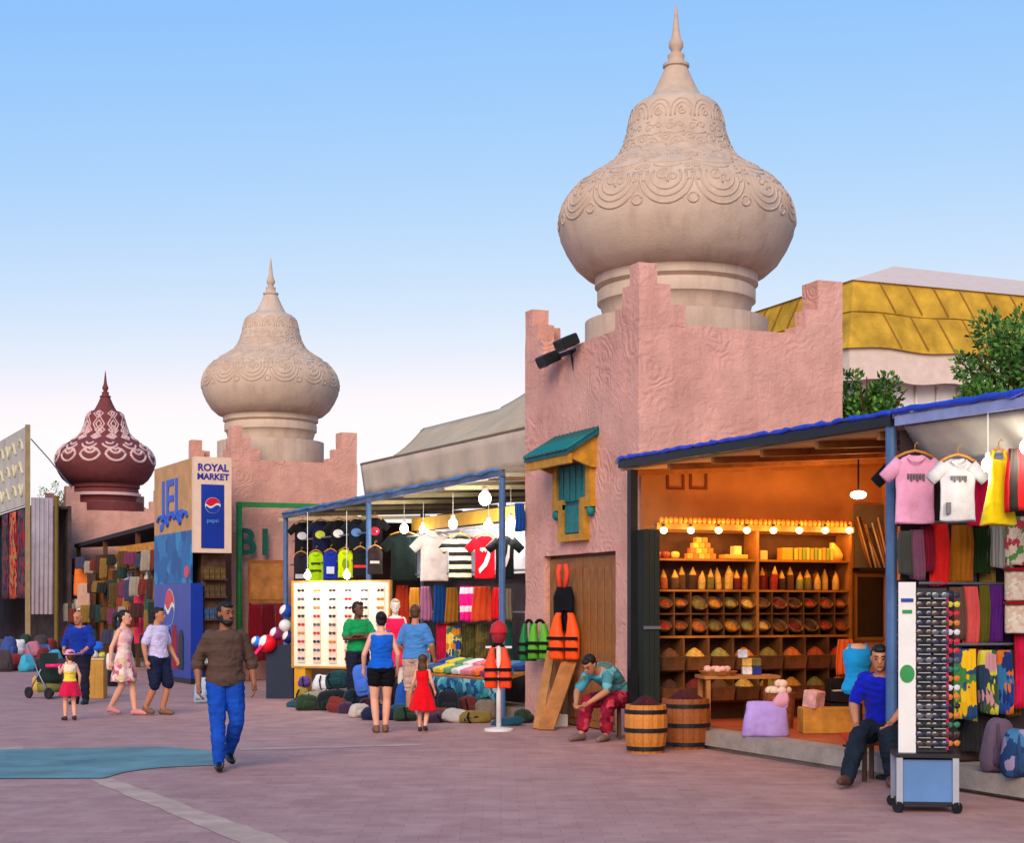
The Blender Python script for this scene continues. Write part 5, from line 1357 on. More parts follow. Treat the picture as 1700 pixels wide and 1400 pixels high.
# football shirts and caps over the sunglasses board
cols = [((22, 24, 30), 'black', (200, 200, 206)), ((26, 30, 60), 'navy', (190, 200, 60)), ((20, 22, 26), 'black', (226, 226, 220)), ((24, 30, 40), 'dark', (90, 130, 190)), ((30, 26, 34), 'black', (200, 40, 70))]
for k, (c, nm, pc) in enumerate(cols):
    p, w, h = hang_row(502 + k * 30, 866 - k * 2, 918 - k * 2, 34, -0.1)
    shirt('%s football shirt, %s in the upper row over the sunglasses board' % (nm, ORD[k]), p, w, h, fab(c), group='football shirts of the middle stall', prints=[(mat('fprint_%d' % k, pc), p_oval(0.10, 0.08, 0.42))])
cols = [((40, 36, 44), 'charcoal', (190, 190, 190), p_bars([(.7, .85, .7)])), ((170, 214, 20), 'lime green', (40, 60, 20), p_bars([(.35, .42, .6), (.6, .66, .7)])), ((30, 50, 160), 'blue', (210, 220, 240), p_bars([(.55, .8, .5)])),
        ((196, 220, 10), 'neon yellow', (120, 150, 10), p_oval(.06, .1, .5)), ((24, 24, 26), 'black', (190, 40, 40), p_bars([(.6, .7, .8)])), ((44, 34, 34), 'dark brown', (180, 170, 160), p_bars([(.5, .6, .6)]))]
for k, (c, nm, pc, fn) in enumerate(cols):
    p, w, h = hang_row(500 + k * 24.5, 917 - k * 2, 966 - k * 3, 27, -0.25)
    shirt('%s sports vest in the lower row over the sunglasses board' % nm, p, w, h, fab(c), group='football shirts of the middle stall', sleeve=0, prints=[(mat('sprint_%d' % k, pc), fn)])
def glasses_board():
    a = at_d(488, 1106, 29.0); b2 = at_d(646, 1100, 28.2); top = at_d(488, 968, 29.0).z
    c = (a + b2) / 2; w = (b2 - a).length / 2
    rz = math.atan2(b2.y - a.y, b2.x - a.x)
    t = thing('sunglasses_board', 'brightly lit white display board with rows of sunglasses', 'board', (c.x, c.y, 0), rz)
    z0, z1 = a.z, top
    MB().bx(-w, w, 0, 0.05, z0, z1).build('panel', mat('cream_display_panel', (240, 226, 200), rough=0.6, var=0.05), t)
    f = MB(); e = 0.035
    f.bx(-w - e, w + e, -0.03, 0.055, z1, z1 + e); f.bx(-w - e, w + e, -0.03, 0.055, z0 - e, z0); f.bx(-w - e, -w, -0.03, 0.055, z0, z1); f.bx(w, w + e, -0.03, 0.055, z0, z1)
    f.build('frame', mat('ochre_frame', (186, 130, 60), rough=0.6), t)
    for s in (-1, 1): MB().bx(s * w * 0.9 - 0.03, s * w * 0.9 + 0.03, 0.06, 0.12, 0, z1).build('leg', M_STEEL, t)
    MB().bx(-w + 0.02, -w + 0.25, -0.02, 0.2, 0.0, z0 - e - 0.01).build('yellow_support', mat('yellow_board', (206, 150, 30)), t)
    M4 = Matrix.Translation((c.x, c.y, 0)) @ Matrix.Rotation(rz, 4, 'Z')
    n = 6
    me = MB().obx((0, -0.012, (z0 + z1) / 2), (0.15, 0.02, z1 - z0 - 0.12)).mesh('strip', mat('peach_strip', (222, 196, 176), rough=0.7))
    rnd = random.Random(12)
    for k in range(n):
        x = -w + 0.17 + k * (2 * w - 0.34) / (n - 1)
        put('strip', me, t, (x, 0, 0))
        for j in range(9):
            z = z0 + 0.14 + j * (z1 - z0 - 0.28) / 8
            shades(rnd.choice(SH_DARK + SH_COL[:1] + SH_COL[2:3]), M4 @ Vector((x, -0.035, z)), (0, 0, rz), 'sunglasses on the white board, %s column, row %s from below' % (ORD[k], ORD[j]), 'sunglasses on the white board')
    for k in range(2):
        q = M4 @ Vector((-0.45 + 0.8 * k, -0.4, z1 + 0.12))
        bulb(['white bulb shining over the left of the sunglasses board', 'white bulb shining over the right of the sunglasses board'][k], q, (255, 250, 235), 17, 0.06, 3.4 - q.z, 14, light_rgb=(1, .93, .8))
glasses_board()
# table with folded cloths
def cloth_table():
    c = G(772, 1186) + Vector((0.35, 0.5, 0))
    t = thing('cloth_table', 'low table covered with folded colourful cloths before the middle stall', 'table', c, ROWZ + R(2))
    L = 1.55
    tp = MB().obx((0, 0, 0.66), (0.8, 2 * L, 0.05), Euler((0, R(-14), 0)).to_matrix()).build('tabletop', M_WOOD, t)
    for sx in (-1, 1):
        for sy in (-1, 1): MB().obx((sx * 0.32, sy * (L - 0.1), 0.29), (0.05, 0.05, 0.58)).build('leg', M_STEEL, t)
    MB().rings([[( -0.40 + 0.02 * math.sin(k * 2.1 + i), -L + 2 * L * k / 30, z) for k in range(31)] + [(-0.38, -L + 2 * L * k / 30, z) for k in range(30, -1, -1)] for i, z in enumerate((0.56, 0.42, 0.24))]).build('cloth_skirt', pattern('teal_skirt', 'voronoi', [(40, 110, 130), (60, 150, 160), (30, 70, 120), (120, 180, 180)], 8), t, True)
    pal = [((40, 130, 160), 'turquoise'), ((226, 130, 150), 'pink'), ((220, 200, 60), 'yellow'), ((150, 40, 110), 'magenta'), ((230, 226, 220), 'white'), ((30, 70, 140), 'blue'), ((226, 110, 40), 'orange'), ((90, 150, 110), 'green')]
    M4 = Matrix.Translation(c) @ Matrix.Rotation(ROWZ + R(2), 4, 'Z')
    rnd = random.Random(21)
    k = 0
    for j in range(9):
        for i in range(2):
            rgb, nm = pal[(j * 3 + i * 5) % 8]
            x = -0.2 + i * 0.38; y = -L + 0.2 + j * (2 * L - 0.4) / 8
            z = 0.695 + x * 0.245
            me = soft_edges(MB().obx((0, 0, 0.045), (0.3, 0.3, 0.09)).mesh('folded_cloth', fab(rgb)), 0.03, 2)
            o = put('folded_cloth', me, None, M4 @ Vector((x, y, z)), (0, R(-14), ROWZ + rnd.uniform(-.3, .3)))
            tag(o, '%s folded cloth, %s along the %s row on the low table' % (nm, ORD[j], ('front', 'back')[i]), 'cloth', 'folded cloths on the table')
cloth_table()
for k, (px, py, sz, rgb, lab) in enumerate(((712, 1188, (0.35, 0.24, 0.5), (60, 56, 66), 'dark grey suitcase under the near end of the cloth table'), (745, 1192, (0.36, 0.24, 0.42), (34, 36, 44), 'black holdall under the cloth table'), (780, 1190, (0.3, 0.24, 0.32), (96, 40, 40), 'brick red bag under the cloth table'),
                                      (806, 1195, (0.34, 0.24, 0.3), (120, 106, 90), 'tan bag under the cloth table beside the white pole'), (668, 1192, (0.3, 0.22, 0.55), (34, 80, 160), 'blue suitcase behind the woman in black shorts'), (655, 1188, (0.26, 0.2, 0.6), (26, 30, 36), 'black suitcase behind the woman in black shorts'))):
    bag('travel_bag', lab, G(px, py), sz, fab(rgb), -YAW + 0.2 * (k % 3), 'bags set out before the middle stall')
for k, (px, py, z, sz, rgb, lab) in enumerate(((555, 1180, 0, (0.55, 0.3, 0.34), (28, 32, 36), 'black duffel bag at the front of the pile'), (590, 1182, 0, (0.45, 0.3, 0.36), (20, 34, 44), 'dark teal backpack in the pile'), (560, 1172, 0.3, (0.42, 0.26, 0.3), (24, 60, 66), 'petrol backpack lying on the duffel bag'),
                                         (588, 1172, 0.34, (0.36, 0.24, 0.3), (26, 34, 84), 'navy backpack on top of the pile'), (580, 1166, 0.62, (0.24, 0.2, 0.26), (206, 196, 20), 'yellow bag on the pile of backpacks'), (574, 1166, 0.88, (0.3, 0.2, 0.16), (190, 40, 36), 'red and black bag crowning the pile'),
                                         (566, 1164, 0.58, (0.2, 0.2, 0.3), (30, 140, 140), 'turquoise bag on the pile of backpacks'), (606, 1186, 0.3, (0.3, 0.18, 0.5), (70, 110, 206), 'light blue bag hanging at the edge of the pile'), (612, 1190, 0, (0.4, 0.26, 0.28), (60, 22, 40), 'dark wine red bag beside the pile'),
                                         (520, 1172, 0, (0.42, 0.3, 0.24), (150, 140, 120), 'beige bag lying before the sunglasses board'), (500, 1172, 0, (0.2, 0.2, 0.3), (150, 130, 60), 'ochre bag at the left of the pile'), (536, 1168, 0.2, (0.4, 0.24, 0.3), (206, 206, 212), 'white bag leaning against the sunglasses board'), (505, 1166, 0.28, (0.22, 0.18, 0.18), (84, 60, 130), 'violet bag on the ochre bag'))):
    q = G(px, py); bag('backpack', lab, (q.x, q.y, z), sz, fab(rgb), -YAW + 0.35 * math.sin(k * 2.3), 'backpacks piled before the sunglasses board')

rnd = random.Random(44)
JUM = [((120, 44, 40), 'brick red'), ((30, 74, 90), 'petrol'), ((190, 180, 168), 'cream'), ((50, 50, 58), 'slate'), ((130, 108, 50), 'mustard'), ((66, 40, 64), 'plum'), ((44, 64, 44), 'dark green'), ((28, 36, 66), 'navy')]
spots = [(495, 1176), (510, 1180), (528, 1180), (545, 1184), (572, 1187), (600, 1192), (620, 1196), (640, 1192), (655, 1196), (675, 1198), (695, 1198), (718, 1199), (735, 1201), (752, 1200), (770, 1203), (790, 1203), (845, 1206), (856, 1203), (514, 1168), (548, 1170), (598, 1178), (628, 1184)]
for k, (px, py) in enumerate(spots):
    rgb, nm = JUM[(k * 5 + 1) % 8]; q = G(px, py)
    bag('soft_bundle', '%s soft bundle, %s in the jumble along the middle stall' % (nm, (ORD + ['twenty-second'])[k]), (q.x + rnd.uniform(-.05, .25), q.y + rnd.uniform(0, .35), 0), (rnd.uniform(.34, .62), rnd.uniform(.2, .3), rnd.uniform(.10, .26)), fab(rgb), rnd.uniform(-1, 1), 'soft bundles along the middle stall', handle=k % 3 == 0)

# life jackets
def vest(label, loc, w, h, rgb, m_strap, rz, group='life jackets for sale', dark=False):
    t = thing('life_jacket', label, 'life jacket', loc, rz, group)
    m = mat('vest_%02x%02x%02x' % rgb, rgb, rough=0.6, var=0.08)
    for s in (-1, 1):
        MB().rings(loft([(-h, s * w * .27, w * .22, .05), (-h * .96, s * w * .27, w * .24, .07), (-h * .5, s * w * .27, w * .24, .075), (-h * .38, s * w * .29, w * .2, .06), (-h * .08, s * w * .24, w * .1, .05), (0, s * w * .2, w * .08, .03)], 16, s)).build('panel', m, t, True)
    for f in (0.55, 0.78): MB().bx(-w * .53, w * .53, -0.085, -0.06, -h * f - .02, -h * f + .025).build('strap', m_strap, t)
    MB().tube([(w * .2 * math.cos(a), 0.02, -0.02 + 0.07 * math.sin(a)) for a in [math.pi * i / 8 for i in range(9)]], 0.025, 6).build('collar', m_strap, t, True)
    return t
RZD = R(-70)
p = on_X(936, 940, 9.36); s = dist(p) / FPX
t = thing('wetsuit', 'black and orange hanging wetsuit top on the tower door', 'wetsuit', p, RZD)
for q in (-1, 1): MB().tube([(q * 0.05, -0.02, -0.32), (q * 0.09, -0.02, -0.1), (q * 0.06, -0.02, 0.02)], 0.035, 8).build('strap', mat('vest_ff5020', (240, 70, 40)), t, True)
MB().rings(loft([(-1.25, -.13, .06, .05), (-.8, -.1, .09, .06), (-.45, -0.06, .13, .07), (-.3, 0, .14, .06)], 14, 2)).build('leg', M_BLACKCL, t, True)
MB().rings(loft([(-1.25, .13, .06, .05), (-.8, .1, .09, .06), (-.45, .06, .13, .07), (-.3, 0, .14, .05)], 14, 3)).build('leg', M_BLACKCL, t, True)
p = on_X(937, 1018, 9.30); vest('bright orange life jacket with black straps on the tower door', p, 0.46, 0.66, (255, 84, 10), M_BLACKCL, R(-52))
p = on_X(895, 1036, 9.28); vest('green life jacket with dark straps at the tower wall', p, 0.34, 0.52, (90, 170, 40), M_BLACKCL, R(-52))
p = on_X(877, 1036, 9.2); vest('darker green life jacket nearest the blue post', p, 0.26, 0.55, (26, 120, 60), M_BLACKCL, R(-52))
def pole_stand():
    b = G(828, 1214)
    t = thing('display_pole', 'white display pole on a round foot with a red cap on top', 'stand', b, -YAW)
    MB().lathe([(0.01, 0), (0.2, 0), (0.2, 0.03), (0.03, 0.05), (0.01, 0.05)], 20).build('foot', M_WHITE, t)
    MB().tube([(0, 0, 0.04), (0, 0, 1.2)], 0.035, 10).build('pole', M_WHITE, t, True)
    MB().obx((0, 0, 1.15), (0.36, 0.03, 0.03)).build('crossbar', M_WHITE, t)
    hd = MB().ball((0, 0, 1.32), (0.10, 0.12, 0.14), 14, 10).build('head_form', fab((150, 40, 50)), t, True)
    MB().lathe([(0.02, 1.52), (0.10, 1.46), (0.125, 1.36), (0.12, 1.34)], 16).build('cap', fab((190, 44, 56)), t, True)
    vest('orange and black life jacket on the white display pole', (b.x - 0.03, b.y - 0.05, 1.15), 0.36, 0.56, (255, 70, 24), M_BLACKCL, -YAW)
pole_stand()
for k, (px, py, tpx, tpy, lab) in enumerate(((892, 1212, 915, 1080, 'narrow wooden board leaning at the tower wall'), (906, 1214, 945, 1100, 'wide wooden board leaning on the tower door'), (925, 1206, 938, 1120, 'dark wooden board leaning behind the wide one'))):
    a = G(px, py); b2 = on_X(tpx, tpy, 9.42 - 0.04 * (2 - k))
    tag(MB().beam(a + Vector((0, 0, 0.012)), b2, (0.12, 0.24, 0.3)[k], 0.03).build('leaning_board', (mat('tan_board', (176, 122, 70), var=0.25, scale=3), M_WOOD, M_WOODDK)[k]), lab, 'board', 'boards leaning on the largest tower')
q = G(928, 1208); tag(put('white_block', soft_edges(MB().obx((0, 0, 0.09), (0.22, 0.16, 0.18)).mesh('white_block', M_WHITE), 0.015), None, (q.x, q.y, 0), (0, 0, 0.3)), 'small white block at the foot of the tower door', 'block')

# ------------------------------------------------------------------ kiosk with drink signs in front of the middle tower
def kiosk():
    c = G(321, 1137)
    t = thing('drinks_kiosk', 'tall drinks kiosk with blue and tan sign panels', 'kiosk', c, ROWZ)
    L, W = 3.3, 0.80
    zt = at_d(320, 760, 35.3).z; zs = at_d(320, 918, 35.3).z; zm = at_d(320, 880, 35.3).z; zc = at_d(320, 968, 35.3).z
    M_TAN = mat('tan_sign_board', (196, 148, 96), rough=0.7, var=0.15, scale=2)
    M_PB = mat('cola_blue', (16, 50, 150), rough=0.4, var=0.15, scale=2); M_TB = pattern('aqua_blue_banner', 'voronoi', [(20, 92, 150), (30, 112, 170), (16, 80, 140), (40, 130, 180), (24, 100, 160)], 2.4, 0.5)
    MB().bx(0.0, W, 0.02, L, zs, zt).build('sign_box', M_TAN, t)
    MB().bx(0.25, W, 0.25, L, 0, zs - 0.002).build('store', mat('brown_store', (110, 80, 62), rough=0.85, var=0.4, scale=4), t)
    sb = MB().bx(-0.04, -0.002, 0.0, L, zm, zt).build('street_sign', M_TAN, t)
    bn = MB().bx(-0.05, -0.012, 0.02, L - 0.02, zc, zm - 0.003).build('banner', M_TB, t)
    cp = MB().bx(-0.06, 0.22, 0.0, L - 0.05, 0.12, zc - 0.004).build('cooler_front', M_PB, t)
    MB().bx(-0.05, 0.20, 0.02, L - 0.07, 0.0, 0.119).build('cooler_base', M_BLACK, t)
    # lettering on the street face reads towards the street
    def face_text(txt, size, y, z, m, x=-0.045, par=sb, bold=0.02, sx=1.0):
        o = put('lettering', text_mesh(txt, size, 0.012, m, bold), par, (x, y, z), (R(90), 0, R(-90)))
        o.scale = (sx, 1, 1)
    M_LB = mat('sign_blue_letters', (30, 84, 190), rough=0.5)
    face_text('JEL', 1.25, L / 2, zt - 0.85, M_LB, sx=1.25)
    for k in range(5):
        y = 0.5 + k * 0.55
        MB().tube([(-0.05, y + 0.2 * math.cos(a), zm + 0.3 + 0.12 * math.sin(a * (1 + k % 2))) for a in [math.pi * i / 7 for i in range(8)]], 0.045, 6).build('sign_stroke', M_LB, sb, True)
    def globe(par, to, r):
        """round emblem of a red upper and blue lower field parted by a white wave"""
        up = [(r * math.cos(R(a)), r * math.sin(R(a))) for a in range(12, 169, 12)]
        lo = [(r * math.cos(R(a)), r * math.sin(R(a))) for a in range(192, 349, 12)]
        wave = [(-r * 0.9 + 1.8 * r * i / 10, r * 0.22 * math.sin(i / 10 * 2 * math.pi + 2.6)) for i in range(11)]
        for nm, pts, m, d in (('emblem_disc', [(r * 1.03 * math.cos(2 * math.pi * i / 32), r * 1.03 * math.sin(2 * math.pi * i / 32)) for i in range(32)], M_WHITE, 0.004),
                              ('emblem_red', up + [(x, z + 0.10 * r) for x, z in wave], mat('emblem_red', (206, 16, 40), rough=0.4), 0.009), ('emblem_blue', lo + [(x, z - 0.16 * r) for x, z in reversed(wave)], mat('emblem_blue', (10, 60, 160), rough=0.4), 0.009)):
            mb = MB(); mb.prism(pts, -d, 0, 'XZ'); me = mb.mesh(nm, m)
            me.transform(to); put(nm, me, par)
    FS = lambda x, y, z: Matrix.Translation((x, y, z)) @ Matrix.Rotation(R(-90), 4, 'Z')
    globe(cp, FS(-0.061, L * 0.55, zc - 0.55), 0.42)
    for k, (y, z, hh, m) in enumerate(((0.8, 0.75, 0.9, M_BLACK), (1.35, 0.8, 1.0, mat('can_red', (150, 30, 30))), (1.9, 0.75, 0.9, M_BLACK), (2.4, 0.7, 0.8, mat('can_amber', (190, 110, 60))))):
        MB().prism([(y - .2, z - hh / 2), (y + .2, z - hh / 2), (y + .2, z + hh * .3), (y + .08, z + hh * .5), (y - .08, z + hh * .5), (y - .2, z + hh * .3)], -0.075, -0.061, 'YZ').build('bottle_picture', m, cp)
    MB().prism([(0.35 + 0.2 * math.cos(R(a)), zc + 0.25 + 0.14 * math.sin(R(a))) for a in range(0, 360, 24)], -0.06, -0.0505, 'YZ').build('red_mark', mat('emblem_red', (206, 16, 40)), bn)
    # light box facing the plaza
    lb = MB().bx(-0.03, W + 0.02, -0.16, 0.018, zs, zt + 0.02).build('light_box', mat('pale_light_box', (228, 196, 170), rough=0.5, var=0.06), t)
    zz = zs + (zt - zs) * 0.36
    MB().bx(0.13, W - 0.15, -0.17, -0.161, zs + 0.1, zs + (zt - zs) * 0.72).build('can_picture', M_PB, lb)
    globe(lb, Matrix.Translation((W / 2 - 0.01, -0.171, zs + (zt - zs) * 0.50)), 0.17)
    for txt, z, sz in (('ROYAL', zt - 0.22, 0.22), ('MARKET', zt - 0.42, 0.19)):
        put('lettering', text_mesh(txt, sz, 0.006, mat('navy_letters', (44, 44, 150)), 0.006), lb, (W / 2, -0.165, z), (R(90), 0, 0))
    put('lettering', text_mesh('pepsi', 0.13, 0.004, mat('pale_blue_letters', (90, 150, 220))), lb, (W / 2 - 0.01, -0.172, zs + (zt - zs) * 0.34), (R(90), 0, 0))
    # goods under the light box
    for k, (z, rgb) in enumerate(((2.35, (110, 84, 44)), (1.95, (90, 70, 40)), (1.45, (60, 90, 130)), (0.95, (70, 110, 160)), (0.45, (190, 196, 204)))):
        sh = MB().bx(0.26, W - 0.02, 0.02, 0.249, z - 0.03, z).build('goods_shelf', M_WOODDK, t)
        me = soft_edges(MB().obx((0, 0, 0.12), (0.11, 0.12, 0.24)).mesh('pack', mat('pack_%d' % k, rgb, var=0.5, scale=12)), 0.01)
        for j in range(4): put('pack', me, sh, (0.33 + j * 0.125, 0.13, z + 0.001))
kiosk()
# wooden panels, maroon cloth beside the green upright
q0, q1 = on_Y(412, 930, 36.4), on_Y(476, 1002, 36.4)
t = thing('wooden_sign', 'brown wooden sign board under the B1 letters', 'sign', (q0.x, 36.4, 0)); wsg = q1.x - q0.x
MB().bx(0, wsg, 0, 0.05, q1.z, q0.z).build('board', mat('amber_board', (160, 92, 30), rough=0.6, var=0.25), t)
MB().bx(0.05, wsg - 0.05, -0.015, -0.001, q1.z + 0.08, q0.z - 0.08).build('raised_panel', M_WOOD, t)
for s in (0.04, wsg - 0.09): MB().bx(s, s + 0.05, 0.055, 0.1, 0, q1.z + 0.2).build('leg', M_WOODDK, t)
for k in range(3):
    p = on_Y(424 + 22 * k, 1004, 36.2); scarf('maroon cloth under the wooden sign, %s of three' % ORD[k], p, 0.32, 1.3, fab([(110, 12, 26), (90, 10, 24), (120, 20, 30)][k]), 0, 'maroon cloths under the wooden sign', 3)
def cap_rack():
    b = G(466, 1160)
    t = thing('cap_rack', 'dark navy wooden rack carrying balls and caps before the maroon cloths', 'rack', b, -YAW)
    MB().obx((0, 0, 0.5), (0.5, 0.3, 1.0)).build('cabinet', mat('navy_cabinet', (18, 34, 60), rough=0.6), t)
    MB().tube([(0.15, 0, 1.0), (0.15, 0, 1.75)], 0.02, 8).build('pole', M_STEEL, t)
    M4 = Matrix.Translation(b) @ Matrix.Rotation(-YAW, 4, 'Z')
    for k, (x, z, r, c, lab) in enumerate(((0.12, 1.6, 0.13, (30, 70, 160), 'blue and white ball at the top of the rack'), (0.1, 1.33, 0.12, (220, 220, 216), 'white and green ball in the middle of the rack'), (-0.06, 1.18, 0.13, (130, 40, 90), 'purple ball on the rack'), (0.16, 1.12, 0.12, (30, 40, 110), 'navy ball on the rack'), (-0.22, 1.0, 0.17, (226, 20, 40), 'big red ball at the front of the rack'), (-0.42, 1.04, 0.10, (40, 120, 220), 'light blue ball beside the big red ball'))):
        tag(MB().ball((0, 0, 0), r, 16, 12).build('ball', pattern('ball_%d' % k, 'stripe', [c, c, (230, 226, 220), c], 4.0 / r * 0.12, 0.4, axis='X'), None, True, M4 @ Vector((x, -0.1 - 0.1 * (k > 3), z + 0.03)), (0.3 * k, 0.4, 0.2)), lab, 'ball', 'balls on the navy rack')
    o = tag(MB().beam(M4 @ Vector((-0.30, -0.35, 1.0)), M4 @ Vector((-0.52, -0.4, 0.72)), 0.07, 0.05).build('pink_bat', mat('pink_plastic', (236, 30, 110), rough=0.4)), 'pink toy bat leaning from the rack beside the big red ball', 'toy')
cap_rack()

# ------------------------------------------------------------------ far stalls before the maroon dome
def far_stall():
    a = row(19.6, 0.0)
    t = thing('far_stall', 'dark timber stall with shelves of goods before the farthest tower', 'stall', a, ROWZ)
    L = 12.5; D = 2.4
    def ez(y): return 3.95 - 0.02 * y
    MB().bx(0.2, D, 0, L, 0, 0.12).build('platform', M_CONC, t)
    MB().bx(D, D + 0.1, 0, L, 0, 3.7).build('back_wall', mat('far_back_wall', (84, 58, 44), rough=0.9, var=0.3), t)
    r = MB(); quad_slab(r, [(-0.2, 0, ez(0)), (-0.2, L, ez(L)), (D + 0.2, L, ez(L) + 0.15), (D + 0.2, 0, ez(0) + 0.15)], 0.12)
    r.build('roof', mat('dark_roof', (44, 42, 48), rough=0.8, var=0.3), t)
    for y in (0.1, 4.2, 8.4, L - 0.1): MB().bx(-0.15, -0.03, y - 0.06, y + 0.06, 0, ez(y)).build('post', M_WOODDK, t)
    MB().bx(-0.16, -0.02, 0.2, 6.5, 3.30, 3.52).build('sign_board', mat('amber_sign', (206, 136, 40), var=0.3), t)
    for z in (2.35, 2.85, 1.75): MB().bx(0.0, 0.4, 0.2, 8.3, z, z + 0.05).build('shelf_board', M_WOOD, t)
    for k in range(6): MB().bx(0.42, 0.48, 8.5 + k * 0.62, 9.05 + k * 0.62, 0.12, 2.9).build('door_panel', [M_DOORWOOD, M_WOODDK][k % 2], t)
    rnd = random.Random(31)
    M4 = Matrix.Translation(a) @ Matrix.Rotation(ROWZ, 4, 'Z')
    pal = [((214, 208, 196), 'white'), ((170, 120, 50), 'amber'), ((90, 60, 34), 'brown'), ((190, 160, 90), 'straw'), ((60, 70, 90), 'slate'), ((200, 180, 190), 'pale')]
    for lv, z in enumerate((2.90, 2.40, 1.80)):
        for k in range(13):
            rgb, nm = pal[rnd.randrange(6)]
            h = rnd.uniform(0.2, 0.36); r = rnd.uniform(0.07, 0.13)
            o = MB().lathe([(r * .7, 0), (r, h * .25), (r * .95, h * .6), (r * .4, h * .8), (r * .45, h)], 12).build('vase', mat('vase_%s' % nm, rgb, rough=0.4, var=0.2), None, True, M4 @ Vector((0.15, 0.5 + k * 0.6, z)))
            tag(o, '%s vase, %s along the %s shelf of the far stall' % (nm, ORD[k], ('top', 'middle', 'lower')[lv]), 'vase', 'vases on the far stall')
    for k, (y, z, w, h, rgb, nm) in enumerate(((1.0, 2.2, .5, 1.2, (206, 40, 60), 'red'), (1.9, 2.2, .5, 1.0, (40, 90, 70), 'green'), (0.45, 2.2, .5, 1.1, (40, 60, 150), 'blue'), (3.2, 2.2, .5, 1.5, (226, 60, 90), 'coral'), (4.3, 2.0, .7, 1.1, (160, 110, 50), 'ochre'), (5.2, 2.0, .6, 1.0, (130, 60, 40), 'rust'), (6.1, 2.0, .6, 1.0, (90, 80, 40), 'olive'), (11.3, 3.0, .5, .9, (226, 120, 50), 'orange'), (11.9, 2.6, .5, .8, (214, 190, 210), 'lilac'), (11.6, 2.0, .6, .9, (230, 226, 220), 'white'), (12.4, 2.2, .5, 1.0, (60, 70, 150), 'violet blue'), (10.9, 2.5, .5, .8, (190, 150, 130), 'beige'))):
        scarf('%s textile hanging at the front of the far stall' % nm, M4 @ Vector((-0.25, y, z)), w, h, fab(rgb), R(-45), 'textiles of the far stall', 3)
    DK = [((70, 40, 40), 'maroon'), ((40, 44, 40), 'black-green'), ((88, 62, 34), 'tan'), ((60, 60, 84), 'slate blue'), ((110, 46, 38), 'rust red'), ((128, 98, 44), 'gold'), ((36, 60, 56), 'pine'), ((110, 50, 80), 'mulberry'), ((150, 138, 124), 'ivory')]
    for lv, (z, x) in enumerate(((3.25, -0.32), (2.55, -0.42), (1.75, -0.5), (1.0, -0.6))):
        for k in range(14):
            rgb, nm = DK[(k * 4 + lv * 5) % 9]
            y = 0.35 + k * 0.88 + 0.2 * math.sin(k * 3.1 + lv)
            if rnd.random() < 0.12: continue
            scarf('%s hanging bag, %s of the %s string at the far stall' % (nm, ORD[k], ('highest', 'second', 'third', 'lowest')[lv]), M4 @ Vector((x + rnd.uniform(-.1, .1), y, z + rnd.uniform(-.12, .12))), rnd.uniform(.26, .5), rnd.uniform(.3, .62), fab(rgb), R(-45) + rnd.uniform(-.3, .3), 'bags strung along the far stall', 2, name='hanging_bag', cat='bag', thick=0.07)
far_stall()
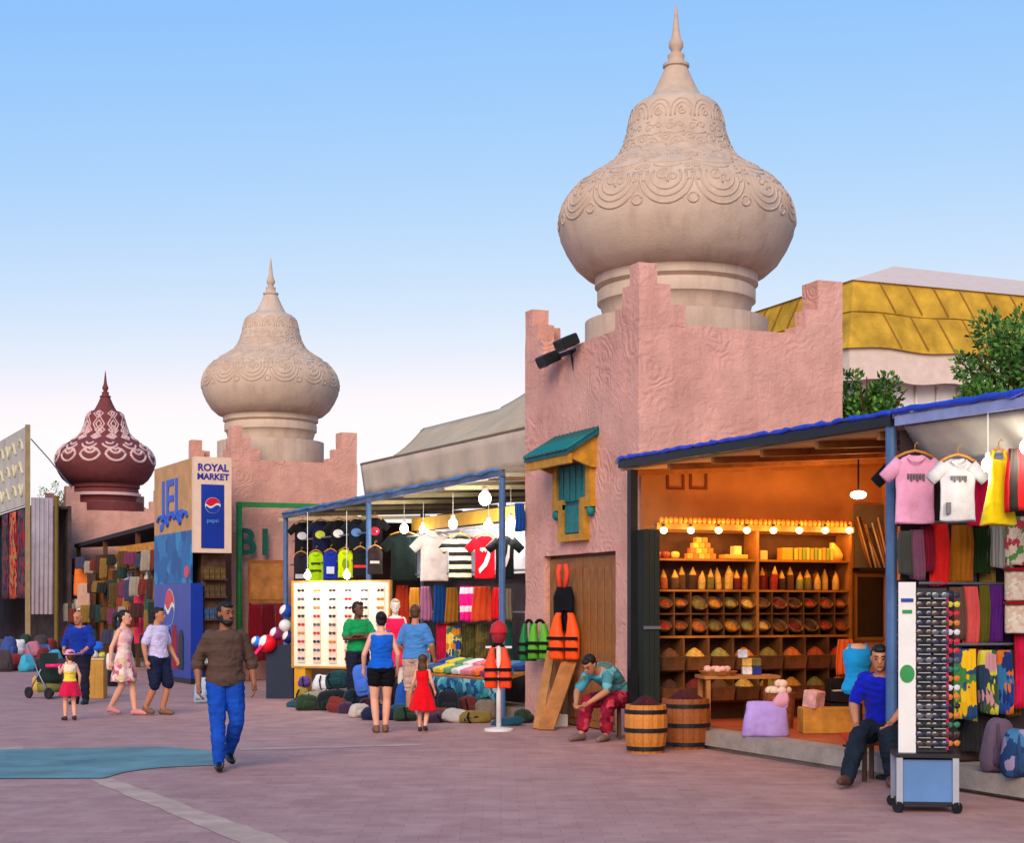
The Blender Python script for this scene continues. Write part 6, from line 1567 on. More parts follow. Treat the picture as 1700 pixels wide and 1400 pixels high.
def left_banners():
    c = G(46, 1098)
    t = thing('carpet_booth', 'carpet booth with pale sign board and wooden mast at the far left', 'booth', c, ROWZ)
    d = dist(c); s = d / FPX
    zt = EYE + (HORIZON - 708) * s; zb = EYE + (HORIZON - 838) * s
    L = 6.0
    sg = MB().bx(-0.05, 0.05, 0.1, L, zb, zt).build('sign_board', mat('pale_grey_sign', (186, 178, 164), rough=0.8, var=0.15, scale=1), t)
    M_SG = mat('sign_ochre_lettering', (204, 196, 160))
    for k in range(3):
        for j in range(4):
            y = 0.9 + j * 1.25; z = zt - 0.55 - k * 0.72
            MB().tube([(-0.06, y + 0.38 * math.cos(a), z + 0.2 * math.sin(a * (1.3 + (j + k) % 3 * .5))) for a in [math.pi * i / 8 for i in range(9)]], 0.05, 6).build('sign_stroke', M_SG, sg, True)
    MB().bx(-0.07, 0.07, -0.07, 0.07, 0, zt + 0.05).build('mast', mat('ochre_mast', (156, 132, 96)), t)
    MB().tube([(0.9, 0, 0), (0.9, 0, EYE + (HORIZON - 822) * s)], 0.07, 8).build('mast', mat('olive_mast', (112, 92, 36)), t)
    pn = MB().bx(0.11, 0.8, -0.02, 0.02, 1.5, EYE + (HORIZON - 826) * s).build('canvas_panel', mat('lilac_grey_canvas', (170, 158, 166), rough=0.9, var=0.15, scale=2), t)
    for k in range(5): MB().tube([(0.2 + k * .14, -0.03, 1.5), (0.2 + k * .14, -0.03, EYE + (HORIZON - 828) * s)], 0.02, 6).build('fold', mat('lilac_grey_canvas', (170, 158, 166)), pn, True)
    MB().tube([(0.1, 0, zt - 0.4), (0.7, 0.2, zt - 1.0), (1.5, 0.5, zt - 1.9)], 0.02, 6).build('stay_rope', M_STEEL, t)
    MB().bx(0.05, 1.0, 0.1, L, 0.0, 0.6).build('goods_counter', M_WOODDK, t)
    MB().bx(1.3, 1.4, 0.1, 14.0, 0.0, zb).build('back_wall', mat('booth_dark_canvas', (70, 56, 54), rough=0.9, var=0.4, scale=2), t)
    MB().bx(0.06, 1.3, 0.1, 14.0, zb - 0.1, zb - 0.02).build('booth_roof', mat('booth_dark_canvas', (70, 56, 54)), t)
    MB().bx(0.0, 0.06, L + 0.01, 14.0, 1.0, zb).build('side_cloth', mat('grey_booth_cloth', (150, 144, 140), rough=0.9, var=0.2), t)
    M4 = Matrix.Translation(c) @ Matrix.Rotation(ROWZ, 4, 'Z')
    for k, (rgbs, nm) in enumerate((([(120, 20, 40), (30, 70, 80), (150, 30, 40), (40, 30, 40)], 'dark red'), ([(190, 30, 40), (206, 90, 50), (110, 20, 40), (150, 130, 60)], 'bright red'), ([(40, 60, 60), (90, 40, 60), (30, 30, 40), (120, 50, 50)], 'teal and wine'))):
        scarf('%s patterned carpet hanging under the pale sign board' % nm, M4 @ Vector((-0.0, 1.2 + k * 1.6, zb - 0.1)), 1.45, 2.9, pattern('carpet_%d' % k, 'voronoi', rgbs, 6), ROWZ + R(-90), 'carpets of the far left booth', 1, name='hanging_carpet', cat='carpet', wave=0.01)
    rnd = random.Random(77)
    for k in range(26):
        rgb, nm = [((60, 160, 190), 'turquoise'), ((220, 214, 220), 'white'), ((60, 80, 140), 'blue'), ((180, 110, 130), 'rose'), ((40, 60, 50), 'dark green'), ((120, 40, 44), 'brick red'), ((70, 60, 66), 'grey')][(k * 3) % 7]
        lv = 0 if k < 15 else 1
        q = G(-6 + (k if not lv else k - 14.5) * (7.2 if not lv else 8.5), 1108 + (k * 7 % 5) * 2 - lv * 4)
        bag('goods_bundle', '%s bundle, %s along the %s layer of the heap at the far left' % (nm, (ORD + ['x'])[k if not lv else k - 15], ('lower', 'upper')[lv]), (q.x, q.y, 0.33 * lv), (0.42, 0.36, 0.34 + 0.12 * (k % 3)), fab(rgb), rnd.uniform(-.9, .9), 'bundles heaped at the far left', handle=False)
left_banners()
# things around the seated shopkeeper at the left
def left_goods():
    q = G(160, 1160)
    t = thing('carton_box', 'tall tan carton box beside the woman in the floral dress', 'box', q, -YAW)
    put('body', soft_edges(MB().obx((0, 0, 0.36), (0.34, 0.3, 0.72)).mesh('body', mat('tan_carton', (190, 140, 62), rough=0.8, var=0.12)), 0.01), t)
    MB().obx((0, 0, 0.74), (0.36, 0.32, 0.035)).build('lid', mat('pale_carton', (206, 180, 140)), t)
    for k in range(3): MB().obx((-0.11 + k * .11, -0.153, 0.36), (0.02, 0.008, 0.66)).build('rib', mat('tan_carton', (190, 140, 62)), t)
    for k, (dx, dz, sz, rgb, lab) in enumerate(((-0.08, 0.765, (0.22, 0.2, 0.14), (214, 206, 206), 'white parcel on the tan carton'), (0.03, 0.90, (0.2, 0.18, 0.16), (34, 100, 200), 'blue parcel on the tan carton'), (0.1, 0.77, (0.12, 0.16, 0.1), (206, 196, 80), 'yellow parcel on the tan carton'))):
        bag('parcel', lab, (q.x + dx, q.y, dz), sz, fab(rgb), -YAW, 'parcels on the tan carton', handle=False)
    # folded pushchair
    q = G(82, 1160)
    t = thing('pushchair', 'black and green pushchair with pink bar beside the child', 'pushchair', q, R(30))
    for s in (-1, 1):
        for y in (-0.3, 0.3):
            w = MB().lathe([(0.01, -.02), (.10, -.025), (.11, 0), (.10, .025), (.01, .02)], 16).build('wheel', M_BLACK, t, False, (s * 0.24, y, 0.11), (0, R(90), 0))
        MB().tube([(s * .24, -.3, .11), (s * .22, 0.05, .5), (s * .22, .35, 1.0)], .014, 6).build('frame_tube', M_STEEL, t, True)
        MB().tube([(s * .24, .3, .11), (s * .22, -0.05, .55)], .014, 6).build('frame_tube', M_STEEL, t, True)
    MB().rings(loft([(.3, 0, .2, .22), (.42, 0, .22, .22), (.5, 0, .2, .12), (.85, 0, .2, .06)], 18, 1)).build('seat', fab((30, 44, 40)), t, True)
    MB().tube([(-.24, -.22, .62), (-.12, -.36, .62), (.12, -.36, .62), (.24, -.22, .62)], .035, 8).build('bumper_bar', mat('pink_plastic', (236, 30, 110)), t, True)
    MB().rings(loft([(.12, 0, .2, .2), (.28, 0, .22, .2)], 16, 2)).build('basket', fab((120, 116, 60)), t, True)
    for k, (px, py, sz, rgb, lab) in enumerate(((70, 1150, (.35, .3, .35), (206, 160, 60), 'yellow bag on the ground beside the pushchair'), (100, 1140, (.4, .3, .6), (60, 44, 60), 'dark plum sack behind the pushchair'), (118, 1135, (.35, .3, .7), (40, 60, 50), 'dark green sack behind the child'), (190, 1140, (.4, .3, .7), (24, 30, 44), 'black display box behind the floral dress woman'), (335, 1168, (.3, .3, .45), (160, 180, 200), 'pale blue cool box beside the bearded man'))):
        bag('goods_sack', lab, G(px, py), sz, fab(rgb), -YAW, 'sacks along the left stalls', handle=False)
left_goods()
# ------------------------------------------------------------------ people
def fuse(mb, vox, smooth=3, wrinkle=0.0, seed=0.0):
    """merge overlapping closed shapes into one continuous skin"""
    me = mb.mesh('fused')
    o = bpy.data.objects.new('fused', me); COL.objects.link(o)
    md = o.modifiers.new('r', 'REMESH'); md.mode = 'VOXEL'; md.voxel_size = vox; md.adaptivity = 0.0
    dg = bpy.context.evaluated_depsgraph_get(); dg.update()
    out = bpy.data.meshes.new_from_object(o.evaluated_get(dg))
    bpy.data.objects.remove(o); bpy.data.meshes.remove(me)
    bm = bmesh.new(); bm.from_mesh(out)
    for _ in range(smooth): bmesh.ops.smooth_vert(bm, verts=bm.verts, factor=0.5, use_axis_x=True, use_axis_y=True, use_axis_z=True)
    if wrinkle:
        bm.normal_update()
        for v in bm.verts:
            p = v.co
            n1 = noise.noise((p.x * 6 + p.z * 4 + seed, p.y * 6, p.z * 13)); n2 = noise.noise((p.x * 14 - p.z * 6, p.y * 14 + seed, p.z * 20))
            v.co += v.normal * wrinkle * ((0.9 - 3.2 * abs(n1)) * 0.8 + (0.5 - 2.0 * abs(n2)) * 0.6)
    bm.to_mesh(out); bm.free()
    out.polygons.foreach_set('use_smooth', [True] * len(out.polygons))
    return out
def lerp(a, b, f): return a + (b - a) * f
def chain(pts, k=6):
    """points along a bent limb, softened at the joint"""
    out = []
    n = len(pts)
    for i in range(n - 1):
        for j in range(k):
            out.append((i + j / k))
    out.append(n - 1.0)
    res = []
    for u in out:
        i = min(int(u), n - 2); f = u - i
        res.append(lerp(pts[i], pts[i + 1], f))
    return res
class Body:
    def __init__(s, pose, H=1.75, female=False, child=False, stout=1.0):
        s.k = H / 1.75; s.female = female; s.stout = stout; s.child = child
        J = dict(pel=(0, 0, .93), chest=(0, 0, 1.22), neck=(0, 0.015, 1.475), head=(0, -.01, 1.625),
                 shL=(.178, .01, 1.39), elL=(.245, .03, 1.13), wrL=(.255, -.05, .89), shR=(-.178, .01, 1.39), elR=(-.245, .03, 1.13), wrR=(-.255, -.05, .89),
                 hipL=(.09, 0, .90), knL=(.10, -.02, .49), anL=(.10, .03, .085), hipR=(-.09, 0, .90), knR=(-.10, -.02, .49), anR=(-.10, .03, .085), toeL=None, toeR=None)
        if female:
            for q in 'LR': J['sh' + q] = (math.copysign(.165, J['sh' + q][0]), .01, 1.40)
        J.update(pose)
        s.J = {a: (Vector(b) if b is not None else None) for a, b in J.items()}
        for q in 'LR':
            if s.J['toe' + q] is None: s.J['toe' + q] = s.J['an' + q] + Vector((0.02 if q == 'L' else -0.02, -0.17, -0.055))
    def torso(s, mb, ex=0.0, z0=0.0, z1=1.0, hem=None, n=18):
        J = s.J; side = (J['shL'] - J['shR']).normalized(); hs = (J['hipL'] - J['hipR']).normalized()
        st = s.stout
        W = [(-.10, .135, .10), (0.0, .172, .118), (.10, .165, .112), (.25, .145, .10), (.42, .155, .108), (.60, .17, .118), (.78, .176, .115), (.88, .158, .097), (.95, .115, .082), (1.02, .068, .064)]
        if s.female: W = [(-.10, .14, .105), (0.0, .178, .122), (.10, .165, .115), (.25, .128, .09), (.42, .135, .095), (.58, .15, .122), (.72, .155, .118), (.88, .15, .085), (.97, .10, .07), (1.02, .06, .056)]
        if s.child: W = [(a, b * .95, c * 1.1) for a, b, c in W]
        rs = []
        for t, a, b in W:
            if t < z0 - 1e-6 or t > z1 + 1e-6: continue
            f = max(0.0, t)
            c = (1 - f) ** 2 * J['pel'] + 2 * f * (1 - f) * (J['chest'] * 2 - (J['pel'] + J['neck']) / 2) + f * f * J['neck'] if f <= 1 else J['neck'] + (J['head'] - J['neck']) * (f - 1)
            d = ((1 - f) * (J['chest'] - J['pel']) + f * (J['neck'] - J['chest'])).normalized()
            if t < 0: c = J['pel'] + d * t * 0.55
            sd = lerp(hs, side, min(1, f)); sd = (sd - d * sd.dot(d)).normalized(); fw = d.cross(sd)
            a2, b2 = a * (st if t < .95 else 1) + ex, b * (st if t < .95 else 1) + ex
            rs.append([c + sd * a2 * math.cos(2 * math.pi * j / n) + fw * b2 * math.sin(2 * math.pi * j / n) for j in range(n)])
        mb.rings(rs)
    def limb(s, mb, pts, rads, ex=0.0, f1=1.0, n=12):
        P = chain(pts, 5); m = len(P); P = P[:max(2, int(round((m - 1) * f1)) + 1)]
        rr = []
        for i in range(len(P)):
            u = i / (m - 1) * (len(rads) - 1); a = min(int(u), len(rads) - 2)
            rr.append(lerp(rads[a], rads[a + 1], u - a) + ex)
        mb.tube(P, rr, n)
        mb.ball(P[0], rr[0], 10, 6); mb.ball(P[-1], rr[-1], 10, 6)
    def arm(s, mb, q, ex=0.0, f1=1.0):
        J = s.J; g = 0.86 if s.female else 1.0
        s.limb(mb, [lerp(J['sh' + q], J['neck'], .16) + Vector((0, 0, -.012)), J['el' + q], J['wr' + q]], [.056 * g, .053 * g, .048 * g, .046 * g, .045 * g, .036 * g, .028 * g], ex, f1)
    def leg(s, mb, q, ex=0.0, f1=1.0, f0=0.0):
        J = s.J
        s.limb(mb, [J['hip' + q], J['kn' + q], J['an' + q]], [.092, .088, .074, .058, .060, .050, .038], ex, f1)
    def foot(s, mb, q, ex=0.0):
        J = s.J; a, t = J['an' + q], J['toe' + q]
        d = (t - a); d.z = 0; d.normalize()
        low = min(a.z, t.z)
        hz = a.z - 0.045
        mb.tube([a + Vector((0, 0, .02)), a - d * .02 + Vector((0, 0, -.03)), lerp(a, t, .4) + Vector((0, 0, -.012)), lerp(a, t, .75), t + d * .045], [.038 + ex, .042 + ex, .042 + ex, .038 + ex, .018 + ex], 12)
        mb.ball(a - d * .035 + Vector((0, 0, -.042)), (.036 + ex, .036 + ex, .036 + ex), 10, 6)
    def hand(s, mb, q):
        J = s.J; w = J['wr' + q]; d = (w - J['el' + q]).normalized()
        if s.J.get('hd' + q): d = s.J['hd' + q].normalized()
        inn = Vector((-1 if q == 'L' else 1, 0, 0)); fw = Vector((0, -1, 0))
        b = (fw - d * fw.dot(d)); b = b.normalized() if b.length > .2 else Vector((0, 0, 1)).cross(d).normalized()   # thumb side
        pn = d.cross(b).normalized()
        if pn.dot(inn) < 0: pn = -pn                                                     # palm looks inwards
        c = w + d * .05
        mb.tube([w - d * .01, w + d * .03, w + d * .085], [.026, .03, .03], 10)
        for k, (off, L) in enumerate(((.028, .072), (.010, .082), (-.008, .077), (-.026, .060))):
            p0 = w + d * .078 + b * off
            mb.tube([p0, p0 + d * L * .45 + pn * .008, p0 + d * L * .8 + pn * .026, p0 + d * L * .95 + pn * .045], [.0105, .0098, .009, .0075], 8)
        mb.tube([w + d * .025 + b * .02, w + d * .05 + b * .048 + pn * .01, w + d * .085 + b * .055 + pn * .022], [.014, .012, .008], 8)
    def head_shape(s, mb, yaw=0.0, pitch=0.0):
        c = s.J['head']; M = Euler((pitch, 0, yaw)).to_matrix()
        hs = 1.28 if s.child else 1.0
        s.HM, s.hs = M, hs
        prof = [(-.118, .022, .020, -.052), (-.108, .040, .040, -.040), (-.08, .056, .066, -.022), (-.045, .066, .084, -.008), (0, .074, .095, .0), (.04, .077, .099, .004), (.075, .070, .09, .008), (.10, .052, .07, .012), (.116, .024, .036, .012)]
        mb.rings([[c + M @ (Vector((a * math.cos(2 * math.pi * j / 20), y + b * math.sin(2 * math.pi * j / 20), z)) * hs) for j in range(20)] for z, a, b, y in prof])
        P = lambda x, y, z: c + M @ (Vector((x, y, z)) * hs)
        mb.tube([P(0, -.088, .02), P(0, -.102, -.005), P(0, -.114, -.026), P(0, -.098, -.036)], [.010 * hs, .012 * hs, .015 * hs, .010 * hs], 8)
        mb.tube([P(-.04, -.086, .028), P(0, -.097, .03), P(.04, -.086, .028)], [.010 * hs] * 3, 8)
        mb.tube([P(-.02, -.089, -.062), P(0, -.096, -.062), P(.02, -.089, -.062)], [.009 * hs] * 3, 8)
        mb.ball(P(0, -.082, -.098), (.022 * hs, .018 * hs, .016 * hs), 8, 6)
        for q in (-1, 1): mb.ball(P(q * .077, .008, -.005), (.012 * hs, .02 * hs, .032 * hs), 8, 6)
        n0, n1 = s.J['neck'], lerp(c, s.J['neck'], .25)
        mb.tube([n0 - (c - n0) * .15, lerp(n0, c, .4), lerp(n0, c, .72)], [.062, .054, .054] if not s.female else [.052, .045, .046], 12)
    def scaled(s, me):
        if s.k != 1.0: me.transform(Matrix.Scale(s.k, 4))
        return me
def person(name, label, loc, rz, H, pose, skin, outfit, hair=None, female=False, child=False, stout=1.0, yaw=0.0, pitch=0.0, shoes=None, vox=0.011, cat='person', group=None, face=True, seed=1.0, stand=None):
    B = Body(pose, H, female, child, stout)
    t = thing(name, label, cat, loc, rz, group)
    mb = MB(); B.torso(mb); B.head_shape(mb, yaw, pitch)
    for q in 'LR': B.arm(mb, q); B.leg(mb, q); B.foot(mb, q); B.hand(mb, q)
    me = B.scaled(fuse(mb, vox, 2)); me.materials.append(skin); put('body', me, t)
    for nm, m, kind, prm in outfit:
        mb = MB(); w = 0.0085
        if kind == 'top':                       # ex, hem, sleeve
            B.torso(mb, prm.get('ex', .018), prm.get('z0', -.02), .97 if not prm.get('tank') else .88)
            if prm.get('sleeve', 0) > 0:
                for q in 'LR': B.arm(mb, q, prm.get('sx', .016), prm['sleeve'])
            if prm.get('tank'):
                for q in 'LR':
                    a = lerp(B.J['sh' + q], B.J['neck'], .42); mb.tube([a + Vector((0, -.10, -.10)), a + Vector((0, -.02, .035)), a + Vector((0, .08, -.10))], .026, 8)
        elif kind == 'legs':                    # f1 = how far down
            B.torso(mb, prm.get('ex', .016), -.10, .12)
            for q in 'LR': B.leg(mb, q, prm.get('lx', .018), prm.get('f1', .97))
        elif kind == 'skirt':
            B.torso(mb, .014, 0.0, prm.get('top', .88))
            J = B.J; nn = 36; rs = []
            for i in range(9):
                f = i / 8; z = lerp(J['pel'].z + .06, prm['hem'], f); c = lerp(J['pel'], (J['anL'] + J['anR']) / 2, f * .25)
                a = lerp(.175, prm['flare'], f ** .8); b = lerp(.125, prm['flare'] * .8, f ** .8)
                rs.append([Vector((c.x + (a + .022 * f * math.sin(7 * x + 1)) * math.cos(x), c.y + (b + .022 * f * math.sin(7 * x + 1)) * math.sin(x), z + .012 * math.sin(5 * x))) for x in [2 * math.pi * j / nn for j in range(nn)]])
            mb.rings(rs); w = .004
            for q in ('LR' if prm.get('top', .88) > .5 else ''):
                a = lerp(B.J['sh' + q], B.J['neck'], .4); mb.tube([a + Vector((0, -.09, -.10)), a + Vector((0, -.01, .03)), a + Vector((0, .07, -.10))], .024, 8)
            if prm.get('sleeve', 0) > 0:
                for q in 'LR': B.arm(mb, q, .018, prm['sleeve'])
        me = B.scaled(fuse(mb, vox, 2, prm.get('wr', w), seed)); me.materials.append(m); put(nm, me, t)
    if shoes is not None:
        for q in 'LR':
            mb = MB(); B.foot(mb, q, .009); me = B.scaled(fuse(mb, vox, 1)); me.materials.append(shoes); put('shoe', me, t)
    c = B.J['head']; M = B.HM; hs = B.hs
    P = lambda x, y, z: c + M @ (Vector((x, y, z)) * hs)
    if face:
        M_EYE = mat('eye_dark', (30, 22, 18), rough=0.3, var=0); M_LIP = mat('lip_rose', (150, 84, 74), rough=0.5, var=0)
        for q in (-1, 1):
            mb = MB(); mb.ball(P(q * .031, -.0885, .008), (.013 * hs, .008 * hs, .007 * hs), 10, 6); me = B.scaled(mb.mesh('eye', M_EYE, True)); put('eye', me, t)
            mb = MB(); mb.tube([P(q * .014, -.100, .034), P(q * .032, -.097, .040), P(q * .05, -.084, .034)], [.005 * hs, .006 * hs, .004 * hs], 6); me = B.scaled(mb.mesh('eyebrow', M_EYE, True)); put('eyebrow', me, t)
        mb = MB(); mb.tube([P(-.022, -.094, -.062), P(0, -.104, -.060), P(.022, -.094, -.062)], [.004 * hs, .007 * hs, .004 * hs], 6); me = B.scaled(mb.mesh('lips', M_LIP, True)); put('lips', me, t)
    if hair:
        mh, kind = hair
        mb = MB()
        def blob(x, y, z, r): mb.rings([[P(x + r[0] * math.cos(v) * math.cos(u), y + r[1] * math.cos(v) * math.sin(u), z + r[2] * math.sin(v)) for u in [2 * math.pi * j / 16 for j in range(16)]] for v in [math.pi * (i + .03) / 8.06 - math.pi / 2 for i in range(9)]])
        if kind != 'bald': blob(0, .022, .040, (.085, .094, .092)); blob(0, .045, -.01, (.075, .062, .075)); blob(0, -.05, .088, (.06, .045, .036))
        if 'beard' in kind:
            blob(0, -.052, -.088, (.058, .052, .044)); blob(0.0, -.096, -.044, (.026, .012, .008))
            for q in (-1, 1): blob(q * .06, -.018, -.045, (.018, .034, .05))
        if 'long' in kind: blob(0, .06, -.10, (.085, .05, .16))
        if 'pony' in kind: mb.tube([P(0, .10, .06), P(0, .16, .03), P(0, .17, -.08), P(0, .14, -.22)], [.03, .042, .04, .012], 10)
        if 'bun' in kind: blob(0, .115, .06, (.045, .04, .045))
        me = B.scaled(fuse(mb, .009, 1, .004, seed)); me.materials.append(mh); put('hair', me, t)
    return t, B
SK_TAN = mat('skin_tan', (186, 124, 90), rough=0.55, var=0.08, scale=6, spec=0.35); SK_LIGHT = mat('skin_light', (224, 164, 136), rough=0.55, var=0.08, scale=6)
SK_BROWN = mat('skin_brown', (140, 88, 60), rough=0.55, var=0.1, scale=6); SK_DARK = mat('skin_dark', (96, 62, 46), rough=0.55, var=0.1, scale=6)
H_BLACK = mat('hair_black', (24, 18, 16), rough=0.6, var=0.3, scale=20, bump=0.4, bscale=60); H_BROWN = mat('hair_brown', (84, 52, 32), rough=0.6, var=0.3, scale=20, bump=0.4, bscale=60); H_GREY = mat('hair_grey', (120, 104, 92), rough=0.7)
def jeans(name, rgb): return mat(name, rgb, rough=0.85, var=0.25, scale=5, bump=0.3, bscale=40, spec=0.15)
# bearded man walking towards the camera
walk = dict(hipL=(.09, 0, .90), knL=(.115, -.06, .50), anL=(.055, .22, .155), toeL=(.075, .06, .07), hipR=(-.09, 0, .90), knR=(-.085, -.13, .49), anR=(-.075, -.20, .088), toeR=(-.085, -.37, .04),
            elL=(.275, .05, 1.13), wrL=(.295, -.02, .90), elR=(-.285, .06, 1.13), wrR=(-.275, -.06, .88), shL=(.185, .01, 1.385), shR=(-.185, .01, 1.385))
M_SWEAT = pattern('brown_knit', 'stripe', [(84, 64, 54), (80, 61, 52), (83, 63, 54), (76, 57, 48)], 3.6)
b = G(376, 1281); fwd = Vector((math.sin(-YAW + R(14)), -math.cos(-YAW + R(14)), 0))
person('person', 'bearded man in brown sweater and blue jeans walking across the plaza', b - fwd * 0.2 + Vector((0.0, 0, 0)), -YAW + R(14), 1.75, walk, SK_BROWN,
       [('jeans', jeans('bright_blue_denim', (20, 72, 170)), 'legs', dict(f1=.985, lx=.02, ex=.018, wr=.007)), ('sweater', M_SWEAT, 'top', dict(ex=.026, z0=-.10, sleeve=.60, sx=.02, wr=.009))],
       (H_BLACK, 'short beard'), yaw=R(32), pitch=R(2), shoes=mat('black_leather', (22, 20, 20), rough=0.4), vox=.0085, seed=2.0, stout=1.06)
# woman in floral dress
w1 = dict(knL=(.09, -.10, .50), anL=(.07, -.16, .085), knR=(-.08, .0, .49), anR=(-.06, .22, .13), toeR=(-.07, .07, .05), elL=(.22, .06, 1.12), wrL=(.23, .02, .90), elR=(-.22, .10, 1.13), wrR=(-.22, .12, .90))
M_FLOR = pattern('pink_floral', 'voronoi', [(226, 178, 176), (214, 150, 160), (232, 206, 196), (180, 100, 120), (206, 186, 140), (230, 190, 186)], 11)
person('person', 'dark haired woman in short pink floral dress walking to the right', G(206, 1188), R(50), 1.66, w1, SK_LIGHT, [('dress', M_FLOR, 'skirt', dict(hem=.56, flare=.25, top=.88))], (H_BLACK, 'pony'), female=True, shoes=mat('pink_sandal', (206, 130, 130), rough=0.6), seed=3.0, yaw=R(20))
q = G(190, 1188); t = bag('shoulder_bag', 'white shoulder bag at the hip of the woman in floral dress', (q.x - 0.02, q.y, 0.72), (0.24, 0.12, 0.26), fab((222, 214, 214)), R(50), None)
# young man in pale T-shirt
w2 = dict(knL=(.10, -.13, .51), anL=(.09, -.02, .09), knR=(-.10, -.03, .49), anR=(-.09, .18, .12), toeR=(-.1, .03, .05), elL=(.25, .0, 1.14), wrL=(.26, -.14, .93), elR=(-.26, .06, 1.14), wrR=(-.27, -.0, .90))
person('person', 'man in pale lavender T-shirt and navy shorts beside the drinks kiosk', G(262, 1188), R(38), 1.70, w2, SK_TAN, [('shorts', jeans('navy_shorts', (24, 32, 60)), 'legs', dict(f1=.50, lx=.034, ex=.02)), ('t_shirt', fab((196, 190, 226)), 'top', dict(ex=.024, z0=-.06, sleeve=.42, sx=.018))],
       (H_BLACK, 'short'), yaw=R(25), shoes=mat('brown_sandal', (120, 84, 60), rough=0.7), seed=4.0)
# child with hat
t, B = person('person', 'small child with pink sun hat, striped top and red skirt', G(116, 1197), R(190), 1.04, dict(knL=(.09, -.08, .5), anL=(.09, -.08, .085), elL=(.22, -.1, 1.2), wrL=(.2, -.22, 1.3), anR=(-.09, .1, .1)), SK_LIGHT,
       [('top', pattern('yellow_teal_stripe', 'stripe', [(60, 170, 180), (232, 206, 70), (236, 216, 190)], 2.2), 'top', dict(ex=.02, z0=.10, tank=True)), ('skirt', fab((206, 26, 70)), 'skirt', dict(hem=.62, flare=.29, top=.2))], (H_BROWN, 'short'), child=True, female=True, shoes=mat('dark_shoe', (60, 34, 34)), seed=5.0, face=True)
mb = MB(); c = B.J['head']; mb.lathe([(.16, .045), (.165, .055), (.118, .075), (.115, .12), (.085, .165), (.02, .178)], 24, (c.x, c.y + .01, c.z)); mb.lathe([(.01, .05), (.16, .047), (.16, .04), (.01, .044)], 24, (c.x, c.y + .01, c.z))
me = B.scaled(mb.mesh('sun_hat', fab((232, 150, 190)), True)); put('sun_hat', me, t)
# stout man in blue shirt behind the child
person('person', 'balding stout man in royal blue shirt standing behind the child', G(133, 1170), -YAW - R(12), 1.66, dict(elL=(.28, -.05, 1.13), wrL=(.2, -.24, 1.0), elR=(-.28, -.05, 1.13), wrR=(-.2, -.24, 1.0), pel=(0, .05, .93), chest=(0, .02, 1.22), neck=(0, -.05, 1.46), head=(0, -.09, 1.60), shL=(.205, -.03, 1.40), shR=(-.205, -.03, 1.40)), SK_TAN,
       [('trousers', jeans('dark_trousers', (30, 32, 50)), 'legs', dict(f1=.97, lx=.024)), ('shirt', fab((20, 50, 150)), 'top', dict(ex=.03, z0=-.08, sleeve=.72, sx=.020))], (H_GREY, 'bald'), stout=1.28, pitch=R(12), shoes=mat('dark_teal_shoe', (24, 50, 56)), seed=6.0)
# woman in blue top from behind
w3 = dict(anL=(.07, .03, .085), anR=(-.06, -.02, .085), knR=(-.085, -.05, .49), elL=(.25, .05, 1.13), wrL=(.25, -.06, .92), elR=(-.24, .04, 1.13), wrR=(-.235, -.08, .92), hipL=(.095, 0, .9), hipR=(-.095, 0, .9))
person('person', 'woman seen from behind in blue tank top and black shorts', G(633, 1217), R(180) - YAW + R(8), 1.64, w3, SK_LIGHT, [('shorts', jeans('black_shorts', (16, 16, 20)), 'legs', dict(f1=.24, lx=.022, ex=.02)), ('tank_top', fab((20, 96, 206)), 'top', dict(ex=.024, z0=-.06, tank=True))],
       (H_BLACK, 'short bun'), female=True, shoes=mat('brown_sandal', (120, 84, 60)), seed=7.0)
# man in light blue shirt behind the girl
person('person', 'man seen from behind in light blue shirt and beige shorts', G(690, 1196), R(180) - YAW - R(20), 1.74, dict(elL=(.27, .02, 1.14), wrL=(.2, -.16, 1.0), elR=(-.27, .02, 1.14), wrR=(-.25, -.12, .95)), SK_TAN,
       [('shorts', jeans('beige_shorts', (196, 164, 146)), 'legs', dict(f1=.5, lx=.032)), ('shirt', fab((74, 134, 200)), 'top', dict(ex=.028, z0=-.08, sleeve=.42, sx=.020))], (H_BROWN, 'short'), shoes=mat('dark_shoe', (60, 34, 34)), seed=8.0, stout=1.08)
# girl in red dress
person('person', 'girl in bright red dress walking away with loose brown hair', G(702, 1216), R(150), 1.04, dict(knL=(.09, -.10, .5), anL=(.09, -.12, .085), anR=(-.09, .20, .13), toeR=(-.09, .05, .05), elL=(.22, .04, 1.13), wrL=(.28, -.06, .95), elR=(-.22, .02, 1.13), wrR=(-.26, -.06, .95)), SK_LIGHT,
       [('dress', fab((224, 14, 30)), 'skirt', dict(hem=.50, flare=.32, top=.88))], (H_BROWN, 'long'), female=True, child=True, shoes=mat('dark_shoe', (60, 34, 34)), seed=9.0)
# seller with crossed arms
person('person', 'stall keeper in green shirt with folded arms before the sunglasses board', G(594, 1176), -YAW + R(25), 1.80, dict(elL=(.26, -.10, 1.16), wrL=(-.02, -.21, 1.20), elR=(-.26, -.10, 1.15), wrR=(.03, -.19, 1.16), hdL=(-1, .1, .1), hdR=(1, .1, .1)), SK_DARK,
       [('trousers', jeans('dark_trousers', (30, 32, 50)), 'legs', dict(f1=.97, lx=.024)), ('polo_shirt', fab((20, 140, 80)), 'top', dict(ex=.024, z0=-.06, sleeve=.40, sx=.022))], (H_BLACK, 'short'), yaw=R(30), shoes=mat('dark_shoe', (60, 34, 34)), seed=10.0)
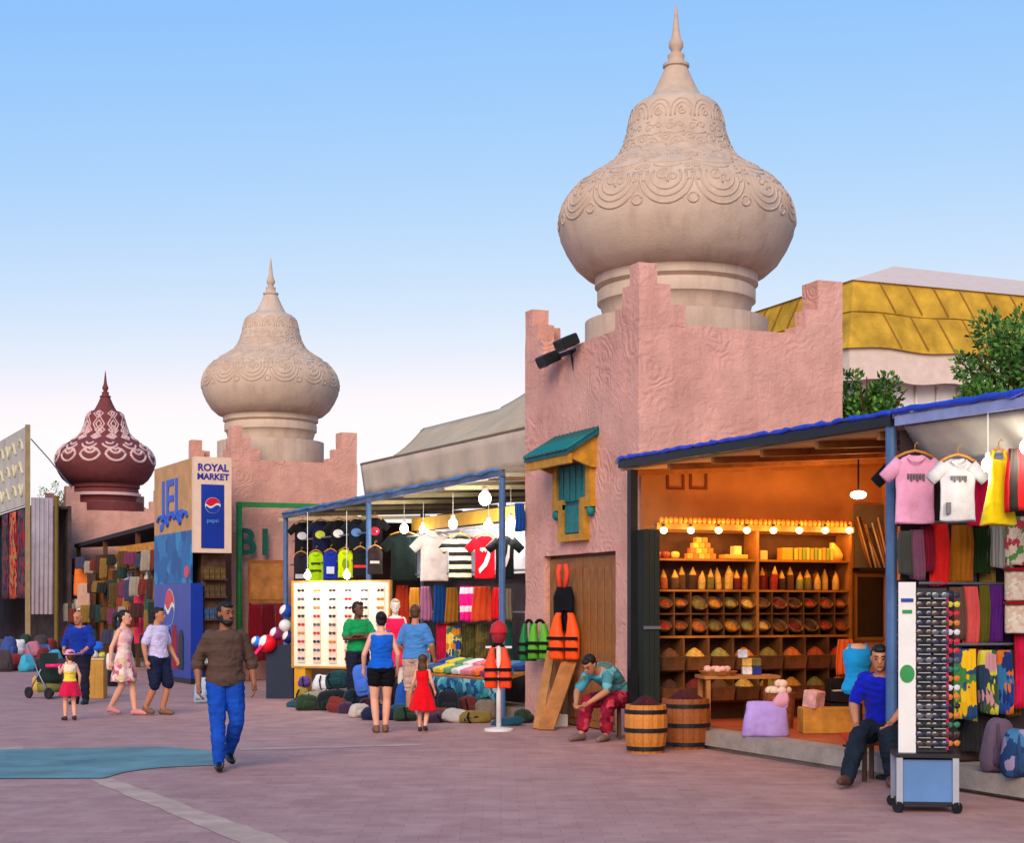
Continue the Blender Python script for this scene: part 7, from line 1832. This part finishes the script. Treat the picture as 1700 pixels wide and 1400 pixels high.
# crouched man on a stool by the tower door
seatp = G(1016, 1228)
crouch = dict(pel=(0, .16, .56), chest=(0, -.06, .80), neck=(0, -.34, .90), head=(0, -.48, .98), shL=(.18, -.28, .86), shR=(-.18, -.28, .86), elL=(.22, -.42, .64), wrL=(.10, -.64, .50), elR=(-.23, -.44, .63), wrR=(-.08, -.66, .48),
              hipL=(.10, .12, .53), knL=(.17, -.32, .50), anL=(.15, -.34, .085), hipR=(-.10, .12, .53), knR=(-.17, -.30, .50), anR=(-.15, -.46, .085))
person('person', 'man in turquoise shirt and red patterned trousers bending forward on a stool', seatp, R(-62), 1.74, crouch, SK_TAN, [('trousers', pattern('red_pattern', 'voronoi', [(150, 20, 50), (120, 16, 40), (190, 60, 80), (80, 14, 30)], 12), 'legs', dict(f1=.93, lx=.032, ex=.02)), ('shirt', pattern('turquoise_print', 'voronoi', [(64, 150, 170), (70, 130, 140), (100, 170, 180), (84, 110, 100)], 6), 'top', dict(ex=.026, z0=-.08, sleeve=.40, sx=.018))],
       (H_BLACK, 'short'), pitch=R(38), shoes=mat('grey_sandal', (120, 96, 90)), seed=11.0)
t = thing('stool', 'dark round stool under the bending man', 'stool', seatp + Matrix.Rotation(R(-62), 3, 'Z') @ Vector((0, .15, 0)), R(-62))
MB().lathe([(0.01, .40), (.20, .40), (.215, .43), (.2, .455), (.01, .46)], 24).build('seat', fab((60, 66, 60)), t, True)
for k in range(4): MB().tube([(.13 * math.cos(k * 1.57 + .7), .13 * math.sin(k * 1.57 + .7), .41), (.19 * math.cos(k * 1.57 + .7), .19 * math.sin(k * 1.57 + .7), 0)], .018, 8).build('leg', M_WOODDK, t)
# seated man at the blue post
sp2 = at_d(1466, 1200, 15.5); sp2.z = 0
sit = dict(pel=(0, .03, .53), chest=(0, -.02, .82), neck=(0, -.10, 1.06), head=(0, -.16, 1.20), shL=(.19, -.06, 1.0), shR=(-.19, -.06, 1.0), elL=(.26, -.14, .76), wrL=(.16, -.38, .60), elR=(-.26, -.12, .75), wrR=(-.18, -.34, .58),
           hipL=(.10, .0, .50), knL=(.14, -.44, .50), anL=(.16, -.34, .09), hipR=(-.10, .0, .50), knR=(-.14, -.42, .47), anR=(-.17, -.72, .10), toeR=(-.19, -.90, .08))
person('person', 'seated man in royal blue shirt with hands on his knees beside the sunglasses', sp2, R(-48), 1.76, sit, SK_TAN, [('jeans', jeans('dark_jeans', (30, 40, 54)), 'legs', dict(f1=.95, lx=.03, ex=.02)), ('shirt', fab((16, 30, 170)), 'top', dict(ex=.028, z0=-.08, sleeve=.40, sx=.020)), ],
       (H_BLACK, 'short'), yaw=R(15), pitch=R(12), shoes=mat('brown_leather_shoe', (92, 60, 50), rough=0.5), seed=12.0)
t = thing('low_chair', 'low stool under the seated man in royal blue', 'stool', sp2, R(-48))
MB().obx((0, .06, .39), (.38, .36, .06)).build('seat', M_WOODDK, t)
for sx in (-1, 1):
    for sy in (-1, 1): MB().obx((sx * .16, .06 + sy * .15, .18), (.04, .04, .36)).build('leg', M_WOODDK, t)
# dress form with turquoise top at the shop front
q = at_d(1424, 1180, 16.9); q.z = ZF
t = thing('dress_form', 'headless dress form wearing a turquoise tank top behind the seated man', 'mannequin', q, -YAW)
Bd = Body({}, 1.55, True); mb = MB(); Bd.torso(mb, 0, -.1, 1.02); me = Bd.scaled(fuse(mb, .012, 2)); me.transform(Matrix.Translation((0, 0, -.22))); me.materials.append(SK_LIGHT); put('torso_form', me, t)
mb = MB(); Bd.torso(mb, .02, -.1, .88); [mb.tube([lerp(Bd.J['sh' + s_], Bd.J['neck'], .42) + Vector((0, y, z)) for y, z in ((-.10, -.10), (-.02, .035), (.08, -.10))], .026, 8) for s_ in 'LR']
me = Bd.scaled(fuse(mb, .012, 2, .005)); me.transform(Matrix.Translation((0, 0, -.22))); me.materials.append(fab((30, 150, 214))); put('tank_top', me, t)
MB().tube([(0, 0, 0), (0, 0, .7)], .025, 8).build('pole', M_STEEL, t); MB().lathe([(.01, 0), (.16, 0), (.16, .02), (.01, .03)], 18).build('foot', M_BLACK, t)
# shop mannequin in pink dress
M_MANQ = mat('mannequin_white', (226, 214, 200), rough=0.4, var=0.02)
q = G(656, 1182); q.z = 0.14
person('mannequin', 'white shop mannequin in hot pink dress behind the woman in blue', q, -YAW + R(10), 1.70, dict(elL=(.22, .02, 1.12), wrL=(.22, -.06, .88)), M_MANQ, [('dress', fab((240, 30, 84)), 'skirt', dict(hem=.62, flare=.22, top=.88))], (mat('mannequin_hair', (200, 180, 140)), 'short'), female=True, cat='mannequin', face=False, seed=13.0)
